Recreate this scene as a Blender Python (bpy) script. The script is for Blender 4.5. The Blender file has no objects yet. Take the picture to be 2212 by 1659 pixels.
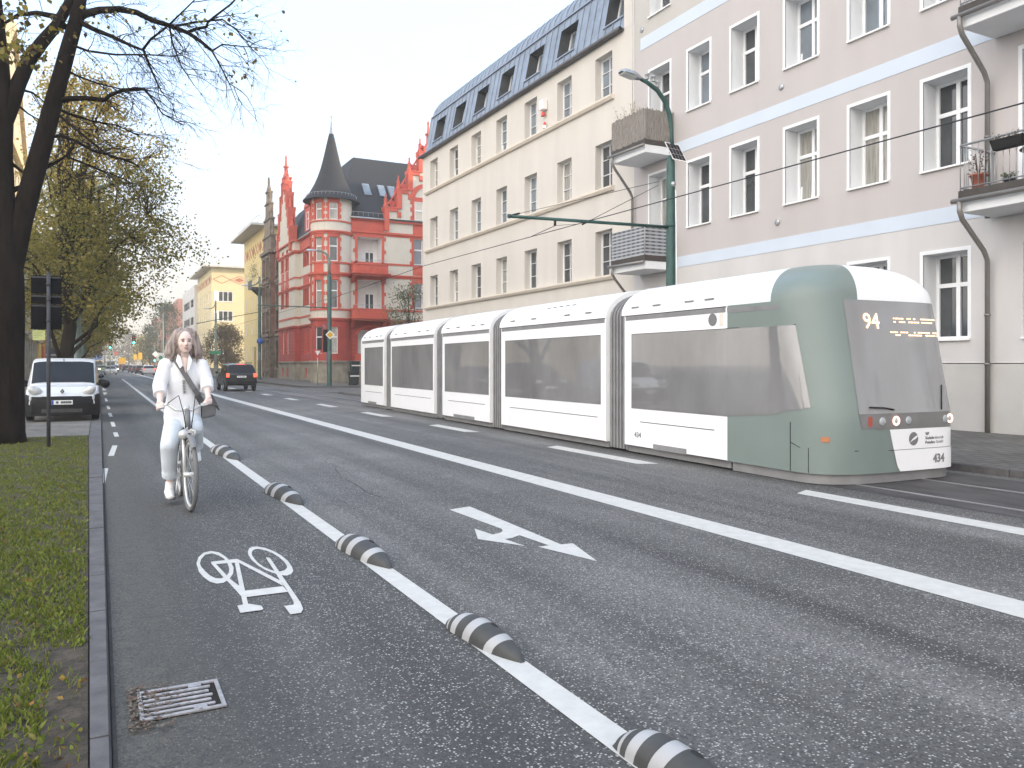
import bpy, bmesh, math, random
from mathutils import Vector as V, Matrix
random.seed(7)
R = math.radians
pi = math.pi
SC = bpy.context.scene
COL = SC.collection

# ------------------------------------------------------------------ camera, sky, sun, exposure
YAW = math.atan(891 / 1720.0)
cam_d = bpy.data.cameras.new('camera')
cam = bpy.data.objects.new('camera', cam_d)
COL.objects.link(cam)
cam.location = (0, 0, 1.65)
cam.rotation_euler = (pi / 2, 0, -YAW)
cam_d.sensor_width = 36
cam_d.lens = 36 * 1720 / 2212.0
cam_d.shift_y = -0.0192
cam_d.clip_end = 3000
SC.camera = cam

SUN_EL, SUN_AZ = R(13), R(108)        # azimuth clockwise from +Y (street axis)
w = bpy.data.worlds.new('World')
SC.world = w
w.use_nodes = True
nt = w.node_tree
bg = nt.nodes['Background']
sky = nt.nodes.new('ShaderNodeTexSky')
sky.sky_type = 'NISHITA'
sky.sun_disc = False
sky.sun_elevation = SUN_EL
sky.sun_rotation = SUN_AZ
sky.dust_density = 2.5
sky.ozone_density = 1.2
NW, LW = nt.nodes.new, nt.links.new
tc = NW('ShaderNodeTexCoord')
def wrange(src, a, b, c=0.0, d=1.0, smooth=True):
    r = NW('ShaderNodeMapRange'); r.interpolation_type = 'SMOOTHSTEP' if smooth else 'LINEAR'
    for k_, v_ in zip((1, 2, 3, 4), (a, b, c, d)): r.inputs[k_].default_value = v_
    LW(src, r.inputs[0]); return r.outputs[0]
def wmix(f, A, B):
    x = NW('ShaderNodeMix'); x.data_type = 'RGBA'
    for k_, q in (('Factor', f), ('A', A), ('B', B)):
        if isinstance(q, float): x.inputs[k_].default_value = q
        elif isinstance(q, tuple): x.inputs[k_].default_value = (*q, 1)
        else: LW(q, x.inputs[k_])
    return x.outputs['Result']
sp = NW('ShaderNodeSeparateXYZ'); LW(tc.outputs['Generated'], sp.inputs[0])
mp = NW('ShaderNodeMapping'); mp.inputs['Scale'].default_value = (1.1, 1.1, 3.4); mp.inputs['Rotation'].default_value = (.12, .08, .4)
nz = NW('ShaderNodeTexNoise'); nz.inputs['Scale'].default_value = 2.3; nz.inputs['Detail'].default_value = 7; nz.inputs['Roughness'].default_value = .58; nz.inputs['Distortion'].default_value = .4
LW(tc.outputs['Generated'], mp.inputs['Vector']); LW(mp.outputs['Vector'], nz.inputs['Vector'])
base = wmix(.6, sky.outputs['Color'], (2.45, 3.3, 4.7))
air = wmix(wrange(sp.outputs[2], -.02, .36), (2.2, 2.02, 1.70), base)              # pale haze low down, thin blue above
cloudy = wmix(wrange(nz.outputs['Fac'], .47, .74, 0, .8), air, (2.0, 2.14, 2.26))   # thin high cloud
dt = NW('ShaderNodeVectorMath'); dt.operation = 'DOT_PRODUCT'; dt.inputs[1].default_value = (-.90, -.44, 0)
LW(tc.outputs['Generated'], dt.inputs[0])
fill_sky = wmix(wrange(dt.outputs['Value'], .05, .8), cloudy, (7.5, 7.15, 6.75))      # added brightness in the unseen sky behind the camera, lighting the facades
LW(fill_sky, bg.inputs['Color'])
bg.inputs['Strength'].default_value = 0.15

sun_d = bpy.data.lights.new('sun', 'SUN')
sun = bpy.data.objects.new('sun', sun_d)
COL.objects.link(sun)
SD = V((math.cos(SUN_EL) * math.sin(SUN_AZ), math.cos(SUN_EL) * math.cos(SUN_AZ), math.sin(SUN_EL)))
sun.rotation_euler = (-SD).to_track_quat('-Z', 'Y').to_euler()
sun.location = (40, -10, 60)
sun_d.energy = 2.3
sun_d.angle = R(0.5)
sun_d.color = (1, .80, .55)

SC.view_settings.view_transform = 'Standard'
SC.view_settings.look = 'None'
SC.view_settings.exposure = 1.75
SC.view_settings.gamma = 1
SC.cycles.max_bounces = 6
SC.cycles.diffuse_bounces = 3
SC.cycles.volume_bounces = 0

# ------------------------------------------------------------------ helpers
def _set(bs, key, val):
    if key in bs.inputs:
        bs.inputs[key].default_value = val

def M(name, col, rough=.7, var=.12, scale=3., metal=0, bump=0, bscale=60., spec=.5, col2=None, stretch=None, detail=5, emit=None, estr=0):
    m = bpy.data.materials.new(name)
    m.use_nodes = True
    t = m.node_tree
    bs = t.nodes['Principled BSDF']
    bs.inputs['Base Color'].default_value = (*col, 1)
    bs.inputs['Roughness'].default_value = rough
    bs.inputs['Metallic'].default_value = metal
    _set(bs, 'Specular IOR Level', spec)
    if emit:
        _set(bs, 'Emission Color', (*emit, 1))
        _set(bs, 'Emission Strength', estr)
    co = t.nodes.new('ShaderNodeTexCoord')
    src = co.outputs['Object']
    if stretch:
        mm = t.nodes.new('ShaderNodeMapping')
        mm.inputs['Scale'].default_value = stretch
        t.links.new(src, mm.inputs['Vector'])
        src = mm.outputs['Vector']
    if var > 0 or col2:
        n = t.nodes.new('ShaderNodeTexNoise')
        n.inputs['Scale'].default_value = scale
        n.inputs['Detail'].default_value = detail
        n.inputs['Roughness'].default_value = .6
        t.links.new(src, n.inputs['Vector'])
        r = t.nodes.new('ShaderNodeMapRange')
        r.inputs['From Min'].default_value = .3
        r.inputs['From Max'].default_value = .7
        t.links.new(n.outputs['Fac'], r.inputs['Value'])
        x = t.nodes.new('ShaderNodeMix')
        x.data_type = 'RGBA'
        a = tuple(c * (1 - var) for c in col)
        b = col2 if col2 else tuple(min(1, c * (1 + var)) for c in col)
        x.inputs['A'].default_value = (*a, 1)
        x.inputs['B'].default_value = (*b, 1)
        t.links.new(r.outputs['Result'], x.inputs['Factor'])
        t.links.new(x.outputs['Result'], bs.inputs['Base Color'])
    if bump > 0:
        n2 = t.nodes.new('ShaderNodeTexNoise')
        n2.inputs['Scale'].default_value = bscale
        n2.inputs['Detail'].default_value = 4
        t.links.new(src, n2.inputs['Vector'])
        bp = t.nodes.new('ShaderNodeBump')
        bp.inputs['Strength'].default_value = 1
        bp.inputs['Distance'].default_value = bump
        t.links.new(n2.outputs['Fac'], bp.inputs['Height'])
        t.links.new(bp.outputs['Normal'], bs.inputs['Normal'])
    return m

def leafmat(name, cols, rough=.6, trans=.25):
    m = bpy.data.materials.new(name)
    m.use_nodes = True
    t = m.node_tree
    bs = t.nodes['Principled BSDF']
    g = t.nodes.new('ShaderNodeNewGeometry')
    r = t.nodes.new('ShaderNodeValToRGB')
    e = r.color_ramp.elements
    e[0].position = 0
    e[0].color = (*cols[0], 1)
    e[1].position = 1
    e[1].color = (*cols[-1], 1)
    for i, c in enumerate(cols[1:-1]):
        q = e.new((i + 1) / (len(cols) - 1))
        q.color = (*c, 1)
    t.links.new(g.outputs['Random Per Island'], r.inputs['Fac'])
    t.links.new(r.outputs['Color'], bs.inputs['Base Color'])
    bs.inputs['Roughness'].default_value = rough
    _set(bs, 'Specular IOR Level', .25)
    if trans > 0:
        tr = t.nodes.new('ShaderNodeBsdfTranslucent')
        t.links.new(r.outputs['Color'], tr.inputs['Color'])
        ms = t.nodes.new('ShaderNodeMixShader')
        ms.inputs['Fac'].default_value = trans
        out = t.nodes['Material Output']
        t.links.new(bs.outputs['BSDF'], ms.inputs[1])
        t.links.new(tr.outputs['BSDF'], ms.inputs[2])
        t.links.new(ms.outputs['Shader'], out.inputs['Surface'])
    return m

def tag(o, label=None, cat=None, group=None, kind=None):
    if label: o['label'] = label
    if cat: o['category'] = cat
    if group: o['group'] = group
    if kind: o['kind'] = kind
    return o

def root(name, label, cat, loc=(0, 0, 0), rz=0, group=None):
    o = bpy.data.objects.new(name, None)
    o.empty_display_size = .3
    COL.objects.link(o)
    o.location = loc
    o.rotation_euler = (0, 0, rz)
    return tag(o, label, cat, group)

def origin(o):
    p = V((0, 0, 0))
    while o:
        p += o.location
        o = o.parent
    return p

class MB:
    def __init__(s):
        s.v, s.f, s.m, s.s = [], [], [], []
    def add(s, vs, fs, m=0, sm=False):
        b = len(s.v)
        s.v += [tuple(v) for v in vs]
        for f in fs:
            s.f.append([i + b for i in f])
            s.m.append(m)
            s.s.append(sm)
        return s
    def quad(s, a, b, c, d, m=0):
        return s.add([a, b, c, d], [(0, 1, 2, 3)], m)
    def poly(s, pts, m=0):
        return s.add(pts, [tuple(range(len(pts)))], m)
    def hexa(s, c, m=0):                 # 8 corners: bottom 4 then top 4
        return s.add(c, [(3, 2, 1, 0), (4, 5, 6, 7), (0, 1, 5, 4), (1, 2, 6, 5), (2, 3, 7, 6), (3, 0, 4, 7)], m)
    def box(s, x0, x1, y0, y1, z0, z1, m=0):
        return s.hexa([(x0, y0, z0), (x1, y0, z0), (x1, y1, z0), (x0, y1, z0), (x0, y0, z1), (x1, y0, z1), (x1, y1, z1), (x0, y1, z1)], m)
    def pbox(s, P, a0, a1, z0, z1, d0, d1, m=0):     # box in facade coordinates
        return s.hexa([P(a0, z0, d0), P(a1, z0, d0), P(a1, z0, d1), P(a0, z0, d1), P(a0, z1, d0), P(a1, z1, d0), P(a1, z1, d1), P(a0, z1, d1)], m)
    def prism(s, pts, off, m=0):         # polygon extruded by a vector
        n = len(pts)
        a = [V(p) for p in pts]
        b = [p + V(off) for p in a]
        fs = [tuple(range(n))[::-1], tuple(range(n, 2 * n))] + [(i, (i + 1) % n, n + (i + 1) % n, n + i) for i in range(n)]
        return s.add(a + b, fs, m)
    def tube(s, pts, rad, n=8, m=0, sm=True, cap=True, flat=1.0):
        pts = [V(p) for p in pts]
        k = len(pts)
        rs = rad if isinstance(rad, (list, tuple)) else [rad] * k
        ref = None
        vs = []
        for i in range(k):
            d = (pts[min(i + 1, k - 1)] - pts[max(i - 1, 0)])
            if d.length < 1e-9: d = V((0, 0, 1))
            d.normalize()
            if ref is None:
                ref = d.orthogonal().normalized()
            else:
                ref = ref - d * ref.dot(d)
                ref = ref.normalized() if ref.length > 1e-6 else d.orthogonal().normalized()
            bi = d.cross(ref)
            for j in range(n):
                t = 2 * pi * j / n
                vs.append(pts[i] + (ref * math.cos(t) + bi * math.sin(t) * flat) * rs[i])
        fs = [(i * n + j, i * n + (j + 1) % n, (i + 1) * n + (j + 1) % n, (i + 1) * n + j) for i in range(k - 1) for j in range(n)]
        s.add(vs, fs, m, sm)
        if cap:
            b = len(s.v) - len(vs)
            for ring in (range(n - 1, -1, -1), range((k - 1) * n, k * n)):
                s.f.append([b + j for j in ring]); s.m.append(m); s.s.append(False)
        return s
    def lathe(s, prof, c=(0, 0, 0), n=16, m=0, sm=True, a0=0, a1=2 * pi, ax=None):
        full = abs(a1 - a0 - 2 * pi) < 1e-6
        k = n if full else n + 1
        vs = []
        for r, z in prof:
            for j in range(k):
                t = a0 + (a1 - a0) * j / n
                p = V((r * math.cos(t), r * math.sin(t), z))
                if ax is not None: p = ax @ p
                vs.append(p + V(c))
        fs = []
        for i in range(len(prof) - 1):
            for j in range(n):
                fs.append((i * k + j, i * k + (j + 1) % k, (i + 1) * k + (j + 1) % k, (i + 1) * k + j))
        return s.add(vs, fs, m, sm)
    def ball(s, c, r, n=10, m=0, sc=(1, 1, 1), rot=None):
        vs = []
        k = max(4, n // 2)
        for i in range(k + 1):
            t = pi * i / k
            for j in range(n):
                q = 2 * pi * j / n
                p = V((r * sc[0] * math.sin(t) * math.cos(q), r * sc[1] * math.sin(t) * math.sin(q), r * sc[2] * math.cos(t)))
                if rot is not None: p = rot @ p
                vs.append(p + V(c))
        fs = [(i * n + j, (i + 1) * n + j, (i + 1) * n + (j + 1) % n, i * n + (j + 1) % n) for i in range(k) for j in range(n)]
        return s.add(vs, fs, m, True)
    def build(s, name, mats, parent=None, bev=0, label=None, kind=None, segs=1, merge=False):
        me = bpy.data.meshes.new(name)
        if not isinstance(mats, (list, tuple)): mats = [mats]
        used = sorted({i for f in s.f for i in f})
        if len(used) < len(s.v):
            at = {i: k for k, i in enumerate(used)}
            s.v = [s.v[i] for i in used]; s.f = [[at[i] for i in f] for f in s.f]
        off = origin(parent)
        me.from_pydata([V(v) - off for v in s.v], [], s.f)
        for mt in mats: me.materials.append(mt)
        me.polygons.foreach_set('material_index', s.m)
        me.polygons.foreach_set('use_smooth', s.s)
        me.validate()
        if merge:
            b = bmesh.new(); b.from_mesh(me)
            bmesh.ops.remove_doubles(b, verts=b.verts, dist=1e-4)
            bmesh.ops.recalc_face_normals(b, faces=b.faces)
            b.to_mesh(me); b.free()
        me.update()
        o = bpy.data.objects.new(name, me)
        COL.objects.link(o)
        o.parent = parent
        if bev > 0:
            md = o.modifiers.new('bevel', 'BEVEL')
            md.width = bev; md.segments = segs; md.limit_method = 'ANGLE'; md.angle_limit = R(40)
        if label: o['label'] = label
        if kind: o['kind'] = kind
        return o

def FX(X):            # facade facing -X
    return lambda a, z, d: V((X + d, a, z))
def FY(Y):            # facade facing -Y
    return lambda a, z, d: V((a, Y + d, z))
def FXP(X):           # facade facing +X
    return lambda a, z, d: V((X - d, a, z))

def wall(mb, P, a0, a1, z0, z1, ops=(), m=0, rev=.2, mr=None):
    """one wall sheet with real openings and their reveals"""
    if a0 > a1: a0, a1 = a1, a0
    A = sorted(set([a0, a1] + [x for o in ops for x in (o[0], o[1]) if a0 < x < a1]))
    Z = sorted(set([z0, z1] + [x for o in ops for x in (o[2], o[3]) if z0 < x < z1]))
    for j in range(len(Z) - 1):
        run = None
        for i in range(len(A) - 1):
            ca, cz = (A[i] + A[i + 1]) / 2, (Z[j] + Z[j + 1]) / 2
            hole = any(o[0] < ca < o[1] and o[2] < cz < o[3] for o in ops)
            if not hole and run is None: run = A[i]
            if run is not None and (hole or i == len(A) - 2):
                e = A[i] if hole else A[i + 1]
                mb.quad(P(run, Z[j], 0), P(e, Z[j], 0), P(e, Z[j + 1], 0), P(run, Z[j + 1], 0), m)
                run = None
    q = m if mr is None else mr
    for o in ops:
        r = o[4] if len(o) > 4 else rev
        b0, b1, y0, y1 = o[:4]
        for c in (((b0, y0), (b0, y1)), ((b0, y1), (b1, y1)), ((b1, y1), (b1, y0)), ((b1, y0), (b0, y0))):
            (p, u), (p2, u2) = c
            mb.quad(P(p, u, 0), P(p2, u2, 0), P(p2, u2, r), P(p, u, r), q)

def text_mesh(body, size, extrude=.002, align='CENTER', bold=0.0):
    cu = bpy.data.curves.new('lettering', 'FONT')
    cu.body = body; cu.size = size; cu.extrude = extrude
    cu.align_x = align; cu.align_y = 'CENTER'; cu.resolution_u = 2
    cu.offset = bold
    o = bpy.data.objects.new('lettering', cu)
    COL.objects.link(o)
    bpy.context.view_layer.update()
    me = bpy.data.meshes.new_from_object(o.evaluated_get(bpy.context.evaluated_depsgraph_get()))
    bpy.data.objects.remove(o)
    return me

def text_obj(name, body, size, mat, parent, loc, xdir, updir, extrude=.002, align='CENTER', bold=0.0, label=None):
    me = text_mesh(body, size, extrude, align, bold)
    x = V(xdir).normalized(); u = V(updir).normalized(); n = x.cross(u)
    mt = Matrix((x, u, n)).transposed().to_4x4()
    mt.translation = V(loc) - origin(parent)
    me.transform(mt)
    me.materials.clear(); me.materials.append(mat)
    o = bpy.data.objects.new(name, me)
    COL.objects.link(o); o.parent = parent
    if label: o['label'] = label
    return o

def children(o): return [c for c in COL.objects if c.parent == o]
def copy_tree(o, parent=None, kids=None):
    if kids is None:
        kids = {}
        for c in COL.objects:
            if c.parent: kids.setdefault(c.parent.name, []).append(c)
    c = o.copy(); COL.objects.link(c); c.parent = parent
    for ch in kids.get(o.name, []): copy_tree(ch, c, kids)
    return c

# ------------------------------------------------------------------ shared materials
glass = M('window_glass', (.045, .05, .055), rough=.03, var=.5, scale=.8, bump=.0015, bscale=1.4, spec=.9)
glass_sky = M('sky_reflection_glass', (.16, .19, .22), rough=.04, var=.35, scale=.5, bump=.002, bscale=1.1, spec=1.0)  # blue sky reflection painted into the pane colour
glass_curtain = M('window_glass_curtained', (.30, .29, .26), rough=.08, var=.35, scale=2.5, spec=.8, stretch=(1, 8, .6))
white_pvc = M('white_window_frame', (.82, .83, .84), rough=.35, var=.03)
zinc = M('grey_zinc', (.235, .27, .325), rough=.45, var=.18, scale=2, metal=.35)
zinc_pipe = M('zinc_downpipe', (.33, .32, .31), rough=.5, var=.25, scale=4, metal=.4, col2=(.22, .20, .18))
dark_metal = M('dark_metal', (.03, .03, .032), rough=.5, var=.3, scale=9)
steel = M('galvanised_steel', (.42, .43, .44), rough=.4, var=.15, scale=8, metal=.6)
black_plastic = M('black_plastic', (.010, .010, .011), rough=.6, spec=.2, var=.3, scale=6)
rubber = M('tyre_rubber', (.014, .014, .015), rough=.85, var=.2, scale=20)
chrome = M('bright_metal', (.6, .6, .6), rough=.2, var=.05, metal=.9)
white_matt = M('white_enamel', (.8, .8, .78), rough=.4, var=.03)
# ------------------------------------------------------------------ survey: sight lines from the camera station to points on known planes
_F, _U0, _V0, _H = 1720.0, 1106.0, 787.0, 1.65
_s, _c = math.sin(YAW), math.cos(YAW)
def ray(u, v):
    a = (u - _U0) / _F
    return V((_s + a * _c, _c - a * _s, (_V0 - v) / _F))
def G(u, v, z=0.0):
    d = ray(u, v); t = (z - _H) / d.z
    return V((d.x * t, d.y * t, z))
def AX(u, v, X):
    d = ray(u, v); t = X / d.x
    return V((X, d.y * t, _H + d.z * t))
def AY(u, v, Y):
    d = ray(u, v); t = Y / d.y
    return V((d.x * t, Y, _H + d.z * t))

# ------------------------------------------------------------------ ground, roads, pavements
def asphalt():
    m = bpy.data.materials.new('asphalt')
    m.use_nodes = True
    t = m.node_tree
    N, L = t.nodes.new, t.links.new
    bs = t.nodes['Principled BSDF']
    co = N('ShaderNodeTexCoord').outputs['Object']
    def noise(sc, det=4, rough=.6, vec=co, stretch=None):
        if stretch:
            mm = N('ShaderNodeMapping'); mm.inputs['Scale'].default_value = stretch
            L(vec, mm.inputs['Vector']); vec = mm.outputs['Vector']
        n = N('ShaderNodeTexNoise'); n.inputs['Scale'].default_value = sc
        n.inputs['Detail'].default_value = det; n.inputs['Roughness'].default_value = rough
        L(vec, n.inputs['Vector']); return n.outputs['Fac']
    def rng(v, a, b, c=0, d=1):
        r = N('ShaderNodeMapRange'); r.inputs[1].default_value = a; r.inputs[2].default_value = b
        r.inputs[3].default_value = c; r.inputs[4].default_value = d
        L(v, r.inputs[0]); return r.outputs[0]
    def mix(f, A, B):
        x = N('ShaderNodeMix'); x.data_type = 'RGBA'
        for k, q in (('Factor', f), ('A', A), ('B', B)):
            if isinstance(q, (tuple, float)): x.inputs[k].default_value = q if isinstance(q, float) else (*q, 1)
            else: L(q, x.inputs[k])
        return x.outputs['Result']
    def mul(a, b):
        x = N('ShaderNodeMath'); x.operation = 'MULTIPLY'
        for i, q in enumerate((a, b)):
            if isinstance(q, float): x.inputs[i].default_value = q
            else: L(q, x.inputs[i])
        return x.outputs[0]
    sx = N('ShaderNodeSeparateXYZ'); L(co, sx.inputs[0])
    # long worn streaks along the lanes, patches, then the stones
    streak = rng(noise(1.5, 3, .5, stretch=(1, .035, 1)), .32, .68)
    patch = rng(noise(.35, 5, .65), .35, .68)
    base = mix(streak, (.042, .040, .038), (.205, .198, .188))
    base = mix(mul(patch, .75), base, (.053, .051, .048))
    bike = rng(sx.outputs[0], 1.7, 2.4)              # the cycle lane's older, browner surfacing
    base = mix(bike, mix(.55, base, (.034, .033, .031)), base)
    dirt = mul(rng(sx.outputs[0], .75, .1), rng(noise(6, 5, .7), .2, .6))
    base = mix(dirt, base, (.095, .088, .072))
    vo = N('ShaderNodeTexVoronoi'); vo.inputs['Scale'].default_value = 82
    L(co, vo.inputs['Vector'])
    sep = N('ShaderNodeSeparateColor'); L(vo.outputs['Color'], sep.inputs[0])
    stone = mul(rng(sep.outputs[0], 0.66, .88), rng(vo.outputs['Distance'], .55, .3))
    clean = rng(sx.outputs[0], .3, 1.3, .12, 1)
    col = mix(mul(mul(stone, .8), clean), base, (.56, .55, .52))
    hole = mul(rng(sep.outputs[1], .62, .8), .65)
    col = mix(hole, col, (.03, .03, .031))
    L(col, bs.inputs['Base Color'])
    bs.inputs['Roughness'].default_value = .75
    bp = N('ShaderNodeBump'); bp.inputs['Distance'].default_value = .004; bp.inputs['Strength'].default_value = .7
    L(rng(vo.outputs['Distance'], 0, .8), bp.inputs['Height'])
    L(bp.outputs['Normal'], bs.inputs['Normal'])
    return m
m_asphalt = asphalt()
m_ground = M('packed_earth', (.10, .095, .08), rough=.95, var=.3, scale=.4)
m_paint = M('road_paint', (.53, .52, .49), rough=.7, var=.09, scale=9, bump=.001, bscale=160)
m_kerb = M('kerb_stone', (.10, .096, .098), rough=.9, var=.3, scale=7, bump=.003, bscale=90)
m_track = M('track_bed', (.055, .052, .054), rough=.85, var=.5, scale=4, stretch=(1, .3, 1), bump=.004, bscale=40)

def slabs(name, c1, c2, mortar, sx, sy, var=.5):
    m = bpy.data.materials.new(name); m.use_nodes = True
    t = m.node_tree; N, L = t.nodes.new, t.links.new
    bs = t.nodes['Principled BSDF']
    co = N('ShaderNodeTexCoord')
    mp = N('ShaderNodeMapping'); mp.inputs['Scale'].default_value = (sx, sy, 1)
    L(co.outputs['Object'], mp.inputs['Vector'])
    b = N('ShaderNodeTexBrick'); b.inputs['Scale'].default_value = 1
    b.inputs['Color1'].default_value = (*c1, 1); b.inputs['Color2'].default_value = (*c2, 1); b.inputs['Mortar'].default_value = (*mortar, 1)
    b.inputs['Mortar Size'].default_value = .02; b.inputs['Brick Width'].default_value = .5; b.inputs['Row Height'].default_value = .25
    L(mp.outputs['Vector'], b.inputs['Vector'])
    n = N('ShaderNodeTexNoise'); n.inputs['Scale'].default_value = 1.3; n.inputs['Detail'].default_value = 8; n.inputs['Roughness'].default_value = .7
    L(co.outputs['Object'], n.inputs['Vector'])
    r = N('ShaderNodeMapRange'); r.inputs[1].default_value = .3; r.inputs[2].default_value = .7; r.inputs[3].default_value = 1 - var; r.inputs[4].default_value = 1 + var * .4
    L(n.outputs['Fac'], r.inputs[0])
    x = N('ShaderNodeVectorMath'); x.operation = 'SCALE'
    L(b.outputs['Color'], x.inputs[0]); L(r.outputs[0], x.inputs['Scale'])
    L(x.outputs[0], bs.inputs['Base Color'])
    bs.inputs['Roughness'].default_value = .9
    return m
m_pave = slabs('pavement_slabs', (.165, .155, .14), (.13, .125, .115), (.05, .048, .044), 1.4, 1.4)
m_sett = slabs('parking_setts', (.20, .19, .17), (.165, .155, .14), (.07, .065, .058), 4, 4)

mb = MB(); mb.quad((-900, -150, -.03), (900, -150, -.03), (900, 1500, -.03), (-900, 1500, -.03))
tag(mb.build('ground', m_ground), kind='structure')
mb = MB(); mb.quad((.05, -14, 0), (11.8, -14, 0), (11.8, 520, 0), (.05, 520, 0))
mb.quad((11.8, 46.5, 0), (80, 46.5, 0), (80, 57, 0), (11.8, 57, 0))
tag(mb.build('road', m_asphalt), kind='structure')

# tram track bed with flush rails
mb = MB(); mb.quad((8.78, -14, .004), (11.5, -14, .004), (11.5, 9.3, .004), (8.78, 9.3, .004))
tag(mb.build('track_bed', m_track), kind='structure')
mb = MB()
for x in (9.2, 10.46):
    mb.box(x - .03, x + .03, -14, 260, -.01, .012)
tag(mb.build('tram_rails', M('rail_steel', (.34, .34, .36), rough=.35, metal=.7, var=.15)), kind='structure')
mb = MB()
for x0, x1, y0, y1 in ((-.25, .05, -14, 20.4), (-.25, .05, 20.42, 200)):
    pass
# left kerb: single stones along the verge, the inner edge running a little out of true
y = -13.0; rr = random.Random(3)
while y < 150:
    y1 = y + .98
    xa = -.035 - .0106 * (min(y, 20) - 3.7); xb = -.035 - .0106 * (min(y1, 20) - 3.7)
    dz = rr.uniform(-.004, .004)
    top = .045 + dz
    mb.hexa([(xa, y, -.02), (.05, y, -.02), (.05, y1, -.02), (xb, y1, -.02), (xa, y, top), (.035, y, top), (.035, y1, top), (xb, y1, top)])
    y = y1 + .012
tag(mb.build('kerb_left', m_kerb, bev=.012), kind='structure')
mb = MB()
mb.quad((.053, -13, .005), (.068, -13, .005), (.068, 150, .005), (.053, 150, .005))
tag(mb.build('gutter_joint', M('joint_dirt', (.045, .041, .037), rough=1, var=.4, scale=12)), kind='structure')
# right pavement, street corner and the pavement before the red house
mb = MB()
def slab(mb, pts, z, m=0):
    mb.prism([(p[0], p[1], -.02) for p in pts], (0, 0, z + .02), m)
def rounded(cx, cy, r, a0, a1, n=8):
    return [(cx + r * math.cos(R(a0 + (a1 - a0) * i / n)), cy + r * math.sin(R(a0 + (a1 - a0) * i / n))) for i in range(n + 1)]
slab(mb, [(11.95, -14), (17.8, -14), (60, -14), (60, 46.4), (15, 46.4)] + rounded(14.95, 43.3, 3, 90, 180), .115)
slab(mb, rounded(16, 58.2, 3, 180, 270) + [(80, 55.2), (80, 66), (80, 240), (13, 240)], .115)
tag(mb.build('pavement_right', m_pave), kind='structure')
mb = MB(); 
y = -14
while y < 43:
    mb.box(11.8, 11.95, y, y + .99, -.02, .12); y += 1.0
for i in range(8):
    a, b = R(180 - 90 * i / 8), R(180 - 90 * (i + 1) / 8)
    for r0, r1 in ((3.0, 3.15),):
        q = [(14.95 + r * math.cos(t), 43.3 + r * math.sin(t)) for r, t in ((r0, a), (r1, a), (r1, b), (r0, b))]
        mb.hexa([(*p, -.02) for p in q] + [(*p, .12) for p in q])
    a, b = R(180 + 90 * i / 8), R(180 + 90 * (i + 1) / 8)
    q = [(16 + r * math.cos(t), 58.2 + r * math.sin(t)) for r, t in ((3.0, a), (3.15, a), (3.15, b), (3.0, b))]
    mb.hexa([(*p, -.02) for p in q] + [(*p, .12) for p in q])
y = 58.2
while y < 238:
    mb.box(12.85, 13, y, y + 1.98, -.02, .12); y += 2.0
x = 16
while x < 60:
    mb.box(x, x + 1.98, 55.05, 55.2, -.02, .12); x += 2
tag(mb.build('kerb_right', m_kerb, bev=.012), kind='structure')
# left: parking strip and pavement
mb = MB(); slab(mb, [(-2.6, 20.45), (-.22, 20.45), (-.22, 200), (-2.6, 200)], .045)
tag(mb.build('parking_strip', m_sett), kind='structure')
mb = MB(); slab(mb, [(-12, -14), (-3.2, -14), (-3.2, 20.45), (-2.61, 20.45), (-2.61, 240), (-12, 240)], .05)
tag(mb.build('pavement_left', m_pave), kind='structure')

# painted markings
def strip(mb, p, q, w, z):
    p, q = V(p), V(q); d = (q - p).normalized(); n = V((-d.y, d.x, 0)) * w / 2
    mb.quad(V((p.x, p.y, z)) - n, V((q.x, q.y, z)) - n, V((q.x, q.y, z)) + n, V((p.x, p.y, z)) + n)
mb = MB(); mb.quad((1.94, -14, .004), (2.10, -14, .004), (2.10, 34, .004), (1.94, 34, .004)); mb.quad((1.94, 34, .004), (2.10, 34, .004), (2.36, 100, .004), (2.18, 100, .004))
tag(mb.build('cycle_lane_line', m_paint), kind='structure')
mb = MB(); mb.quad((5.32, -14, .004), (5.70, -14, .004), (5.70, 230, .004), (5.32, 230, .004))
tag(mb.build('centre_line', m_paint), kind='structure')
mb = MB()
for i in range(-2, 14):
    y1 = 7.45 + 6.35 * i + (0.0 if i < 1 else .05 * i)
    ln = 3.1 if i < 2 else (2.5 if i < 5 else 2.2)
    mb.quad((7.90, y1 - ln, .004), (8.23, y1 - ln - .15, .004), (8.23, y1 + .05, .004), (7.90, y1 - .1, .004))
tag(mb.build('lane_dash_marking', m_paint), kind='structure')
mb = MB()
for x1, y1, x2, y2 in ((107, 320, 112, 350), (118, 370, 127, 400), (135, 440, 148, 478), (158, 530, 176, 570), (181, 615, 200, 658), (212, 720, 232, 775), (247, 843, 267, 893), (245, 997, 198, 1120)):
    strip(mb, G(203.3 + .1838 * x1, 779.3 + .1838 * y1), G(203.3 + .1838 * x2, 779.3 + .1838 * y2), .095, .004)
strip(mb, G(228, 1012), G(220, 1044), .08, .004)
for k in range(6):
    strip(mb, (.33, 50 + 7 * k, 0), (.33, 52.5 + 7 * k, 0), .1, .004)
tag(mb.build('parking_bay_marking', m_paint), kind='structure')
def pxpoly(mb, pts, k, ou, ov, z):
    mb.poly([G(ou + k * x, ov + k * y, z) for x, y in pts])
mb = MB()
pxpoly(mb, [(280, 253), (500, 218), (1490, 630), (1620, 618), (1885, 812), (1240, 655), (1360, 640), (1040, 530), (960, 560), (880, 572), (1105, 648), (590, 572), (553, 458), (750, 523), (830, 505), (860, 485), (845, 460)], .1991, 914.9, 1050.4, .004)
tag(mb.build('arrow_marking', m_paint), kind='structure')
mb = MB()
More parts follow.
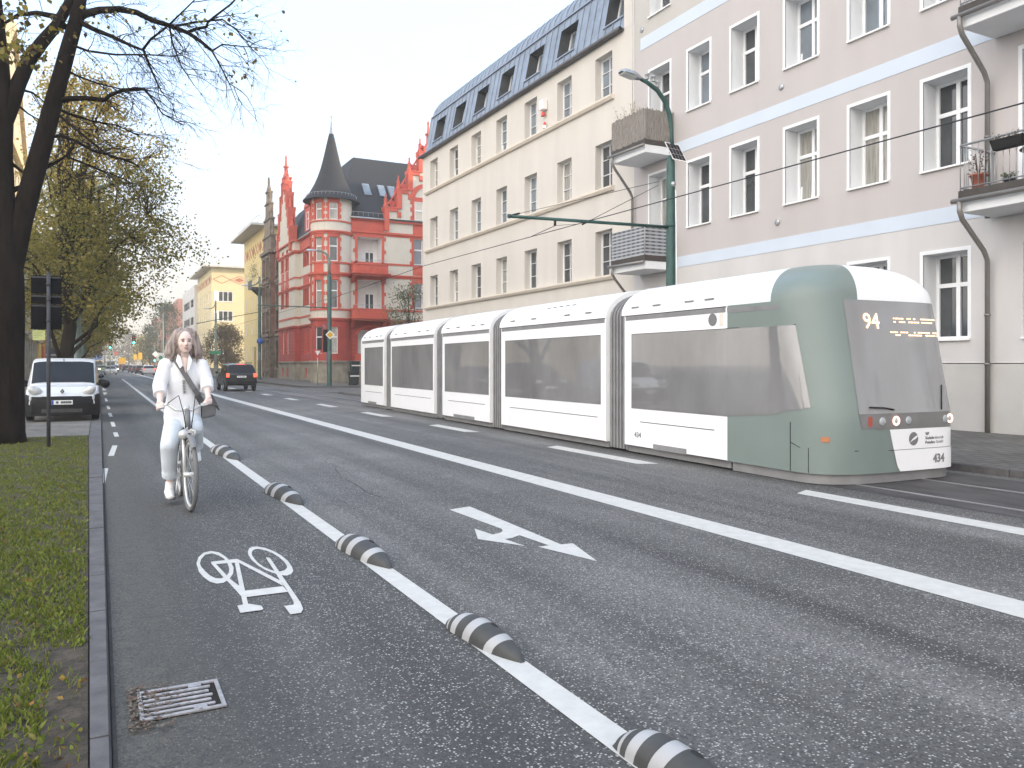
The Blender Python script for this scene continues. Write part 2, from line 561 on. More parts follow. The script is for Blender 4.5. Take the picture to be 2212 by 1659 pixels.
ro = [(145, 530), (180, 420), (270, 340), (400, 310), (540, 335), (660, 410), (740, 490), (800, 600), (790, 710), (720, 810), (620, 870), (500, 885), (380, 850), (270, 770), (190, 680)]
ri = [(205, 530), (230, 450), (300, 375), (420, 352), (530, 385), (630, 445), (690, 530), (725, 620), (715, 700), (660, 760), (580, 795), (480, 790), (380, 740), (290, 660), (230, 590)]
fo = [(1050, 330), (1070, 270), (1120, 240), (1210, 230), (1350, 255), (1500, 310), (1640, 390), (1760, 490), (1830, 590), (1850, 660), (1820, 710), (1740, 745), (1640, 735), (1500, 700), (1350, 640), (1220, 560), (1120, 470), (1065, 390)]
fi = [(1118, 340), (1135, 305), (1180, 280), (1240, 275), (1370, 300), (1490, 350), (1600, 420), (1690, 500), (1740, 570), (1740, 610), (1700, 650), (1620, 672), (1540, 668), (1440, 640), (1330, 590), (1230, 520), (1160, 440), (1120, 380)]
for o_, i_ in ((ro, ri), (fo, fi)):
    n = len(o_)
    mb.add([G(406.6 + .1226 * x, 1152 + .1226 * y, .004) for x, y in o_ + i_], [(j, (j + 1) % n, n + (j + 1) % n, n + j) for j in range(n)])
for q, pts in enumerate(([(400, 500), (850, 450), (880, 455), (890, 510), (500, 540), (410, 530)], [(405, 530), (470, 520), (745, 810), (1000, 1000), (1040, 1120), (945, 1120), (700, 850), (630, 785)],
        [(820, 510), (890, 500), (1000, 1010), (1060, 1260), (965, 1260), (910, 985)], [(860, 450), (905, 470), (1620, 830), (1680, 930), (900, 520)], [(1000, 1010), (1670, 930), (1760, 1030), (1040, 1120)],
        [(1365, 425), (1420, 425), (1455, 455), (1600, 670), (1830, 1000), (1980, 1220), (2000, 1300), (1860, 1260), (1855, 1200), (1730, 980), (1610, 820), (1520, 665)],
        [(1690, 1280), (1860, 1255), (1980, 1220), (2025, 1330), (1990, 1400), (1800, 1425)], [(865, 1275), (960, 1255), (1080, 1240), (1290, 1275), (1325, 1330), (1300, 1350), (920, 1400)])):
    pxpoly(mb, pts, .1226, 406.6, 1152, .0046 + .0005 * q)
tag(mb.build('bicycle_symbol_marking', m_paint), kind='structure')
# repair seams across the cycle lane
mb = MB()
for y, x0, x1 in ((28.6, .1, 1.9), (20.0, .35, .95)):
    strip(mb, (x0, y, 0), (x1, y + .1, 0), .05, .003)
rr = random.Random(12)
for x0, y0, dx, dy, n in ((3.1, 9.5, .05, .45, 9), (4.4, 12, .28, .12, 4), (6.6, 8.2, .04, .5, 12), (2.6, 20, .3, .05, 10), (6.2, 18, .1, .6, 9)):
    p = V((x0, y0, 0))
    for i in range(n):
        q = p + V((dx + rr.gauss(0, .07), dy + rr.gauss(0, .07), 0)); strip(mb, p, q, rr.uniform(.006, .016), .0031 + .00002 * i); p = q
tag(mb.build('road_seam', M('seam_tar', (.03, .03, .03), rough=.8, var=.3)), kind='structure')
# ------------------------------------------------------------------ buildings
def window(P, a0, a1, z0, z1, d, parent, gl, fr=white_pvc, cols=2, rows=(), fw=.06, mw=.06, rw=.05, sill=None, tilt=False, name='window', split_at=None, lab=None, sillmat=None):
    """frame (part) > pane, sill (sub-parts); d = depth of the frame's outer face behind the wall face"""
    mb = MB(); h = z1 - z0; t0, t1 = d, d + .07
    mb.pbox(P, a0, a0 + fw, z0, z1, t0, t1); mb.pbox(P, a1 - fw, a1, z0, z1, t0, t1)
    mb.pbox(P, a0 + fw, a1 - fw, z0, z0 + fw, t0, t1); mb.pbox(P, a0 + fw, a1 - fw, z1 - fw, z1, t0, t1)
    for i in range(1, cols):
        a = a0 + (a1 - a0) * (i / cols if split_at is None else split_at)
        mb.pbox(P, a - mw / 2, a + mw / 2, z0 + fw, z1 - fw, t0 - .004, t1 - .004)
    for f, wd in rows:
        z = z0 + h * f
        mb.pbox(P, a0 + fw, a1 - fw, z - wd / 2, z + wd / 2, t0 - .008, t1 - .008)
    if tilt:
        am = a0 + (a1 - a0) * .5
        top = z0 + h * (rows[0][0] if rows and rows[0][1] > .06 else .95)
        for q0, q1 in ((am + .02, am + .08), (a1 - fw - .07, a1 - fw - .01)):
            mb.hexa([P(q0, z0 + .05, d - .01), P(q1, z0 + .05, d - .01), P(q1, z0 + .05, d + .03), P(q0, z0 + .05, d + .03), P(q0, top, d + .14), P(q1, top, d + .14), P(q1, top, d + .18), P(q0, top, d + .18)])
        mb.pbox(P, am + .02, a1 - fw - .01, top - .06, top, d + .13, d + .18)
    w = mb.build(name, fr, parent, label=lab)
    mb = MB(); g = d + .045
    mb.quad(P(a0 + fw * .5, z0 + fw * .5, g), P(a1 - fw * .5, z0 + fw * .5, g), P(a1 - fw * .5, z1 - fw * .5, g), P(a0 + fw * .5, z1 - fw * .5, g))
    mb.build('pane', gl, w)
    if sill:
        pr, hh, ov = sill
        mb = MB(); mb.pbox(P, a0 - ov, a1 + ov, z0 - hh, z0 - .002, -pr, d + .03)
        mb.build('sill', sillmat or zinc, w)
    return w

m_cream = M('cream_render', (.60, .56, .51), rough=.85, var=.05, scale=1.1, stretch=(1, 1, .18), bump=.0025, bscale=70)
m_pink = M('pinkish_render', (.475, .44, .43), rough=.88, var=.045, scale=1.1, stretch=(1, 1, .18), bump=.0025, bscale=70)
m_beige = M('beige_grey_render', (.47, .45, .42), rough=.88, var=.04, scale=.6, bump=.002, bscale=70)
m_band = M('pale_blue_band_paint', (.55, .61, .69), rough=.8, var=.03, scale=1)
m_trim = M('white_trim_paint', (.74, .75, .76), rough=.7, var=.03, scale=2)
m_lightgrey = M('light_grey_render', (.56, .54, .53), rough=.88, var=.07, scale=1.0, stretch=(1, 1, .2), bump=.002, bscale=70)
m_reed = M('weathered_reed_screen', (.20, .175, .15), rough=.9, var=.5, scale=9, stretch=(6, 6, .5), col2=(.34, .31, .28))
rw = random.Random(11)

# --- pale cream house with zinc mansard
b = root('apartment_house', 'pale cream apartment house with grey zinc mansard roof and seven dormers, beside the pinkish house', 'building', (17.8, 35, 0))
P = FX(17.8)
cols = [(25.84 + 3.02 * i, 27.04 + 3.02 * i) for i in range(7)]
rows_ = [(1.5, 3.3), (5.17, 6.98), (8.64, 10.46), (12.2, 13.95)]
mb = MB()
wall(mb, P, 24.4, 46.4, 0, 14.45, [(a, c, z, y) for a, c in cols for z, y in rows_], rev=.38)
mb.quad((17.8, 46.4, 0), (31, 46.4, 0), (31, 46.4, 14.45), (17.8, 46.4, 14.45))
mb.quad((31, 24.4, 0), (31, 46.4, 0), (31, 46.4, 18.6), (31, 24.4, 18.6))
mb.box(17.8, 31, 24.42, 25.05, 14.455, 18.9)
mb.poly([(17.9, 46.3, 14.45), (18.3, 46.3, 16.9), (19.4, 46.3, 18.2), (22, 46.3, 18.7), (31, 46.3, 18.6), (31, 46.3, 14.45)])
mb.build('wall', m_cream, b)
mb = MB()
for z in (4.98, 8.45, 12.0):
    mb.prism([P(25.7, z, 0.02), P(25.7, z, -.10), P(25.7, z + .10, -.17), P(25.7, z + .17, -.17), P(25.7, z + .2, 0.02)], (0, 20.1, 0))
mb.build('sill_cornice', M('cream_moulding', (.68, .61, .52), rough=.8, var=.05, scale=2), b)
slope = .2
PM = lambda a, z, d: V((17.83 + (z - 14.5) * slope + d, a, z))
dorm = [(26.0 + 2.93 * i - .0, 27.45 + 2.93 * i) for i in range(7)]
dorm[0] = (25.3, 26.6)
mb = MB()
wall(mb, PM, 25.06, 46.1, 14.5, 16.9, [(a, c, 15.12, 16.42) for a, c in dorm], rev=.62, mr=1)
prof = [(18.31, 16.9), (18.45, 17.35), (18.75, 17.8), (19.2, 18.15), (19.8, 18.4), (21.5, 18.65), (31, 18.7)]
for (x0, z0), (x1, z1) in zip(prof, prof[1:]):
    mb.quad((x0, 25.06, z0), (x0, 46.1, z0), (x1, 46.1, z1), (x1, 25.06, z1))
k = 25.4
while k < 46:
    full = [(17.83, 14.5), (18.31, 16.9)] if not any(a - .05 < k < c + .05 for a, c in dorm) else None
    segs = ([full] if full else [[(17.83, 14.5), (17.95, 15.1)], [(18.22, 16.44), (18.31, 16.9)]]) + [prof[:6]]
    for sg in segs:
        for (x0, z0), (x1, z1) in zip(sg, sg[1:]):
            mb.hexa([(x0 - .03, k, z0 - .0), (x0 - .03, k + .035, z0), (x0 + .02, k + .035, z0), (x0 + .02, k, z0), (x1 - .03, k, z1 + .02), (x1 - .03, k + .035, z1 + .02), (x1 + .02, k + .035, z1 - .02), (x1 + .02, k, z1 - .02)])
    k += .53
mb.pbox(PM, 25.06, 46.1, 16.86, 16.95, -.07, .05)
mb.build('roof', [zinc, M('dormer_cheek', (.05, .052, .056), rough=.6, var=.2)], b)
mb = MB(); mb.tube([(17.62, 25.05, 14.47), (17.62, 46.6, 14.47)], .085, 10); mb.box(17.6, 17.85, 25.05, 46.5, 14.40, 14.5)
mb.build('gutter', M('dark_gutter', (.10, .10, .105), rough=.5, var=.2, metal=.3), b)
for a, c in dorm:
    window(PM, a + .5, c - .02, 15.14, 16.4, .5, b, glass_sky, cols=1, fw=.08, name='dormer_window', sill=(.03, .05, .03))
    mb = MB(); mb.pbox(PM, a - .06, c + .06, 15.05, 15.115, -.06, .1); mb.build('dormer_ledge', zinc, b)
tilts = {(1, 5), (3, 5), (3, 3)}
for r, (z, y) in enumerate(rows_):
    for i, (a, c) in enumerate(cols):
        gl = glass_sky if r == 3 and i < 4 else (glass_curtain if rw.random() < .25 else (glass_sky if r == 2 and i > 1 else glass))
        window(P, a, c, z, y, .30, b, gl, cols=2, rows=((.34, .022), (.67, .022)), fw=.075, mw=.03, tilt=(r, i) in tilts, sill=(.03, .04, .0))
mb = MB(); mb.box(17.55, 17.79, 30.9, 31.25, 13.05, 13.5); mb.build('alarm_box', white_matt, b, bev=.02)
mb = MB(); mb.lathe([(.09, 0), (.09, .12), (.05, .2), (0, .22)], (17.66, 31.07, 12.78), 10); mb.build('alarm_lamp', M('red_lamp_glass', (.6, .04, .02), rough=.3, var=0), b)
mb = MB(); mb.lathe([(.09, 0), (.08, .12), (.07, .14)], (17.68, 30.95, 12.2), 10); mb.lathe([(.07, .14), (.06, .25), (0, .3)], (17.68, 30.95, 12.2), 10, 1); mb.build('sill_lamp', [white_matt, bpy.data.materials['red_lamp_glass']], b)

# --- pinkish house on the right
b = root('apartment_house', 'pinkish-grey rendered apartment house with pale blue bands and balconies at the right edge', 'building', (17.8, 12, 0))
cols = [(11.48, 12.6), (13.59, 14.74), (15.83, 16.99), (18.1, 19.22), (20.24, 21.32)]
near = [(5.0, 6.3), (2.0, 3.2), (-1.2, 0), (-4.4, -3.2), (-7.6, -6.4), (-10.8, -9.6)]
zr = [(2.25, 4.3), (6.33, 8.5), (10.28, 12.3), (14.3, 16.3)]
doors = [(22.3, 23.45, z - .85, y) for z, y in zr[1:3]] + [(9.05, 10.25, z - .85, y) for z, y in zr[1:]]
ops = [(a, c, z, y, .56) for a, c in cols + near for z, y in zr] + [(*o, .56) for o in doors] + [(22.3, 23.45, 2.25, 4.3, .56), (22.3, 23.45, 14.3, 16.3, .56), (9.05, 10.25, 2.25, 4.3, .56), (9.6, 10.2, .55, 1.15, .25), (13.6, 14.5, .55, 1.15, .25)]
mb = MB()
for z0, z1, mi in ((0, 1.68, 4), (1.68, 5.0, 3), (5.0, 13.27, 0), (13.27, 17.6, 2)):
    sub = [(o[0], o[1], max(o[2], z0), min(o[3], z1), o[4]) for o in ops if o[2] < z1 and o[3] > z0]
    wall(mb, FX(17.8 - (.05 if z0 == 0 else 0)), -25, 24.4, z0, z1, sub, m=mi, mr=1)
mb.box(17.75, 17.8, -25, 24.4, 1.66, 1.68, 4)
mb.quad((17.8, 24.4, 0), (31, 24.4, 0), (31, 24.4, 17.6), (17.8, 24.4, 17.6), 0)
mb.quad((17.8, -25, 0), (31, -25, 0), (31, -25, 17.6), (17.8, -25, 17.6), 0)
mb.quad((31, -25, 0), (31, 24.4, 0), (31, 24.4, 17.6), (31, -25, 17.6), 0)
mb.build('wall', [m_pink, m_trim, m_beige, m_lightgrey, M('plinth_render', (.50, .485, .465), rough=.9, var=.08, scale=.8, bump=.003, bscale=50)], b)
mb = MB()
for z0, z1 in ((13.25, 13.70), (8.95, 9.34), (5.0, 5.37)):
    mb.pbox(P, -25, 24.0, z0, z1, -.012, .03)
mb.build('painted_band', m_band, b)
mb = MB(); mb.prism([(17.5, -25, 17.6), (31.3, -25, 17.6), (24.4, -25, 21)], (0, 49.4, 0)); mb.build('roof', M('brown_roof_tiles', (.16, .08, .06), rough=.8, var=.2, scale=8), b)
def band_surround(w, a, c, z, y):
    mb = MB()
    for q in ((a - .09, a, z, y + .09), (c, c + .09, z, y + .09), (a, c, y, y + .09)):
        mb.pbox(P, q[0], q[1], q[2], q[3], -.014, .02)
    mb.build('surround', m_trim, w)
for r, (z, y) in enumerate(zr):
    for i, (a, c) in enumerate(cols + near):
        gl = [glass, glass_curtain, glass][rw.randrange(3)] if r < 2 else (glass_sky if i in (0, 1, 2) and r == 3 else [glass, glass_sky][rw.randrange(2)])
        if r == 2 and i == 1: gl = glass_sky
        band_surround(window(P, a, c, z, y, .50, b, gl, cols=2, rows=((.64, .1),), fw=.075, mw=.1, split_at=.5, tilt=(i == 2 and r in (1, 2)), sill=(.07, .045, .06), sillmat=white_matt), a, c, z, y)
for a, c, z, y in doors:
    band_surround(window(P, a, c, z, y, .50, b, glass_curtain if z < 6 else glass, cols=2, rows=((.72, .09), (.2, .05)), fw=.08, mw=.09, name='balcony_door'), a, c, z, y)
for a, z in ((22.3, 2.25), (9.05, 2.25), (22.3, 14.3)): window(P, a, a + 1.15, z, z + 2.02, .50, b, glass, cols=2, rows=((.64, .1),), fw=.075, mw=.1, sill=(.07, .045, .06), sillmat=white_matt)
for a, c in ((9.6, 10.2), (13.6, 14.5)): window(P, a, c, .55, 1.15, .2, b, glass, fr=dark_metal, cols=2, fw=.05, mw=.04, name='cellar_window')
mb = MB()
for y_, z_ in ((17.13, 9.8), (17.28, 5.85), (9.9, 3.05), (23.9, 14.0)):
    mb.lathe([(.0, .05), (.08, .05), (.095, .03), (.095, 0)], (17.8, y_, z_), 14, ax=Matrix.Rotation(-pi / 2, 3, 'Y'))
    mb.pbox(P, y_ - .012, y_ + .012, z_ - .07, z_ + .07, -.06, -.05)
mb.build('vent_cap', steel, b)
def balcony(y0, y1, zs, kind):
    X0, X1 = 16.53, 17.78
    mb = MB(); mb.box(X0 + .05, X1, y0 + .03, y1 - .03, zs, zs + .28)
    bal = mb.build('balcony', m_trim, b, bev=.01)
    mb = MB(); mb.box(X0, X0 + .16, y0, y1, zs + .285, zs + .47); mb.box(X0 + .16, X1 - .02, y0, y0 + .14, zs + .285, zs + .47); mb.box(X0 + .16, X1 - .02, y1 - .14, y1, zs + .285, zs + .47)
    mb.build('edge_beam', M('dark_brown_beam', (.05, .042, .038), rough=.7, var=.25, scale=4) if 'dark_brown_beam' not in bpy.data.materials else bpy.data.materials['dark_brown_beam'], bal)
    mb = MB(); mb.tube([(X0 - .07, y0 - .05, zs + .22), (X0 - .07, y1 + .1, zs + .25)], .055, 8); mb.build('edge_gutter', zinc_pipe, bal)
    r0, r1 = zs + .5, zs + 1.45
    mb = MB()
    edges = [((X0 + .03, y0 + .03), (X0 + .03, y1 - .03)), ((X0 + .03, y0 + .03), (X1, y0 + .03)), ((X0 + .03, y1 - .03), (X1, y1 - .03))]
    for (xa, ya), (xb, yb) in edges:
        mb.tube([(xa, ya, r1), (xb, yb, r1)], .025, 6); mb.tube([(xa, ya, r0 + .03), (xb, yb, r0 + .03)], .015, 6)
        L = math.hypot(xb - xa, yb - ya); n = int(L / .13)
        for i in range(n + 1):
            f = i / n
            mb.tube([(xa + (xb - xa) * f, ya + (yb - ya) * f, r0 - .03), (xa + (xb - xa) * f, ya + (yb - ya) * f, r1)], .009, 5)
    mb.build('railing', steel, bal)
    if kind == 'reed':
        mb = MB(); r3 = random.Random(5)
        for (xa, ya), (xb, yb) in edges:
            L = math.hypot(xb - xa, yb - ya); n = int(L / .055)
            for i in range(n):
                f0, f1 = i / n, (i + .9) / n; dz = r3.uniform(-.02, .05); o = r3.uniform(.028, .04)
                mb.hexa([(xa + (xb - xa) * f - (o if abs(yb - ya) > .1 else 0) + dx, ya + (yb - ya) * f - (o if abs(xb - xa) > .1 else 0) + dy, z) for z in (r0 - .06, r1 + .03 + dz) for f, dx, dy in ((f0, 0, 0), (f1, 0, 0), (f1, .012 if abs(yb - ya) > .1 else 0, .012 if abs(xb - xa) > .1 else 0), (f0, .012 if abs(yb - ya) > .1 else 0, .012 if abs(xb - xa) > .1 else 0))])
        mb.build('reed_screen', m_reed, bal)
    if kind == 'cloth':
        mb = MB()
        for (xa, ya), (xb, yb) in edges[:2]:
            L = math.hypot(xb - xa, yb - ya); n = int(L / .13)
            dx, dy = (-.03, 0) if abs(yb - ya) > .1 else (0, -.03)
            for j in range(16):
                for i in range(n):
                    f0, f1 = i / n, (i + 1) / n; z0 = r0 - .02 + j * .06; z1 = z0 + .06
                    mi = 0 if j % 2 == 0 else (2 if i % 2 else 1)
                    mb.quad((xa + (xb - xa) * f0 + dx, ya + (yb - ya) * f0 + dy, z0), (xa + (xb - xa) * f1 + dx, ya + (yb - ya) * f1 + dy, z0), (xa + (xb - xa) * f1 + dx, ya + (yb - ya) * f1 + dy, z1), (xa + (xb - xa) * f0 + dx, ya + (yb - ya) * f0 + dy, z1), mi)
        mb.build('striped_screen', [M('screen_light', (.36, .37, .39), var=.1), M('screen_dark', (.06, .065, .075), var=.1), M('screen_mid', (.17, .18, .2), var=.1)], bal)
    return bal
balcony(22.06, 24.06, 8.92, 'reed'); balcony(22.06, 24.06, 4.93, 'cloth'); 
for z in (4.93, 8.92, 12.95): balcony(4.9, 10.88, z, 'bars')
for y, zs in ((23.9, 8.92), (23.9, 4.93)):
    mb = MB(); mb.tube([(16.46, y, zs + .22), (16.46, y, zs - .02), (16.6, y + .02, zs - .2), (17.55, y + .42, zs - .85), (17.68, y + .45, zs - 1.05), (17.68, y + .45, zs - 3.9)], .05, 8); mb.build('downpipe', zinc_pipe, b)
mb = MB(); mb.tube([(17.68, 24.35, 9.2), (17.68, 24.35, 17.5)], .012, 5); mb.build('lightning_wire', steel, b)
for y, zs in ((10.8, 8.92), (10.8, 4.93)):
    mb = MB(); mb.tube([(16.46, y, zs + .22), (16.46, y, zs + .02), (16.55, y, zs - .15), (17.5, y + .12, zs - .75), (17.66, y + .14, zs - .95), (17.66, y + .14, zs - (4.0 if zs > 6 else 4.85))], .055, 10)
    for z in (zs - 2.2, zs - 3.3): mb.tube([(17.66, y + .14, z), (17.66, y + .14, z + .05)], .068, 10)
    mb.build('downpipe', zinc_pipe, b)

# --- red and cream brick house with corner turret
def brickmat(name, c1, c2, mort, sc=1.0):
    m = bpy.data.materials.new(name); m.use_nodes = True
    t = m.node_tree; N, L = t.nodes.new, t.links.new; bs = t.nodes['Principled BSDF']
    co = N('ShaderNodeTexCoord').outputs['Object']
    s = N('ShaderNodeSeparateXYZ'); L(co, s.inputs[0]); ad = N('ShaderNodeMath'); L(s.outputs[0], ad.inputs[0]); L(s.outputs[1], ad.inputs[1])
    c = N('ShaderNodeCombineXYZ'); L(ad.outputs[0], c.inputs[0]); L(s.outputs[2], c.inputs[1])
    bk = N('ShaderNodeTexBrick'); bk.inputs['Scale'].default_value = sc; bk.inputs['Brick Width'].default_value = .26; bk.inputs['Row Height'].default_value = .09; bk.inputs['Mortar Size'].default_value = .012
    for k, q in (('Color1', c1), ('Color2', c2), ('Mortar', mort)): bk.inputs[k].default_value = (*q, 1)
    L(c.outputs[0], bk.inputs['Vector']); L(bk.outputs['Color'], bs.inputs['Base Color']); bs.inputs['Roughness'].default_value = .75
    return m
m_cb = brickmat('cream_glazed_brick', (.68, .64, .55), (.61, .57, .48), (.42, .39, .34))
m_red = M('red_painted_stucco', (.50, .092, .060), rough=.75, var=.14, scale=1.2, bump=.004, bscale=25)
m_redd = M('red_rusticated_render', (.38, .058, .045), rough=.8, var=.2, scale=1.0, bump=.006, bscale=18)
m_stone = M('weathered_plinth_stone', (.27, .24, .19), rough=.9, var=.35, scale=1.5, bump=.006, bscale=20)
m_slate = M('dark_slate', (.028, .031, .038), rough=.75, spec=.2, var=.35, scale=9, bump=.004, bscale=60, stretch=(1, 1, 3))
m_whitewall = M('white_loggia_plaster', (.74, .72, .70), rough=.85, var=.04)
b = root('corner_house', 'red and cream brick corner house with slate-spired round turret and stepped gables', 'building', (17.8, 66, 0))
PF, PS, PB = FY(66), FX(17.8), FX(17.25)
bands = [(0, 1.9, 2), (1.9, 5.35, 1), (5.35, 14.0, 0)]
f_ops = [(19.43, 21.55, 6.42, 8.85, 1.3), (19.43, 21.55, 10.05, 12.5, 1.3), (19.45, 22.1, 2.56, 4.55, 1.2)] + [(x, x + .8, z, y, .15) for x in (24.5, 26.4, 28) for z, y in ((2.6, 4.6), (6.57, 8.75), (10.4, 12.63))] + [(x, x + .7, .3, 1.2, .2) for x in (20.2, 22.8, 25)]
s_ops = [(76.72, 77.3, z, y, .22) for z, y in ((2.7, 5.0), (7.4, 9.0), (11.2, 13.3))] + [(77.45, 78.05, z, y, .22) for z, y in ((2.7, 5.0), (7.4, 9.0), (11.2, 13.3))] + [(78.2, 78.8, z, y, .22) for z, y in ((2.7, 5.0), (7.4, 9.0), (11.2, 13.3))]
s_ops += [(a, c, z, y, .22) for a, c in ((70.2, 71.2), (73.2, 74.2)) for z, y in ((2.7, 5.0), (6.6, 8.9), (10.6, 12.7))] + [(a, a + .8, .4, 1.3, .2) for a in (70.3, 73.3, 77.3)]
b_ops = [(a, c, z, y, .22) for a, c in ((83.35, 84.4), (85.55, 86.6)) for z, y in ((2.7, 5.1), (7.5, 9.75), (11.3, 13.5))] + [(a, a + .7, .4, 1.3, .2) for a in (83.5, 85.7)]
mb = MB()
for z0, z1, mi in bands:
    cl = lambda ops: [(o[0], o[1], max(o[2], z0), min(o[3], z1), o[4]) for o in ops if o[2] < z1 and o[3] > z0]
    wall(mb, PF, 18.35, 30, z0, z1, cl(f_ops), m=mi, mr=3 if mi else 3)
    wall(mb, PS, 68.0, 80.4, z0, z1, cl(s_ops), m=mi, mr=4)
    wall(mb, PB, 80.4, 88.3, z0, z1, cl(b_ops), m=mi, mr=4)
    for y in (80.4, 88.3):
        mb.quad((17.25, y, z0), (17.8, y, z0), (17.8, y, z1), (17.25, y, z1), mi)
for z0, z1, d in ((6.42, 8.85, 1.3), (10.05, 12.5, 1.3), (2.56, 4.55, 1.2)):
    wall(mb, FY(66 + d), 19.43, 22.1 if z0 < 3 else 21.55, z0, z1, [] if z0 < 3 else [(20.45, 21.3, z0 + .02, z0 + 1.4)], m=3, rev=.1)
mb.quad((30, 66, 0), (30, 88.3, 0), (30, 88.3, 14), (30, 66, 14), 0)
mb.quad((17.8, 88.3, 0), (30, 88.3, 0), (30, 88.3, 14), (17.8, 88.3, 14), 0)
mb.build('wall', [m_cb, m_redd, m_stone, m_whitewall, m_red], b)
# red bands, cornices, surrounds
def course(mb, z0, z1, pr, lo=18.35):
    mb.pbox(PF, lo, 30.05, z0, z1, -pr, .02); mb.pbox(PS, 68, 80.4 - .0, z0, z1, -pr, .02); mb.pbox(PB, 80.4 - pr, 88.3 + pr, z0, z1, -pr, .0)
    mb.box(17.25, 17.8 - pr, 80.4 - pr, 80.4, z0, z1)
mb = MB()
for z0, z1, pr in ((5.3, 5.42, .12), (5.42, 5.5, .18), (6.22, 6.40, .05), (9.08, 9.25, .06), (9.25, 9.38, .14), (10.22, 10.38, .05), (12.68, 12.85, .06), (12.85, 13.02, .16), (13.9, 14.05, .2)):
    course(mb, z0, z1, pr)
mb.pbox(PF, 18.45, 21.75, 13.02, 13.9, -.03, .02); mb.pbox(PF, 18.7, 21.5, 13.2, 13.75, -.05, .0)
mb.pbox(PS, 68, 80.4, 13.02, 13.9, -.03, .02)
def surround(mb, P, a0, a1, z0, z1, w=.22, pr=.05, head=.35, quoin=.16):
    mb.pbox(P, a0 - w, a0, z0 - .05, z1, -pr, .02); mb.pbox(P, a1, a1 + w, z0 - .05, z1, -pr, .02); mb.pbox(P, a0 - w, a1 + w, z1, z1 + head, -pr, .02)
    for z in (z0 - .05, z0 + (z1 - z0) * .45, z1 - .25):
        mb.pbox(P, a0 - w - quoin, a0 - w, z, z + .32, -pr, .02); mb.pbox(P, a1 + w, a1 + w + quoin, z, z + .32, -pr, .02)
surround(mb, PF, 19.43, 21.55, 6.42, 8.85); surround(mb, PF, 19.43, 21.55, 10.05, 12.5, head=.18)
for x in (24.5, 26.4, 28):
    for z, y in ((6.57, 8.75), (10.4, 12.63)): surround(mb, PF, x, x + .8, z, y, head=.3 if z < 8 else .05)
    mb.pbox(PF, x - .1, x + .9, 9.45, 10.2, -.04, .02); mb.pbox(PF, x - .1, x + .9, 13.05, 13.9, -.04, .02)
for o in s_ops:
    if o[2] > 5: surround(mb, PS, o[0], o[1], o[2], min(o[3], 12.6), w=.1, quoin=.0, head=.2)
for a in (76.6, 70.1, 73.1): mb.pbox(PS, a, a + (2.3 if a > 76 else 1.2), 9.4, 10.2, -.05, .02)
for o in b_ops:
    if o[2] > 5: surround(mb, PB, o[0], o[1], o[2], min(o[3], 12.6) if o[2] > 11 else o[3], w=.2, quoin=.1, head=.25)
for a in (83.2, 85.4): mb.pbox(PB, a, a + 1.3, 9.5, 11.2, -.04, .02)
# arch over the ground-floor loggia
for i in range(10):
    t0, t1 = pi * i / 10, pi * (i + 1) / 10
    q = [V((20.77 + r * 1.0 * math.cos(t), 65.92, 4.1 + r * .55 * math.sin(t))) for r, t in ((1.33, t0), (1.6, t0), (1.6, t1), (1.33, t1))]
    mb.prism(q, (0, .1, 0))
mb.pbox(PF, 19.2, 22.3, 1.92, 2.5, -.06, .02)
mb.build('red_trim', m_red, b)
mb = MB()                                               # rustication joints: dark strips on the red ground floor, groove shade in their colour
for z in [1.9 + .34 * i for i in range(1, 10)]:
    for s0, s1 in ((18.4, 19.2), (22.35, 24.3), (25.4, 26.3), (27.3, 30)): mb.pbox(PF, s0, s1, z, z + .03, -.004, .02)
    for s0, s1 in ((68.6, 70.1), (71.3, 73.1), (74.3, 76.6), (78.9, 80.3)): mb.pbox(PS, s0, s1, z, z + .03, -.004, .02)
    for s0, s1 in ((80.5, 83.2), (84.6, 85.4), (86.8, 88.2)): mb.pbox(PB, s0, s1, z, z + .03, -.004, .02)
mb.build('rustication_joint', M('joint_shadow_red', (.12, .018, .014), rough=.9, var=.2), b)
mb = MB(); course(mb, 1.8, 1.96, .12); mb.build('plinth_cornice', m_stone, b)
# windows
for x in (24.5, 26.4, 28):
    for z, y in ((2.6, 4.6), (6.57, 8.75), (10.4, 12.63)): window(PF, x, x + .8, z, y, .1, b, glass_sky, cols=1, rows=((.58, .12),), fw=.05, sill=(.06, .06, .05))
for x in (20.2, 22.8, 25): window(PF, x, x + .7, .3, 1.2, .14, b, glass, fr=m_trim, cols=2, rows=((.5, .03),), fw=.05, mw=.03, name='cellar_window')
for z in (6.44, 10.07): window(FY(67.3), 20.45, 21.3, z, z + 1.38, .03, b, glass, cols=2, fw=.08, mw=.09, name='balcony_door')
for P_, oo, dd in ((PS, s_ops, .16), (PB, b_ops, .16)):
    for o in oo: window(P_, o[0], o[1], o[2], o[3], dd, b, glass if o[2] < 2 or rw.random() < .5 else glass_curtain, fr=m_trim, cols=1 if o[1] - o[0] < .9 else 2, rows=((.6, .07),), fw=.05, mw=.05)
